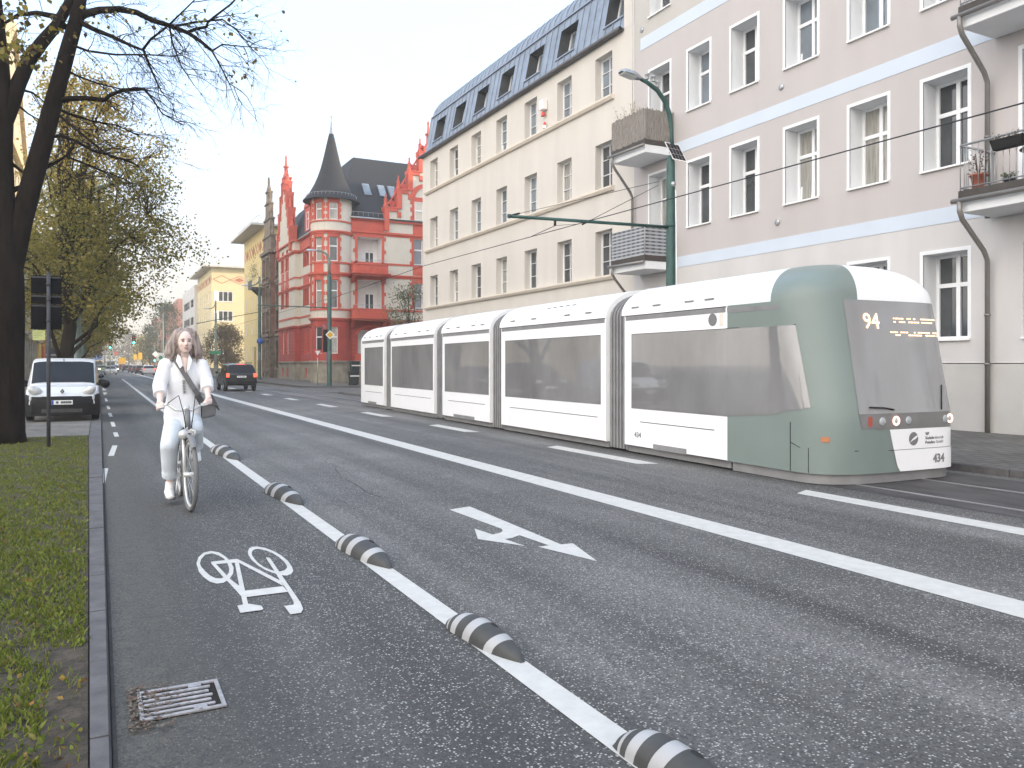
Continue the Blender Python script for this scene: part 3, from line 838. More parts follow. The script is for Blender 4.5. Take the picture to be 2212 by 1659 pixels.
# balconies of the side face
for z in (5.33, 9.1):
    mb = MB(); mb.box(18.7, 21.8, 64.75, 66, z, z + .14); mb.box(18.55, 21.95, 64.6, 66, z + .14, z + .22); mb.box(18.75, 21.75, 64.8, 66, z + .22, z + .9); mb.box(18.7, 21.8, 64.75, 65.9, z + .9, z + 1.0)
    for i in range(12): mb.box(18.85 + .24 * i, 18.95 + .24 * i, 64.77, 64.8, z + .28, z + .85)
    for x in (18.8, 21.5): mb.prism([(x, 66, z), (x, 64.9, z), (x, 65.7, z - .5), (x, 66, z - .6)], (.22, 0, 0))
    bal = mb.build('balcony', m_red, b, bev=.01)
    mb = MB()
    mb.tube([(18.75, 64.8, z + 1.3), (21.75, 64.8, z + 1.3)], .018, 6)
    for i in range(9): mb.tube([(18.75 + .375 * i, 64.8, z + .98), (18.75 + .375 * i, 64.8, z + 1.3)], .012, 5)
    mb.build('handrail', steel, bal)
# turret
TC, TR = V((17.4, 66.8, 0)), 1.7
def PT(phi, r=TR):
    return lambda a, z, d: V((TC.x + (r - d) * math.cos(R(phi) + a / r), TC.y + (r - d) * math.sin(R(phi) + a / r), z))
def drum(mb, r, z0, z1, m, ops=(), mr=None, n=28, lo=-235, hi=20):
    P_ = PT(0, r)
    A = sorted(set([R(lo) * r + (R(hi - lo) * r) * i / n for i in range(n + 1)] + [x for o in ops for x in o[:2]]))
    Z = sorted(set([z0, z1] + [max(z0, min(z1, x)) for o in ops for x in o[2:4]]))
    for i in range(len(A) - 1):
        for j in range(len(Z) - 1):
            ca, cz = (A[i] + A[i + 1]) / 2, (Z[j] + Z[j + 1]) / 2
            if any(o[0] < ca < o[1] and o[2] < cz < o[3] for o in ops): continue
            mb.quad(P_(A[i], Z[j], 0), P_(A[i + 1], Z[j], 0), P_(A[i + 1], Z[j + 1], 0), P_(A[i], Z[j + 1], 0), m)
    for o in ops:
        for (p, u), (p2, u2) in (((o[0], o[2]), (o[0], o[3])), ((o[0], o[3]), (o[1], o[3])), ((o[1], o[3]), (o[1], o[2])), ((o[1], o[2]), (o[0], o[2]))):
            mb.quad(P_(p, u, 0), P_(p2, u2, 0), P_(p2, u2, .2), P_(p, u, .2), m if mr is None else mr)
WA = (-98, -143, -188)
tw = [(R(p) * TR - .36, R(p) * TR + .36, z, y) for p in WA for z, y in ((2.55, 4.75), (6.3, 8.65), (10.2, 12.2), (13.65, 15.05))]
mb = MB()
for z0, z1, mi in ((0, 1.9, 2), (1.9, 5.35, 1), (5.35, 15.5, 0)):
    drum(mb, TR, z0, z1, mi, [o for o in tw if z0 <= o[2] < z1], mr=3)
tur = mb.build('turret', [m_cb, m_redd, m_stone, m_red], b)
mb = MB()
def ring(mb, r, z0, z1, lo=-235, hi=20, n=28):
    for i in range(n):
        t0, t1 = R(lo + (hi - lo) * i / n), R(lo + (hi - lo) * (i + 1) / n)
        q = [(TC.x + rr * math.cos(t), TC.y + rr * math.sin(t)) for rr, t in ((TR - .03, t0), (r, t0), (r, t1), (TR - .03, t1))]
        mb.hexa([(*p, z0) for p in q] + [(*p, z1) for p in q])
for z0, z1, pr in ((5.3, 5.42, .1), (5.42, 5.5, .18), (6.12, 6.28, .06), (8.95, 9.1, .1), (9.1, 9.28, .2), (10.0, 10.16, .07), (12.45, 12.6, .1), (12.6, 12.72, .17), (13.45, 13.58, .06)):
    mb = MB(); ring(mb, TR + pr, z0, z1); mb.build('turret_band', m_red, tur)
for p in WA:
    P_ = PT(p)
    for z, y, h in ((6.3, 8.65, .3), (10.2, 12.2, .25), (13.65, 15.05, .35)):
        mb = MB()
        for s in (-1, 1):
            a, c = sorted((s * .36, s * .52)); mb.pbox(P_, a, c, z, y, -.05, .03)
            for q in (z + .1, z + (y - z) * .45, y - .35):
                a, c = sorted((s * .5, s * .63)); mb.pbox(P_, a, c, q, q + .3, -.05, .03)
        for a in (-.52, -.17, .17): mb.pbox(P_, a, a + .345, y, y + h, -.05, .03)
        mb.build('window_surround', m_red, tur)
    mb = MB()
    for a in (-.5, -.165, .17): mb.pbox(P_, a, a + .335, 9.3, 9.98, -.03, .03)
    mb.build('relief_panel', m_red, tur)
mb = MB(); ring(mb, TR + .12, 1.8, 1.96); mb.build('turret_plinth_cornice', m_stone, tur)
for p in WA:
    P_ = PT(p)
    for z, y in ((2.55, 4.75), (6.3, 8.65), (10.2, 12.2), (13.65, 15.05)):
        window(P_, -.36, .36, z, y, .12, b, glass if rw.random() < .4 and z < 12 else glass_curtain, cols=1, rows=((.62, .09),), fw=.05, name='turret_window')
mb = MB(); cone = [(2.36, 15.32), (2.32, 15.42), (1.98, 15.78), (1.72, 16.2), (1.42, 16.75), (1.14, 17.4), (.9, 18.1), (.68, 18.95), (.5, 19.75), (.34, 20.5), (.2, 21.1)]
mb.lathe(cone, (TC.x, TC.y, 0), 32); mb.lathe([(1.6, 15.45), (2.36, 15.32)], (TC.x, TC.y, 0), 32)
cr_ = mb.build('turret_roof', m_slate, tur)
mb = MB(); mb.lathe([(.2, 21.05), (.12, 21.5), (.05, 22.0), (.1, 22.05), (.04, 22.1), (.03, 22.5), (.07, 22.56), (.07, 22.62), (0, 22.7), (.012, 22.75), (.008, 23.0)], (TC.x, TC.y, 0), 10); mb.build('finial', zinc, tur)
mb = MB()
for i in range(40): 
    t = 2 * pi * i / 40; q = lambda r, z, tt=t: (TC.x + r * math.cos(tt), TC.y + r * math.sin(tt), z)
    mb.tube([q(2.1, 15.6), q(2.12, 15.85)], .012, 4)
mb.tube([(TC.x + 2.12 * math.cos(2 * pi * i / 40), TC.y + 2.12 * math.sin(2 * pi * i / 40), 15.84) for i in range(41)], .012, 4)
mb.build('snow_guard', steel, tur)
# roof
mb = MB()
e = [(17.7, 65.75, 14.05), (30, 65.75, 14.05), (30, 88.3, 14.05), (17.6, 88.3, 14.05)]; t_ = [(20.6, 71.4, 20.6), (30, 71.4, 20.6), (30, 83, 20.6), (20.6, 83, 20.6)]
for i in range(4): mb.quad(e[i], e[(i + 1) % 4], t_[(i + 1) % 4], t_[i])
mb.quad(*t_)
rf = mb.build('roof', m_slate, b)
mb = MB(); mb.tube([(17.9, 65.7, 14.07), (21.7, 65.7, 14.07)], .08, 8); mb.tube([(17.55, 68.5, 14.07), (17.55, 80.2, 14.07)], .08, 8)
mb.tube([(18.32, 65.86, 14.0), (18.32, 65.86, 1.9), (18.4, 65.8, 1.6), (18.4, 65.8, .1)], .055, 8)
mb.build('gutter', steel, b)
mb = MB(); mb.tube([(18.6, 65.95, 14.6), (21.7, 65.95, 14.6)], .02, 5); 
for i in range(8): mb.tube([(18.6 + .44 * i, 65.95, 14.25), (18.6 + .44 * i, 65.95, 14.6)], .015, 4)
mb.build('snow_guard', steel, b)
for x in (20.6, 22.0, 22.95):
    mb = MB(); y, z = 67.75, 16.45; dy, dz = 1.0, 1.16
    q = lambda xx, f, o: (xx, y + dy * f - .75 * o, z + dz * f + .65 * o)
    mb.hexa([q(x, 0, -.05), q(x + .62, 0, -.05), q(x + .62, 1, -.05), q(x, 1, -.05), q(x, 0, .1), q(x + .62, 0, .1), q(x + .62, 1, .1), q(x, 1, .1)])
    sk = mb.build('skylight', zinc, rf)
    mb = MB(); mb.quad(q(x + .08, .1, .115), q(x + .54, .1, .115), q(x + .54, .92, .115), q(x + .08, .92, .115)); mb.build('pane', glass_sky, sk)
mb = MB(); mb.box(20.2, 21.0, 77.2, 78.2, 16, 20.3); mb.box(20.1, 21.1, 77.1, 78.3, 20.3, 20.45); mb.prism([(20.1, 77.1, 20.45), (21.1, 77.1, 20.45), (20.6, 77.1, 20.85)], (0, 1.2, 0), 1)
mb.build('chimney', [m_red, zinc], rf)
mb = MB(); mb.tube([(20.4, 75.5, 17), (20.4, 75.5, 21.8)], .02, 5); mb.build('aerial', steel, rf)
mb = MB(); mb.box(17.9, 20, 76.3, 78.8, 14.1, 16.9); mb.prism([(17.8, 76.2, 16.9), (17.8, 78.9, 16.9), (17.8, 77.55, 18.1)], (2.6, 0, 0))
dm = mb.build('dormer', m_red, rf); window(FX(17.9), 77.1, 78.0, 14.7, 16.4, -.03, b, glass, cols=1, rows=((.6, .06),), fw=.06, name='dormer_window')
# stepped gables
def gable(P, ac, s, th, steps, zb, k_up, flip):
    """steps: (half width, top z) from the bottom up"""
    mb = MB(); mt = MB(); orns = []
    zz = zb
    for i, (hw, zt) in enumerate(steps):
        mb.pbox(P, ac - hw, ac + hw, zz, zt, -.1 + .001 * i, th - .001 * i)
        nxt = steps[i + 1][0] if i + 1 < len(steps) else 0
        for sg in (-1, 1):
            a, c = sorted((ac + sg * (hw + .06), ac + sg * (nxt - .05)))
            if nxt > 0:
                mt.pbox(P, a, c, zt - .28, zt, -.22, th + .06); mt.pbox(P, a, c, zt, zt + .1, -.28, th + .1)
                a, c = sorted((ac + sg * (nxt + .0), ac + sg * (nxt - .34))); mt.pbox(P, a, c, zt - .75, zt - .28, -.2, th)
                # scroll standing on the step
                orn = MB(); orns.append(orn)
                cx = ac + sg * (nxt + .36 * (hw - nxt)); r0 = .26 * (hw - nxt) / 1.0
                pts = [P(cx + sg * (r0 * (1 - t / 16) * math.cos(t * .75)), zt + .12 + r0 + r0 * (1 - t / 16) * math.sin(t * .75), .1) for t in range(15)]
                orn.tube(pts, .075, 6)
                pts = [P(ac + sg * (nxt + f * (hw - nxt) * .9 + .02), zt + .12 + (1.15 * (1 - f) ** 1.6 + .1) * (hw - nxt), .1) for f in [j / 8 for j in range(9)]]
                orn.tube(pts, .08, 6)
            # corner pier and pinnacle
            a, c = sorted((ac + sg * hw, ac + sg * (hw - .36))); z0 = zz - (.9 if i == 0 else 0)
            mt.pbox(P, a - .03, c + .03, z0, zt, -.26, th + .02)
            m_ = (a + c) / 2
            if nxt > 0:
                o = P(m_, zt + .1, .1)
                mt.lathe([(.24, 0), (.24, .16), (.17, .2), (.15, .6), (.2, .66), (.1, .72), (.06, 1.0), (.09, 1.06), (0, 1.25)], o, 4, sm=False)
        zz = zt
    top = steps[-1][1]; o = P(ac, top, .1)
    mt.pbox(P, ac - steps[-1][0] - .12, ac + steps[-1][0] + .12, top - .2, top, -.2, th + .1)
    mt.lathe([(.3, 0), (.3, .25), (.2, .32), (.18, 1.0), (.3, 1.06), (.3, 1.16), (.14, 1.25), (.07, 2.0), (.12, 2.06), (.0, 2.45)], o, 8)
    g = mb.build('stepped_gable', m_cb, b)
    mt.build('gable_trim', m_red, g); [orn.build('scroll_ornament', m_red, g) for orn in orns]
    return g
g1 = gable(PF, 25.87, 1, .5, [(4.1, 15.15), (2.95, 16.8), (1.95, 18.5), (.95, 20.3), (.5, 20.9)], 14.05, 1, 1)
mb = MB()
for x in (24.5, 26.4): surround(mb, FY(65.9), x, x + .8, 14.33, 15.9, head=.4)
for i in range(12):
    t0, t1 = pi * i / 12, pi * (i + 1) / 12
    mb.prism([V((25.87 + r * math.cos(t), 65.82, 16.3 + r * .75 * math.sin(t))) for r, t in ((1.3, t0), (1.75, t0), (1.75, t1), (1.3, t1))], (0, .1, 0))
mb.build('gable_window_trim', m_red, g1)
for x in (24.5, 26.4): window(FY(65.9), x, x + .8, 14.33, 15.9, -.04, b, glass_sky, cols=1, rows=((.5, .1),), fw=.05)
g2 = gable(PB, 84.95, 1, .5, [(3.3, 15.6), (2.5, 17.6), (1.7, 19.3), (.9, 20.6), (.45, 21.2)], 14.05, 1, 1)

# --- soot-dark old stone house
m_soot = M('soot_stained_sandstone', (.17, .135, .105), rough=.9, var=.5, scale=1.3, bump=.012, bscale=9, col2=(.26, .20, .15))
m_sootb = M('faded_red_brick', (.20, .095, .07), rough=.9, var=.35, scale=2)
b = root('stone_house', 'soot-darkened old stone and brick house with pinnacled gable, next to the red corner house', 'building', (17.8, 94, 0))
o1 = [(a, a + .95, z, y, .3) for a in (89.4, 91.2, 97.8) for z, y in ((1.2, 4.3), (5.6, 7.7), (8.4, 10.6), (11.8, 13.8))]
o2 = [(a, a + .95, z, y, .3) for a in (93.6, 95.6) for z, y in ((1.0, 4.4), (5.6, 7.7), (8.4, 10.6), (11.8, 13.8))]
mb = MB()
for z0, z1, mi in ((0, 5.0, 0), (5.0, 14.6, 1)):
    cl = lambda ops: [(o[0], o[1], max(o[2], z0), min(o[3], z1), o[4]) for o in ops if o[2] < z1 and o[3] > z0]
    wall(mb, FX(17.8), 88.35, 92.6, z0, z1, cl(o1), m=mi, mr=0); wall(mb, FX(17.8), 97.3, 99.95, z0, z1, cl(o1), m=mi, mr=0); wall(mb, FX(17.2), 92.6, 97.3, z0, z1, cl(o2), m=mi, mr=0)
    for y in (92.6, 97.3): mb.quad((17.2, y, z0), (17.8, y, z0), (17.8, y, z1), (17.2, y, z1), mi)
mb.quad((17.8, 88.35, 14), (30, 88.35, 14), (30, 88.35, 17), (17.8, 88.35, 15), 1); mb.quad((17.8, 99.95, 0), (30, 99.95, 0), (30, 99.95, 20), (17.8, 99.95, 14.6), 0)
mb.build('wall', [m_soot, m_sootb], b)
mb = MB()
for z, h, pr in ((1.0, .15, .1), (4.8, .3, .3), (7.95, .2, .15), (10.9, .3, .25), (14.3, .35, .35)):
    mb.pbox(FX(17.8), 88.35, 92.6, z, z + h, -pr, .02); mb.pbox(FX(17.8), 97.3, 99.95, z, z + h, -pr, .02); mb.pbox(FX(17.2), 92.6 - pr, 97.3 + pr, z, z + h, -pr, .1)
for a in (88.4, 90.55, 92.2, 97.35, 99.3):
    mb.pbox(FX(17.8), a, a + .4, .2, 14.3, -.12, .02)
for a in (92.6, 94.85, 96.9): mb.pbox(FX(17.2), a, a + .4, .2, 14.3, -.14, .02)
for o in o1 + o2:
    PP = FX(17.2) if o in o2 else FX(17.8); mb.pbox(PP, o[0] - .15, o[1] + .15, o[3], o[3] + .3, -.16, .02); mb.pbox(PP, o[0] - .15, o[1] + .15, o[2] - .2, o[2] - .0, -.2, .02)
# gable with shoulders, obelisks and a tall pinnacle
PG = FX(17.25)
for hw, z0, z1 in ((2.4, 14.65, 16.4), (1.7, 16.4, 18.4), (1.05, 18.4, 20.2), (.55, 20.2, 21.6)):
    mb.pbox(PG, 95.0 - hw, 95.0 + hw, z0, z1, 0, .5); mb.pbox(PG, 95.0 - hw - .1, 95.0 + hw + .1, z1 - .12, z1 + .08, -.12, .55)
    for sg in (-1, 1): mb.lathe([(.2, 0), (.2, .3), (.12, .4), (.05, 1.1), (.09, 1.2), (0, 1.4)], PG(95.0 + sg * (hw - .15), z1 + .08, .2), 6)
mb.lathe([(.25, 0), (.25, .5), (.14, .6), (.08, 1.4), (.14, 1.5), (0, 1.9)], PG(95.0, 21.6, .2), 8)
mb.build('stone_ornament', m_soot, b)
for o in o1 + o2: window(FX(17.2) if o in o2 else FX(17.8), o[0], o[1], o[2], o[3], .24, b, glass, fr=M('old_wood_frame', (.2, .18, .15)) if 'old_wood_frame' not in bpy.data.materials else bpy.data.materials['old_wood_frame'], cols=2, rows=((.65, .08),), fw=.07, mw=.07)
mb = MB(); mb.quad((17.4, 88.35, 14.7), (17.4, 99.95, 14.7), (22, 99.95, 20.4), (22, 88.35, 20.4)); mb.quad((22, 88.35, 20.4), (22, 99.95, 20.4), (30, 99.95, 20.6), (30, 88.35, 20.6)); mb.poly([(17.5, 88.36, 14.7), (30, 88.36, 14.7), (30, 88.36, 20.6), (22, 88.36, 20.4)]); mb.build('roof', m_slate, b)
mb = MB(); mb.box(15.9, 17.2, 97.4, 99.9, 10.6, 10.8); mb.box(15.9, 15.94, 97.4, 99.9, 10.8, 11.6); mb.prism([(17.2, 97.6, 10.6), (16.2, 97.6, 10.6), (17.2, 97.6, 9.7)], (0, .25, 0)); mb.prism([(17.2, 99.4, 10.6), (16.2, 99.4, 10.6), (17.2, 99.4, 9.7)], (0, .25, 0)); mb.build('balcony', dark_metal, b)
mb = MB(); mb.tube([(17.22, 95, 22.9), (17.22, 95, 24.9)], .02, 5); mb.build('lightning_rod', steel, b)

# --- yellow flat-roofed houses
m_yel = M('yellow_render', (.68, .54, .25), rough=.88, var=.05, scale=.5)
m_eave = M('pale_concrete_eave', (.50, .49, .46), rough=.8, var=.08)
m_loz = M('terracotta_lozenge', (.42, .15, .09), rough=.8, var=.15)
def lozenges(mb, P, a0, a1, z0, z1, n, w=.14):
    st = (a1 - a0) / n; zc = (z0 + z1) / 2
    for i in range(n):
        a, m_, c = a0 + st * i, a0 + st * (i + .5), a0 + st * (i + 1)
        for (p, u), (q, v) in (((a, zc), (m_, z1)), ((m_, z1), (c, zc)), ((a, zc), (m_, z0)), ((m_, z0), (c, zc))):
            mb.hexa([P(p, u - w / 2, -.03), P(q, v - w / 2, -.03), P(q, v - w / 2, .02), P(p, u - w / 2, .02), P(p, u + w / 2, -.03), P(q, v + w / 2, -.03), P(q, v + w / 2, .02), P(p, u + w / 2, .02)])
        if i % 3 == 1:
            mb.prism([P(a + st * .2, zc, -.035), P(m_, z1 - (z1 - z0) * .2, -.035), P(c - st * .2, zc, -.035), P(m_, z0 + (z1 - z0) * .2, -.035)], P(0, 0, .05) - P(0, 0, 0))
b = root('apartment_house', 'tall narrow-looking yellow house with overhanging flat eave and lozenge frieze, beyond the soot-dark stone house', 'building', (17.8, 107, 0))
yo = [(a, a + .9, z, y, .1) for a in (101.4, 104.2, 108.5, 112.6) for z, y in ((2.2, 3.9), (5.5, 7.2), (8.8, 10.5), (12.1, 13.8))] + [(105.9, 107.1, .1, 3.9, .3)]
mb = MB(); wall(mb, FX(17.8), 100, 115, 0, 18.5, yo, rev=.12)
mb.quad((17.8, 100, 0), (30, 100, 0), (30, 100, 18.5), (17.8, 100, 18.5)); mb.quad((17.8, 115, 0), (30, 115, 0), (30, 115, 18.5), (17.8, 115, 18.5)); mb.build('wall', m_yel, b)
mb = MB(); mb.box(16.2, 31, 99.4, 116.6, 18.5, 18.75); mb.build('flat_roof', m_eave, b)
mb = MB(); lozenges(mb, FX(17.8), 100.2, 114.8, 15.6, 17.0, 9); mb.build('lozenge_frieze', m_loz, b)
for o in yo[:-1]: window(FX(17.8), o[0], o[1], o[2], o[3], .05, b, glass_curtain, cols=2, fw=.09, mw=.08, sill=(.05, .05, .05), sillmat=m_eave)
mb = MB(); mb.box(17.9, 18.1, 105.9, 107.1, .1, 3.9); mb.build('door', M('dark_brown_door', (.09, .04, .025), rough=.5, var=.2), b)
mb = MB()
for x, y in ((17, 100), (17, 105), (17, 110), (20, 100), (24, 100)): mb.tube([(x, y, 18.75), (x, y, 19.7)], .03, 5)
mb.tube([(24, 100, 19.7), (17, 100, 19.7), (17, 115, 19.7)], .03, 5); mb.build('roof_railing', steel, b)
b = root('apartment_house', 'pale yellow house standing side-on behind the forecourt tree, with lozenge frieze and flat roof', 'building', (17.8, 163, 0))
fo2 = [(a, a + 2.5, z, y, .1) for a in (18.9, 25) for z, y in ((2.5, 4.4), (5.9, 7.8), (9.4, 11.3), (12.9, 14.8))]
so2 = [(a, a + 1.4, z, y, .1) for a in (153, 156.5, 160, 163.5, 167, 170.5) for z, y in ((2.5, 4.4), (5.9, 7.8), (9.4, 11.3), (12.9, 14.8))]
mb = MB(); wall(mb, FY(151), 17.8, 30, 0, 19, fo2, rev=.12); wall(mb, FX(17.8), 151, 174, 0, 19, so2, rev=.12); mb.quad((17.8, 174, 0), (30, 174, 0), (30, 174, 19), (17.8, 174, 19)); mb.quad((30, 151, 0), (30, 174, 0), (30, 174, 19), (30, 151, 19)); mb.build('wall', M('pale_yellow_render', (.66, .56, .33), rough=.88, var=.04, scale=.5), b)
mb = MB(); mb.box(16.3, 31, 149.8, 175, 19, 19.3); mb.build('flat_roof', m_eave, b)
mb = MB(); lozenges(mb, FY(151), 18.0, 30, 16.2, 17.6, 4, .12); lozenges(mb, FX(17.8), 151.2, 173.8, 16.2, 17.6, 13, .16); mb.build('lozenge_frieze', m_loz, b)
for o in fo2: window(FY(151), o[0], o[1], o[2], o[3], .05, b, glass, cols=3, fw=.12, mw=.12, sill=(.06, .08, .1), sillmat=m_eave)
for o in fo2:
    mb = MB(); mb.pbox(FY(151), o[0] - .75, o[0] - .05, o[2], o[3], -.06, .0); mb.build('shutter', white_matt, b)
for o in so2: window(FX(17.8), o[0], o[1], o[2], o[3], .05, b, glass_curtain, cols=2, fw=.1, mw=.1)
mb = MB(); mb.pbox(FY(151), 18.2, 18.9, .1, 2.4, -.04, 0); mb.build('door', bpy.data.materials['dark_brown_door'], b)
b = root('office_block', 'white-grey block with dark ribbon windows adjoining the far pale yellow house', 'building', (17.3, 188, 0))
wo = [(176, 182, z, z + 1.6, .2) for z in (2.5, 6.2, 9.9, 13.6)] + [(184, 197, z, z + 1.6, .2) for z in (2.5, 6.2, 9.9, 13.6)]
mb = MB(); wall(mb, FX(17.2), 174, 200, 0, 17.8, wo); mb.quad((17.2, 174, 0), (17.8, 174, 0), (17.8, 174, 17.8), (17.2, 174, 17.8)); mb.box(17.25, 30, 174.1, 200, 17.4, 17.9); mb.quad((17.2, 200, 0), (30, 200, 0), (30, 200, 17.8), (17.2, 200, 17.8)); mb.build('wall', M('white_grey_panels', (.58, .57, .55), rough=.7, var=.05, scale=.6), b)
for o in wo: window(FX(17.2), o[0], o[1], o[2], o[3], .12, b, glass, fr=dark_metal, cols=6, fw=.08, mw=.08, name='ribbon_window')
# --- distant brick slab
m_far = M('far_red_brick', (.33, .13, .10), rough=.9, var=.12, scale=.3)
b = root('tower_block', 'distant reddish brick tower block in steps, fading into the haze above the trees', 'building', (24, 300, 0))
mb = MB()
for x0, x1, y0, z in ((16.6, 19.3, 300, 17.5), (19.3, 22.0, 301, 21.0), (22.0, 24.1, 300.5, 22.6), (24.1, 30, 299, 24.5), (30, 40, 301, 22)):
    mb.box(x0, x1, y0, 316, 0, z)
mb.build('wall', m_far, b)
for i in range(6):
    for x in (17.2, 20.2, 22.7, 25.2, 27.6):
        mb = MB(); mb.box(x, x + 1.0, 298.93 if x > 24 else (300.43 if x > 22 else (300.93 if x > 19.3 else 299.93)), 299.2 if x > 24 else 302, 3 + 2.9 * i, 4.4 + 2.9 * i)
        if 4.4 + 2.9 * i < (17.3 if x < 19 else 20.5): mb.build('window', glass, b)

# --- houses on the left side of the street
m_old = M('old_cream_stucco', (.40, .35, .26), rough=.9, var=.3, scale=1.2, bump=.006, bscale=14)
b = root('gabled_house', 'tall stuccoed house with ornate sunlit gable, half hidden behind the dark leaning tree', 'building', (-6.5, 77, 0))
PL = FXP(-6.5)
lo = [(a, a + 1.1, z, y, .25) for a in range(63, 91, 3) for z, y in ((1.4, 3.8), (5.4, 7.8), (9.2, 11.6), (13, 15.2), (16.6, 18.6))]
mb = MB(); wall(mb, PL, 61.8, 91.8, 0, 20, lo); mb.quad((-6.5, 61.8, 0), (-20, 61.8, 0), (-20, 61.8, 20), (-6.5, 61.8, 20)); mb.quad((-6.5, 91.8, 0), (-20, 91.8, 0), (-20, 91.8, 20), (-6.5, 91.8, 20))
mb.prism([PL(64, 20, 0), PL(91.7, 20, 0), PL(84.5, 25, 0), PL(81.5, 27.5, 0), PL(78, 29.5, 0), PL(74.5, 27.5, 0), PL(71, 25, 0)], (-.5, 0, 0)); mb.build('wall', m_old, b)
mb = MB()
for (a, z), (c, y) in (((91.9, 19.9), (84.5, 25.1)), ((84.5, 25.1), (81.5, 27.6)), ((81.5, 27.6), (78, 29.7)), ((78, 29.7), (74.5, 27.6)), ((74.5, 27.6), (71, 25.1)), ((71, 25.1), (63.8, 19.9))):
    mb.hexa([PL(a, z, -.35), PL(c, y, -.35), PL(c, y, .6), PL(a, z, .6), PL(a, z + .55, -.35), PL(c, y + .55, -.35), PL(c, y + .55, .6), PL(a, z + .55, .6)])
for z, h, pr in ((19.2, .5, .45), (15.8, .3, .25), (12.1, .3, .2), (8.4, .3, .2), (4.6, .35, .25)): mb.pbox(PL, 61.8, 91.9, z, z + h, -pr, .02)
mb.build('cornice', M('ochre_moulding', (.46, .36, .20), rough=.85, var=.2, scale=2), b)
mb = MB(); mb.prism([(-7, 61.8, 20), (-20, 61.8, 20), (-13.5, 61.8, 26)], (0, 30, 0)); mb.build('roof', m_slate, b)
for o in lo: window(PL, o[0], o[1], o[2], o[3], .18, b, glass, cols=2, rows=((.65, .08),), fw=.08, mw=.08)
b = root('stucco_house', 'weathered cream stucco house with pilasters and a yellow shopfront, behind the parked white van', 'building', (-6.5, 104, 0))
lo = [(a, a + 1.2, z, y, .25) for a in range(93, 117, 3) for z, y in ((1.2, 3.6), (5.2, 7.6), (9, 11.4), (12.6, 14.6))]
mb = MB(); wall(mb, PL, 91.85, 118, 0, 16, lo); mb.quad((-6.5, 118, 0), (-20, 118, 0), (-20, 118, 16), (-6.5, 118, 16)); mb.build('wall', M('weathered_cream_stucco', (.50, .43, .31), rough=.9, var=.25, scale=1.0), b)
mb = MB()
for a in [92.1 + 3 * i for i in range(9)]: mb.pbox(PL, a - .1, a + .5, 0, 15.4, -.22, .02)
for z, h, pr in ((4.2, .4, .35), (8.2, .25, .25), (12, .25, .25), (15.4, .6, .6)): mb.pbox(PL, 91.85, 118, z, z + h, -pr, .02)
mb.build('pilaster', m_old, b)
mb = MB(); mb.pbox(PL, 106.5, 111.5, .2, 4.1, -.26, .0); mb.build('yellow_shopfront', M('yellow_shop_paint', (.75, .48, .06), rough=.6, var=.1), b)
mb = MB(); mb.pbox(PL, 112, 115.4, .2, 5.6, -.5, .0); mb.build('orange_pillar', M('orange_shop_paint', (.62, .12, .03), rough=.6, var=.1), b)
for o in lo: window(PL, o[0], o[1], o[2], o[3], .18, b, glass, cols=2, rows=((.65, .08),), fw=.09, mw=.09)
mb = MB(); mb.prism([(-6.2, 91.85, 16), (-20, 91.85, 16), (-13, 91.85, 20)], (0, 26.1, 0)); mb.build('roof', m_slate, b)
b = root('shop', 'low dark shop building with blue-black fascia, beyond the cream stucco house on the left', 'building', (-5, 122, 0))
mb = MB(); wall(mb, FY(119), -12, -3.4, 0, 4.4, [(-8.8, -6.4, .9, 2.9), (-6.1, -3.9, .9, 2.9)]); wall(mb, FXP(-3.4), 119, 150, 0, 4.4, [(a, a + 3, .8, 3) for a in (121, 126, 131, 136)]); mb.box(-12, -3.4, 119, 150, 4.4, 4.6); mb.box(-12, -4.4, 121, 150, 4.605, 9.5, 1); mb.build('wall', [M('dark_shop_wall', (.06, .065, .075), var=.2), m_lightgrey], b)
mb = MB(); mb.box(-10, -3.2, 118.7, 119, 3.0, 3.9); mb.build('fascia', M('blue_black_fascia', (.02, .03, .05), rough=.4, var=.2), b)
mb = MB(); mb.box(-10, -3.1, 118.6, 118.98, 2.72, 2.98); mb.build('fascia_ledge', m_lightgrey, b)
for a0, a1 in ((-8.8, -6.4), (-6.1, -3.9)): window(FY(119), a0, a1, .9, 2.9, .1, b, glass, fr=dark_metal, cols=2, fw=.08, mw=.08)
# more of the left row, continuing to the crossing
b = root('terrace_house', 'brown brick house far down the left side, under the yellowing trees', 'building', (-6.5, 180, 0))
lo = [(a, a + 1.3, z, y, .2) for a in range(153, 214, 4) for z, y in ((1.4, 3.6), (5, 7.2), (8.6, 10.8))]
mb = MB(); wall(mb, PL, 151, 216, 0, 12.5, lo); mb.quad((-6.5, 151, 0), (-20, 151, 0), (-20, 151, 12.5), (-6.5, 151, 12.5)); mb.build('wall', M('brown_brick', (.22, .13, .09), rough=.9, var=.2), b)
mb = MB(); mb.prism([(-6.2, 151, 12.5), (-20, 151, 12.5), (-13, 151, 16.5)], (0, 65, 0)); mb.build('roof', m_slate, b)
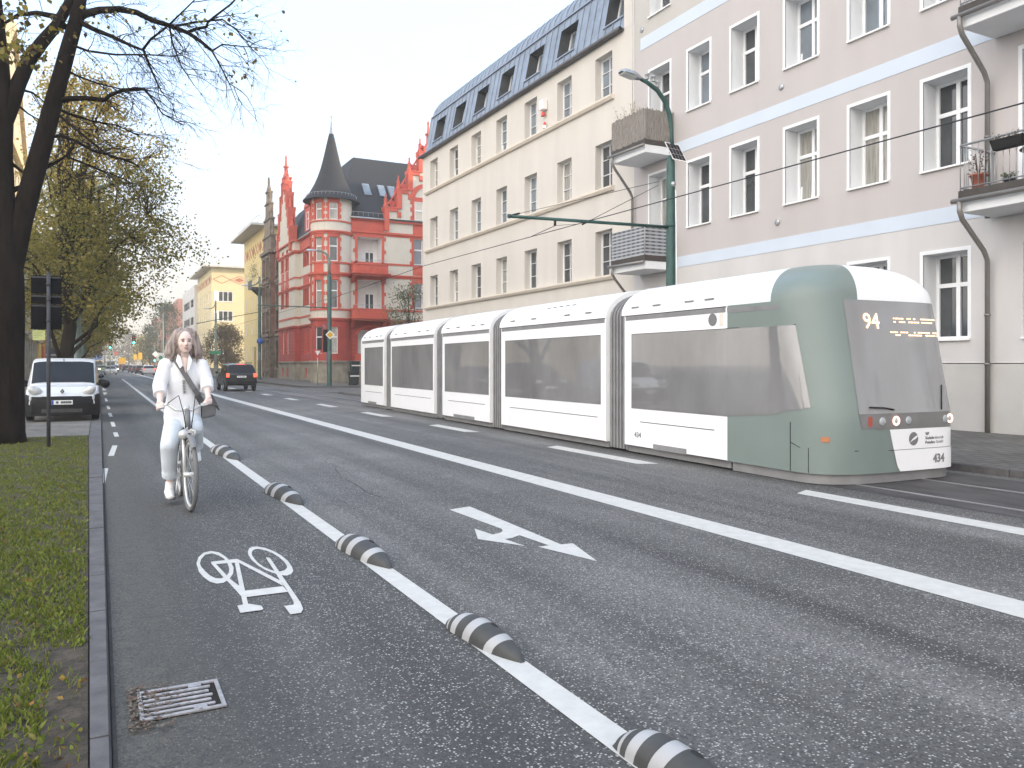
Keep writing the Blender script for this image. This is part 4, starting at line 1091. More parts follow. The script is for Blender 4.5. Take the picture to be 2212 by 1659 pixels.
# --- added unseen house behind the cream house, blocking low sun from the street
b = root('sun_blocking_house', 'plain rendered house added out of view behind the cream house, to shade the street', 'building', (36, 50, 0))
ro_ = [(a, a + 1.2, z, z + 1.7, .2) for a in (44, 47, 50, 53, 56, 59) for z in (1.5, 5, 8.5, 12, 15)]
mb = MB(); wall(mb, FX(36), 38, 66, 0, 19, ro_); mb.quad((36, 38, 0), (48, 38, 0), (48, 38, 19), (36, 38, 19)); mb.quad((36, 66, 0), (48, 66, 0), (48, 66, 19), (36, 66, 19)); mb.quad((48, 38, 0), (48, 66, 0), (48, 66, 19), (48, 38, 19)); mb.build('wall', m_lightgrey, b)
mb = MB(); mb.prism([(35.6, 37.6, 19), (48.4, 37.6, 19), (42, 37.6, 22)], (0, 28.8, 0)); mb.build('roof', m_slate, b)
# ------------------------------------------------------------------ tram (local: x across, y from the front backwards, z up)
m_tw = M('tram_white_paint', (.82, .82, .83), rough=.32, var=.02, scale=1.5, spec=.5)
m_tg = M('tram_green_grey_paint', (.175, .215, .20), rough=.35, var=.06, scale=.7)
m_tgl = M('tram_tinted_glass', (.205, .203, .205), rough=.03, var=.22, scale=.8, bump=.0012, bscale=1.2, spec=1.6, stretch=(1, 1, .5))
m_tws = M('tram_windscreen', (.26, .26, .265), rough=.06, var=.16, scale=.6, spec=.7, stretch=(1.5, 1, .3))
m_tgr = M('tram_grey_bellows', (.21, .208, .21), rough=.7, var=.15, scale=3)
m_line = M('panel_gap', (.012, .012, .012), rough=.8, var=0)
m_pale = M('tram_pale_roof', (.66, .72, .72), rough=.4, var=.03)
tram = root('tram', 'long white five-part articulated tram with grey windows and green-grey front end, number 434', 'tram')
TW, ZC, ZT = 2.62, 2.56, 3.14
def sec(inset=0.0, z0=.15):
    pts = [(inset, z0), (inset, ZC)]
    for i in range(1, 9):
        r = pi / 2 * i / 8
        pts.append((inset + 1.0 * (1 - math.cos(r)), ZC + (ZT - ZC - inset) * math.sin(r)))
    pts.append((TW / 2, ZT - inset + .02))
    return pts + [(TW - x, z) for x, z in reversed(pts[:-1])]
def shell(mb, y0, y1, inset=0.0, z0=.15, m=0, n=1):
    s_ = sec(inset, z0); k = len(s_)
    for j in range(n):
        a, c = y0 + (y1 - y0) * j / n, y0 + (y1 - y0) * (j + 1) / n
        mb.add([(x, a, z) for x, z in s_] + [(x, c, z) for x, z in s_], [(i, i + 1, k + i + 1, k + i) for i in range(k - 1)], m, True)
    for y in (y0, y1): mb.poly([(x, y, z) for x, z in s_], m)
mods = [(2.02, 4.85, 2.02, 4.62, 'notch'), (5.5, 10.3, 5.68, 10.06, ''), (11.0, 14.4, 11.05, 14.2, 'notch'), (15.1, 19.5, 15.2, 19.35, ''), (20.3, 23.3, 20.45, 22.9, 'notch')]
for i, (y0, y1, g0, g1, kind) in enumerate(mods):
    mb = MB(); shell(mb, y0, y1)
    if i == 4:
        mb.add([], [])
    body = mb.build('tram_body', m_tw, tram)
    for x in (-.006, TW + .006):
        mb = MB(); mb.box(min(x, x + (.02 if x < 1 else -.02)), max(x, x + (.02 if x < 1 else -.02)), g0, g1, .84 if i == 0 else .86, 2.2 + .02 * i)
        mb.build('window_band', m_tgl, body)
    for x in (-.004, TW - .006):
        mb = MB(); mb.box(x, x + .01, y0 + .04, y1 - .04, 2.46, 2.54)
        mb.build('gutter_strip', m_tgr, body)
    mb = MB()
    mb.box(-.003, .01, y0 + .02, y1 - .02, 2.535, 2.555)
    mb.box(-.004, .01, y0 + .3, y1 - .5, .60, .612)
    mb.box(-.003, .01, g0, g1, 2.2 + .02 * i, 2.21 + .02 * i)
    mb.box(-.003, .01, y0 + .01, y1 - .01, .15, .158)
    mb.build('panel_line', m_line, body)
    if kind:
        mb = MB(); mb.box(-.005, .02, y0 + 1.0, y1 - .9, .146, .24); mb.build('bogie_gap', m_tgr, body)
    mb = MB()
    for f in (.12, .3, .62, .85):
        y = y0 + (y1 - y0) * f; mb.box(.012, .05, y, y + .22, 2.68, 2.71)
    if i == 1:
        for a in range(5):
            for c in range(3): mb.box(.2 + .13 * c, .26 + .13 * c, 7.0 + .28 * a, 7.14 + .28 * a, ZC + .28 + .075 * c, ZC + .37 + .06 * c)
    mb.build('roof_vent', m_tgr, body)
    mb = MB(); mb.box(.08, TW - .08, y0, y1, .03, .15); mb.build('underframe', m_tgr, body)
for i in range(4):
    y0, y1 = mods[i][1], mods[i + 1][0]
    mb = MB(); n = 6
    for j in range(n):
        a = y0 + (y1 - y0) * j / n; c = y0 + (y1 - y0) * (j + 1) / n
        shell(mb, a, (a + c) / 2, .07, .05); shell(mb, (a + c) / 2, c, .10, .05)
    bl = mb.build('gangway_bellows', m_tgr, tram)
    mb = MB(); 
    s_ = sec(-.004); k = len(s_)
    for q0, q1 in ((y0 - .08, y0 + .10),):
        mb = MB()
        lo = [i_ for i_, p in enumerate(s_) if p[1] > 2.0]
        mb.add([(x, q0, z) for x, z in s_] + [(x, q1, z) for x, z in s_], [(i_, i_ + 1, k + i_ + 1, k + i_) for i_ in range(k - 1) if 0 < i_ < k - 2], 0, True)
        mb.build('roof_arch', m_tw, bl)
    mb = MB(); mb.box(.4, TW - .4, y0, y1, .02, .2); mb.build('coupling_cover', m_tgr, bl)
# rear end
mb = MB()
s_ = sec(); k = len(s_); prev = [(x, 23.3, z) for x, z in s_]
for y, sc_ in ((23.6, .97), (23.8, .90), (23.9, .80)):
    cur = [(TW / 2 + (x - TW / 2) * sc_, y, .15 + (z - .15) * (1 - (1 - sc_) * .5)) for x, z in s_]
    mb.add(prev + cur, [(i, i + 1, k + i + 1, k + i) for i in range(k - 1)], 0, True); prev = cur
mb.poly(prev); mb.build('tram_rear', m_tw, tram)
# --- cab
CD, CN, CNR = .80, 3.1, 7.0
def rake(z): return .0 if z < .95 else .30 * (min(z, ZC) - .95) / (ZC - .95)
def cpt(t, z, off=0.0):
    if t < -1: p = V((0, CD + rake(z) + (-1 - t), z)); nrm = V((-1, 0, 0))
    elif t > 1: p = V((TW, CD + rake(z) + (t - 1), z)); nrm = V((1, 0, 0))
    else:
        ph = pi * (1 - t) / 2; c, s2 = math.cos(ph), max(0, math.sin(ph))
        n_ = CN if c < 0 else CNR; p = V((TW / 2 * (1 + math.copysign(abs(c) ** (2 / n_), c)), rake(z) + CD * (1 - s2 ** (2 / n_)), z))
        xx = p.x / (TW / 2) - 1; yy = 1 - (p.y - rake(z)) / CD
        nrm = V((math.copysign(abs(xx) ** (n_ - 1), xx) / (TW / 2), -(max(0, yy) ** (n_ - 1)) / CD, 0))
        if nrm.length < 1e-6: nrm = V((-1 if t < 0 else 1, 0, 0))
        nrm.normalize()
    return p + nrm * off
def tx(x):
    c = x / (TW / 2) - 1
    return 1 - 2 * math.acos(math.copysign(min(1, abs(c)) ** ((CN if c < 0 else CNR) / 2), c)) / pi
def tend(z): return -1 - (2.02 - CD - rake(z))
mb = MB()
NT, NZ = 64, 14
ts = lambda z: [tend(z) + (-1 - tend(z)) * i / 6 for i in range(6)] + [-1 + 2 * i / NT for i in range(NT + 1)] + [1 - (tend(z) + 1) * -1 * -1 * 0 + (-1 - tend(z)) * i / 6 for i in range(1, 7)]
grid = []
for j in range(NZ + 1):
    z = .15 + (ZC - .15) * j / NZ
    grid.append([cpt(t, z) for t in ts(z)])
for j in range(1, 11):
    r = pi / 2 * j / 10; ins = 1.0 * (1 - math.cos(r)); z = ZC + (ZT - ZC) * math.sin(r)
    row = []
    for p in grid[NZ]:
        fx = (TW / 2 - ins) / (TW / 2)
        row.append(V((TW / 2 + (p.x - TW / 2) * fx, p.y + (2.02 - p.y) * ins * .42, z)))
    grid.append(row)
k = len(grid[0])
NR = len(grid)
def cells(mb, cond, m=0):
    vs = [p for row in grid for p in row]
    mb.add(vs, [(j * k + i, j * k + i + 1, (j + 1) * k + i + 1, (j + 1) * k + i) for j in range(NR - 1) for i in range(k - 1) if cond(i, j)], m, True)
itl, itr = 6 + int(NT * .27), k
IW = 6 + int(NT * (tx(.92) + 1) / 2)
cells(mb, lambda i, j: j < NZ or (6 <= i < IW))
cab = mb.build('cab', m_tg, tram)
mb = MB(); cells(mb, lambda i, j: j >= NZ and i >= IW); mb.build('cab_roof', m_tw, cab)
mb = MB(); cells(mb, lambda i, j: j >= NZ and i < 6); mb.poly([p for p in grid[-1]]); mb.build('cab_roof_side', m_pale, cab)
def panel(name, mat, corners, off, parent=None, nu=18, nv=8):
    (t0, z0), (t1, z1), (t2, z2), (t3, z3) = corners       # TL TR BR BL
    mb = MB(); vs = []
    for j in range(nv + 1):
        f = j / nv
        for i in range(nu + 1):
            g = i / nu
            ta, za = t0 + (t1 - t0) * g, z0 + (z1 - z0) * g; tb, zb = t3 + (t2 - t3) * g, z3 + (z2 - z3) * g
            vs.append(cpt(ta + (tb - ta) * f, za + (zb - za) * f, off))
    mb.add(vs, [(j * (nu + 1) + i, j * (nu + 1) + i + 1, (j + 1) * (nu + 1) + i + 1, (j + 1) * (nu + 1) + i) for j in range(nv) for i in range(nu)], 0, True)
    return mb.build(name, mat, parent or cab)
ws = panel('windscreen', m_tws, [(tx(.60), 2.56), (tx(2.56), 2.54), (tx(2.58), .97), (tx(.58), .97)], .006, nu=30)
panel('lamp_band', M('lamp_band_grey', (.17, .165, .165), rough=.3, var=.1), [(tx(.58), .968), (tx(2.58), .968), (tx(2.58), .74), (tx(.62), .76)], .006, nu=30, nv=3)
panel('front_white_panel', m_tw, [(tx(1.12), .745), (tx(2.58), .735), (tx(2.58), .46), (tx(1.2), .46)], .006, nu=24, nv=4)
panel('bumper', m_tw, [(tx(1.2), .452), (tx(2.58), .452), (tx(2.58), .155), (tx(1.32), .155)], .012, nu=24, nv=4)
panel('side_glass', m_tgl, [(tend(2.18), 2.2), (-.80, 2.2), (-.76, 1.06), (-1.25, .92)], .005, nu=20)
panel('side_glass', m_tgl, [(tend(1.5), 2.2), (-1.25, 2.2), (-1.25, .92), (tend(.9), .84)], .0045, nu=10)
panel('underframe', m_tgr, [(-2.15, .15), (1.2, .15), (1.2, .01), (-2.15, .01)], -.05, nu=40, nv=1)
panel('gutter_strip', m_tgr, [(tend(2.5), 2.53), (-.95, 2.5), (-.95, 2.44), (tend(2.45), 2.45)], .004, nu=12, nv=1)
mb = MB()
for t0, t1, z0, z1 in ((tend(.16), -1.0, .16, .165),):
    pass
def tline(pts, w=.008):
    mb = MB(); mb.tube([cpt(t, z, .004) for t, z in pts], w, 4, sm=False); return mb.build('panel_line', m_line, cab)
tline([(-.98, .15), (-.98, .84)], .005); tline([(-.80, .16), (-.80, .5)], .004); tline([(-.98, .56), (-.9, .5), (-.3, .47), (tx(1.2), .455)], .005); tline([(tend(2.2), 2.21), (-.8, 2.21)], .006)
# lamps
def lamp(x, z, r, mat, name):
    mb = MB(); c = cpt(tx(x), z, .004); n = V((0, -1, 0))
    mb.lathe([(r, -.02), (r, .006), (r * .8, .014), (0, .018)], c, 20, ax=Matrix.Rotation(pi / 2, 3, 'X')); return mb.build(name, mat, cab)
m_lens = M('lamp_lens', (.34, .36, .37), rough=.1, var=.1, spec=1)
m_ringe = M('lit_lamp_ring', (.9, .5, .4), rough=.3, var=0, emit=(1, .55, .42), estr=.9)
m_orange = M('orange_indicator', (.42, .16, .07), rough=.3, var=.1)
m_redl = M('red_marker_lens', (.36, .07, .05), rough=.3, var=.1)
for x in (.98, 1.5, 2.30): lamp(x, .86, .06, m_lens, 'headlamp')
for x in (1.24, 2.42):
    mb = MB(); mb.lathe([(.055 + .012 * math.cos(q * pi / 4), .01 + .012 * math.sin(q * pi / 4)) for q in range(9)], cpt(tx(x), .865, .004), 22, ax=Matrix.Rotation(pi / 2, 3, 'X')); mb.build('lamp_ring', m_ringe, cab)
    lamp(x, .865, .045, m_lens, 'headlamp')
panel('marker_lamp', m_redl, [(tx(.72), .93), (tx(.79), .93), (tx(.79), .80), (tx(.72), .80)], .01, nu=3, nv=3)
panel('indicator', m_orange, [(-.66, .66), (-.56, .66), (-.56, .59), (-.66, .59)], .008, nu=4, nv=2)
# lettering
m_ink = M('dark_lettering', (.10, .10, .10), rough=.6, var=0)
m_led = M('amber_display', (.9, .5, .2), rough=.5, var=0, emit=(1, .62, .36), estr=.85)
xd, ud = (1, 0, 0), (0, .18, 1)
def ftext(nm, body, size, mat, par, x, z, wd, off=.02, align='LEFT', bold=0):
    p, q = cpt(tx(x), z, off), cpt(tx(min(x + wd, 2.6)), z, off)
    xdir = (q - p).normalized(); up = (cpt(tx(x), z + .1, off) - p).normalized(); up = (up - xdir * up.dot(xdir)).normalized()
    return text_obj(nm, body, size, mat, par, p, xdir, up, align=align, bold=bold)
ftext('fleet_number', '434', .17, M('number_grey', (.2, .2, .2), var=0), cab, 2.0, .30, .3, off=.022, bold=.004)
ftext('operator_lettering', 'ViP\nVerkehrsbetrieb\nPotsdam GmbH', .062, m_ink, cab, 1.84, .60, .5, off=.015)
mb = MB(); c = cpt(tx(1.6), .60, .008)
mb.add([c] + [c + V((.095 * math.cos(2 * pi * i / 28), .02 * 0, .095 * math.sin(2 * pi * i / 28))) for i in range(28)], [(0, 1 + i, 1 + (i + 1) % 28) for i in range(28)])
em = mb.build('emblem', M('emblem_grey', (.17, .17, .17), var=.05), cab)
mb = MB(); q = lambda x, z: c + V((x, -.006, z))
mb.poly([q(-.085, -.05), q(-.03, .0), q(.03, .035), q(.10, .055), q(.04, .0), q(-.02, -.02)]); mb.build('emblem_swoosh', m_tw, em)
ftext('display_text', '94', .32, m_led, ws, .88, 2.25, .4, off=.018)
rr = random.Random(4)
# the destination is a broken row of dots in the photo: dot rows
for z, x0, x1 in ((2.30, 1.5, 2.45), (2.25, 1.5, 2.45), (2.10, 1.4, 2.5), (2.06, 1.5, 2.5)):
    mb = MB(); x = x0
    while x < x1:
        wd = rr.choice((.02, .02, .035, .05))
        if rr.random() < .75:
            p = cpt(tx(min(x, 2.54)), z, .012); p2 = cpt(tx(min(x + wd, 2.55)), z, .012)
            mb.hexa([p + V((0, 0, 0)), p2, p2 + V((0, .008, 0)), p + V((0, .008, 0)), p + V((0, .004, .018)), p2 + V((0, .004, .018)), p2 + V((0, .012, .018)), p + V((0, .012, .018))])
        x += wd + .022
    mb.build('display_dots', m_led, ws)
text_obj('fleet_number', '434', .14, m_ink, tram, (-.006, 4.42, .36), (0, -1, 0), (0, 0, 1), align='CENTER')
mb = MB(); mb.lathe([(0, .0), (.10, .0)], (-.008, 2.36, 2.36), 20, ax=Matrix.Rotation(-pi / 2, 3, 'Y')); mb.build('side_emblem', bpy.data.materials['emblem_grey'], tram)
mb = MB(); mb.box(-.01, .0, 2.12, 2.2, 2.26, 2.46); mb.build('button_plate', M('button_plate_cream', (.7, .62, .55), var=.05), tram, bev=.02)
# seats and interior seen dimly are left to the tint; wipers
mb = MB(); mb.tube([cpt(tx(1.2), 1.02, .02), cpt(tx(1.0), 1.05, .03), cpt(tx(.75), 1.06, .025)], .012, 5); mb.build('wiper', m_line, ws); mb = MB(); mb.tube([cpt(tx(2.2), 1.0, .02), cpt(tx(2.3), 1.35, .02)], .01, 5); mb.build('wiper', m_line, ws)
tram.location = (8.60, 7.42, 0)
tram.rotation_euler = (0, 0, -R(1.54))

# ------------------------------------------------------------------ road vehicles (local: +y is the nose)
KINDS = {
 'suv': [(-2.33, .45, .98, 1.0, .84, .78), (-2.29, .36, 1.08, 1.11, .91, .85), (-2.0, .34, 1.12, 1.63, .93, .72), (-1.1, .34, 1.11, 1.71, .935, .74), (.3, .34, 1.09, 1.70, .935, .74), (.7, .34, 1.07, 1.62, .93, .72), (1.35, .34, 1.03, 1.06, .92, .80), (2.1, .36, .94, .98, .90, .76), (2.32, .42, .72, .76, .8, .66)],
 'sedan': [(-2.3, .42, .82, .85, .76, .68), (-2.2, .3, .90, .94, .84, .76), (-1.55, .26, .93, .97, .88, .76), (-.95, .25, .94, 1.36, .88, .62), (-.2, .25, .93, 1.43, .885, .64), (.4, .25, .92, 1.38, .885, .62), (1.05, .25, .90, .93, .88, .76), (1.95, .27, .78, .82, .85, .7), (2.25, .36, .6, .64, .74, .6)],
 'hatch': [(-2.05, .42, .86, .89, .80, .74), (-2.0, .3, .98, 1.01, .86, .80), (-1.75, .27, 1.0, 1.42, .88, .66), (-1.0, .26, .99, 1.50, .885, .68), (.2, .26, .97, 1.50, .885, .68), (.6, .26, .96, 1.42, .885, .66), (1.2, .26, .93, .96, .88, .76), (1.85, .28, .8, .84, .85, .7), (2.05, .36, .62, .66, .74, .6)],
 'van': [(-2.1, .36, 1.0, 1.62, .86, .76), (-2.06, .28, 1.02, 1.72, .91, .80), (-1.2, .27, 1.03, 1.78, .915, .80), (.2, .27, 1.03, 1.79, .915, .80), (.62, .27, 1.03, 1.72, .915, .79), (1.3, .27, 1.0, 1.04, .915, .82), (1.72, .27, .92, .96, .90, .78), (1.98, .3, .76, .80, .86, .68), (2.08, .36, .62, .66, .8, .6)],
 'bus': [(-3.4, .4, 1.2, 2.5, .98, .9), (-3.35, .34, 1.2, 2.62, 1.0, .92), (0, .34, 1.2, 2.65, 1.0, .92), (2.3, .34, 1.2, 2.62, 1.0, .92), (2.75, .34, 1.2, 2.5, 1.0, .9), (3.25, .34, 1.15, 1.2, .99, .9), (3.5, .4, .9, .95, .95, .8)],
}
CABIN = {'suv': (1, 6), 'sedan': (2, 6), 'hatch': (1, 6), 'van': (0, 5), 'bus': (0, 5)}
def carsec(s):
    y, zl, zb, zr, wl, wr = s
    h = [(wl * .9, zl), (wl, zl + .14), (wl * 1.0, zb - .12), (wl * .975, zb), (wr * 1.02, zr - .07), (wr * .93, zr - .02), (wr * .6, zr)]
    return [(x, y, z) for x, z in h] + [(-x, y, z) for x, z in reversed(h)]
def wheel_at(parent, x, y, r=.33, wd=.2):
    ax = Matrix.Rotation(pi / 2, 3, 'Y')
    mb = MB(); mb.lathe([(r * .62, -wd / 2), (r * .9, -wd / 2), (r, -wd * .35), (r, wd * .35), (r * .9, wd / 2), (r * .62, wd / 2)], (x, y, r), 20, ax=ax); wh = mb.build('wheel', rubber, parent)
    s = 1 if x > 0 else -1
    mb = MB(); mb.lathe([(r * .64, .0), (r * .6, s * wd * .42), (r * .2, s * wd * .36), (0, s * wd * .4)], (x, y, r), 10, ax=ax, sm=False); mb.build('rim', steel, wh)
def car(name, label, cat, kind, paint, loc, rz, rear=None, front=None, group=None, plate=True, detail=True):
    t = root(name, label, cat, (0, 0, 0), 0, group)
    S = KINDS[kind]; secs = [carsec(s) for s in S]; k = 14
    mb = MB()
    for a, c in zip(secs, secs[1:]):
        mb.add(a + c, [(i, (i + 1) % k, k + (i + 1) % k, k + i) for i in range(k)], 0, True)
    mb.poly(secs[0]); mb.poly(secs[-1])
    body = mb.build('body', paint, t)
    md = body.modifiers.new('bevel', 'BEVEL'); md.width = .03; md.segments = 2; md.limit_method = 'ANGLE'; md.angle_limit = R(35)
    i0, i1 = CABIN[kind]
    gl = tintglass
    def lerp(p, q, f): return V(p) + (V(q) - V(p)) * f
    # side glass
    for sgn in (0, 1):
        mb = MB()
        for i in range(i0, i1):
            if kind == 'van' and i < 3 and name == 'delivery_van': continue
            a, c = secs[i], secs[i + 1]
            bi, ti = (3, 4) if sgn == 0 else (10, 9)
            o = V((.008 if sgn == 0 else -.008, 0, .004))
            g = .06
            mb.quad(lerp(lerp(a[bi], c[bi], g), lerp(a[ti], c[ti], g), .1) + o, lerp(lerp(a[bi], c[bi], 1 - g), lerp(a[ti], c[ti], 1 - g), .1) + o, lerp(lerp(a[bi], c[bi], 1 - g), lerp(a[ti], c[ti], 1 - g), .95) + o, lerp(lerp(a[bi], c[bi], g), lerp(a[ti], c[ti], g), .95) + o)
        mb.build('side_glass', gl, t)
    def screen(ia, ib, nm, up):
        a, c = secs[ia], secs[ib]        # a = base station, c = roof station
        mb = MB(); o = V((0, .012 * up, .012))
        vs = []
        for f in (.06, .5, .94):
            for ia_, ib_, g in ((4, 5, .5), (5, 6, .3), (6, 7, .0), (6, 7, 1.0), (8, 7, .3), (9, 8, .5)):
                p, q = lerp(a[ia_], a[ib_], g), lerp(c[ia_], c[ib_], g)
                vs.append(lerp(p, q, f) + o)
        n = 5
        mb.add(vs, [(r_ * 6 + j, r_ * 6 + j + 1, (r_ + 1) * 6 + j + 1, (r_ + 1) * 6 + j) for r_ in range(2) for j in range(n)], 0, True)
        return mb.build(nm, gl, t)
    screen(i1, i1 - 1, 'windscreen', 1)
    if kind in ('suv', 'hatch', 'sedan'): screen(i0, i0 + 1, 'rear_window', -1)
    r = .36 if kind in ('suv',) else (.45 if kind == 'bus' else .32)
    L0, L1 = S[0][0], S[-1][0]
    wl = S[3][4]
    for y in (L0 + .8, L1 - .82):
        for x in (-wl + .09, wl - .09): wheel_at(t, x, y, r)
    yr, yf = L0, L1
    mb = MB(); mb.box(-wl * .88, wl * .88, yr - .06, yr + .1, S[1][1] + .02, S[1][1] + .26); mb.build('rear_bumper', black_plastic if kind in ('suv', 'van') else paint, t, bev=.03)
    mb = MB(); mb.box(-wl * .84, wl * .84, yf - .12, yf + .06, S[1][1] - .02, S[1][1] + .26); mb.build('front_bumper', paint if kind != 'van' else black_plastic, t, bev=.03)
    for sg in (-1, 1):
        zb = S[1][2]
        mb = MB(); mb.box(*sorted((sg * wl * .76, sg * wl * .955)), yr - .035, yr + .12, zb - .22, zb + .02); mb.build('tail_lamp', rear or m_tail, t, bev=.02)
        zf = S[-1][2]
        mb = MB(); mb.box(*sorted((sg * wl * .52, sg * wl * .88)), yf - .2, yf + .01, zf - .04, zf + .12); mb.build('headlight', front or m_head, t, bev=.03)
        mb = MB(); mb.ball((sg * (wl + .08), S[i1][0] - .25, S[4][2] + .06), 1, 8, sc=(.11, .06, .075)); mb.build('mirror', paint if kind != 'van' else black_plastic, t)
    if plate:
        for y, zz in ((yr - .07, S[1][1] + .33 if kind != 'suv' else .9), (yf + .07, S[1][1] + .12)):
            mb = MB(); mb.box(-.26, .26, y - .005, y + .005, zz - .055, zz + .055); mb.build('number_plate', white_matt, t)
    t.location = loc; t.rotation_euler = (0, 0, rz)
    return t
tintglass = M('car_tinted_glass', (.018, .021, .026), rough=.05, var=.2, spec=.22)
m_tail = M('tail_lamp_red', (.35, .02, .015), rough=.25, var=.1)
m_taillit = M('tail_lamp_lit', (.8, .05, .03), rough=.3, var=0, emit=(1, .08, .04), estr=.9)
m_head = M('headlamp_glass', (.55, .57, .58), rough=.12, var=.1, spec=1)
m_headlit = M('headlamp_lit', (1, .95, .8), rough=.3, var=0, emit=(1, .92, .75), estr=5)
def paint(name, c, r=.28): return M(name, c, rough=r, var=.04, spec=.6)
p_white, p_silver, p_black, p_dred, p_blue, p_grey, p_green, p_brown, p_cream = [paint(n, c) for n, c in (('white_car_paint', (.62, .63, .64)), ('silver_car_paint', (.36, .37, .38)), ('black_car_paint', (.010, .010, .011)), ('dark_red_car_paint', (.14, .02, .018)), ('dark_blue_car_paint', (.05, .06, .14)), ('grey_car_paint', (.09, .095, .1)), ('lime_car_paint', (.25, .34, .07)), ('brown_van_paint', (.16, .06, .04)), ('cream_truck_paint', (.50, .45, .34)))]
# black SUV ahead in the right lane
s = car('suv', 'black SUV driving away in the right lane with its brake lights lit', 'car', 'suv', p_black, (7.72, 53.2, 0), 0, rear=m_taillit, plate=False)
mb = MB(); mb.box(-.27, .27, -2.4, -2.36, .84, .95); pl = mb.build('number_plate', white_matt, None); pl.parent = s
mb = MB()
for x in (-.19, -.11, -.06, .03, .08, .13, .18): mb.box(x - .015, x + .015, -2.404, -2.40, .868, .925)
o = mb.build('plate_text', m_ink, None); o.parent = pl
mb = MB(); mb.box(-.25, .25, -2.08, -2.0, 1.64, 1.66); o = mb.build('high_brake_lamp', m_taillit, None); o.parent = s
for sg in (-1, 1):
    mb = MB(); mb.tube([(sg * .68, -1.7, 1.70), (sg * .7, -1.5, 1.76), (sg * .7, .3, 1.76), (sg * .68, .5, 1.7)], .02, 6); o = mb.build('roof_rail', dark_metal, None); o.parent = s
# white delivery van parked facing the camera
s = car('delivery_van', 'white delivery van with black bumper parked facing the camera behind the sign pole', 'van', 'van', p_white, (-.93, 27.75, .045), pi, plate=False)
def vp(mb, nm, mat, bev=0):
    o = mb.build(nm, mat, None, bev=bev); o.parent = s; return o
mb = MB()
pl_ = [(-.945, 1.02), (-.945, 1.7), (-.90, 2.0), (-.6, 2.15), (.6, 2.15), (.90, 2.0), (.945, 1.7), (.945, 1.02)]
mb.add([(x * 1.005, y, .17) for x, y in pl_] + [(x * 1.008, y + .02, .45) for x, y in pl_] + [(x * 1.0, y + .01, .74 - .06 * (abs(x) < .61)) for x, y in pl_] + [(x * .93, y - .16, .78 - .06 * (abs(x) < .61)) for x, y in pl_], [(r_ * 8 + i, r_ * 8 + i + 1, r_ * 8 + 9 + i, r_ * 8 + 8 + i) for r_ in range(3) for i in range(7)], 0, True)
vp(mb, 'bumper', black_plastic)
mb = MB(); mb.box(-.5, .5, 2.155, 2.168, .26, .36); vp(mb, 'grille', dark_metal)
for sg in (-1, 1):
    mb = MB(); mb.ball((sg * .66, 1.93, .86), 1, 14, sc=(.21, .14, .125), rot=Matrix.Rotation(-sg * .5, 3, 'Y') @ Matrix.Rotation(sg * .35, 3, 'Z')); hl = vp(mb, 'headlight', M('van_headlight', (.5, .5, .48), rough=.1, var=.35, scale=7, spec=1) if sg < 0 else bpy.data.materials['van_headlight'])
    mb = MB(); mb.tube([(sg * .88, 1.15, 1.02), (sg * 1.0, 1.18, 1.0)], .04, 6); mb.ball((sg * 1.08, 1.16, 1.02), 1, 10, sc=(.13, .07, .12)); vp(mb, 'mirror', black_plastic)
mb = MB(); mb.prism([(0, 2.055, .92), (.055, 2.055, .845), (0, 2.055, .77), (-.055, 2.055, .845)], (0, .03, 0)); em = vp(mb, 'emblem', dark_metal)
mb = MB(); mb.prism([(0, 2.088, .885), (.025, 2.088, .845), (0, 2.088, .805), (-.025, 2.088, .845)], (0, .004, 0), 0); o = mb.build('emblem_centre', chrome, None); o.parent = em
mb = MB(); mb.box(-.26, .26, 2.155, 2.17, .48, .60); npl = vp(mb, 'number_plate', white_matt)
mb = MB(); mb.box(205e-3, .258, 2.17, 2.173, .483, .597); o = mb.build('plate_blue_strip', M('plate_blue', (.02, .06, .3), var=0), None); o.parent = npl
mb = MB()
for x in (.12, -.0, -.055, -.11, -.165, -.2): mb.ball((x, 2.171, .54), 1, 10, sc=(.04, .004, .038))
o = mb.build('plate_text', m_ink, None); o.parent = npl
mb = MB(); mb.tube([(.0, .8, 1.7), (0, .86, 1.76)], .012, 5); vp(mb, 'aerial', m_line)
mb = MB(); mb.box(.45, .75, .66, .69, 1.56, 1.6); vp(mb, 'sun_visor', M('yellow_visor', (.5, .4, .1), var=.1))
car('suv', 'black SUV parked directly behind the white delivery van', 'car', 'suv', p_black, (-.95, 36.5, .045), pi)
car('parked_car', 'dark grey car parked third in the row on the left, behind the black SUV', 'car', 'hatch', p_grey, (-.95, 43.5, .045), pi)
# traffic
car('car', 'silver saloon car driving towards the camera in the middle of the road', 'car', 'sedan', p_silver, (1.55, 140, 0), pi, front=m_head)
car('car', 'white estate car with glowing tail lights, nearest in the queue on the right', 'car', 'hatch', p_white, (6.75, 136, 0), 0, rear=m_taillit)
g = 'cars queueing on the right lane'
for lab, knd, pt, x, y in (('black car just ahead of the white estate car in the queue', 'hatch', p_black, 6.35, 152), ('grey car second ahead of the white estate car in the queue', 'sedan', p_grey, 6.2, 166), ('dark red car in the middle of the far queue', 'hatch', p_dred, 6.1, 182), ('black car beyond the dark red car in the queue', 'hatch', p_black, 5.6, 205), ('brownish red van at the far head of the queue', 'van', p_brown, 5.4, 240)):
    car('car' if knd != 'van' else 'van', lab, 'car' if knd != 'van' else 'van', knd, pt, (x, y, 0), 0, rear=m_tail, group=g)
car('car', 'dark red car in the outer lane right of the white estate car', 'car', 'hatch', p_dred, (9.2, 150, 0), 0, rear=m_taillit)
car('car', 'dark blue car with bright headlight following behind the silver saloon', 'car', 'hatch', p_blue, (2.9, 195, 0), pi, front=m_headlit)
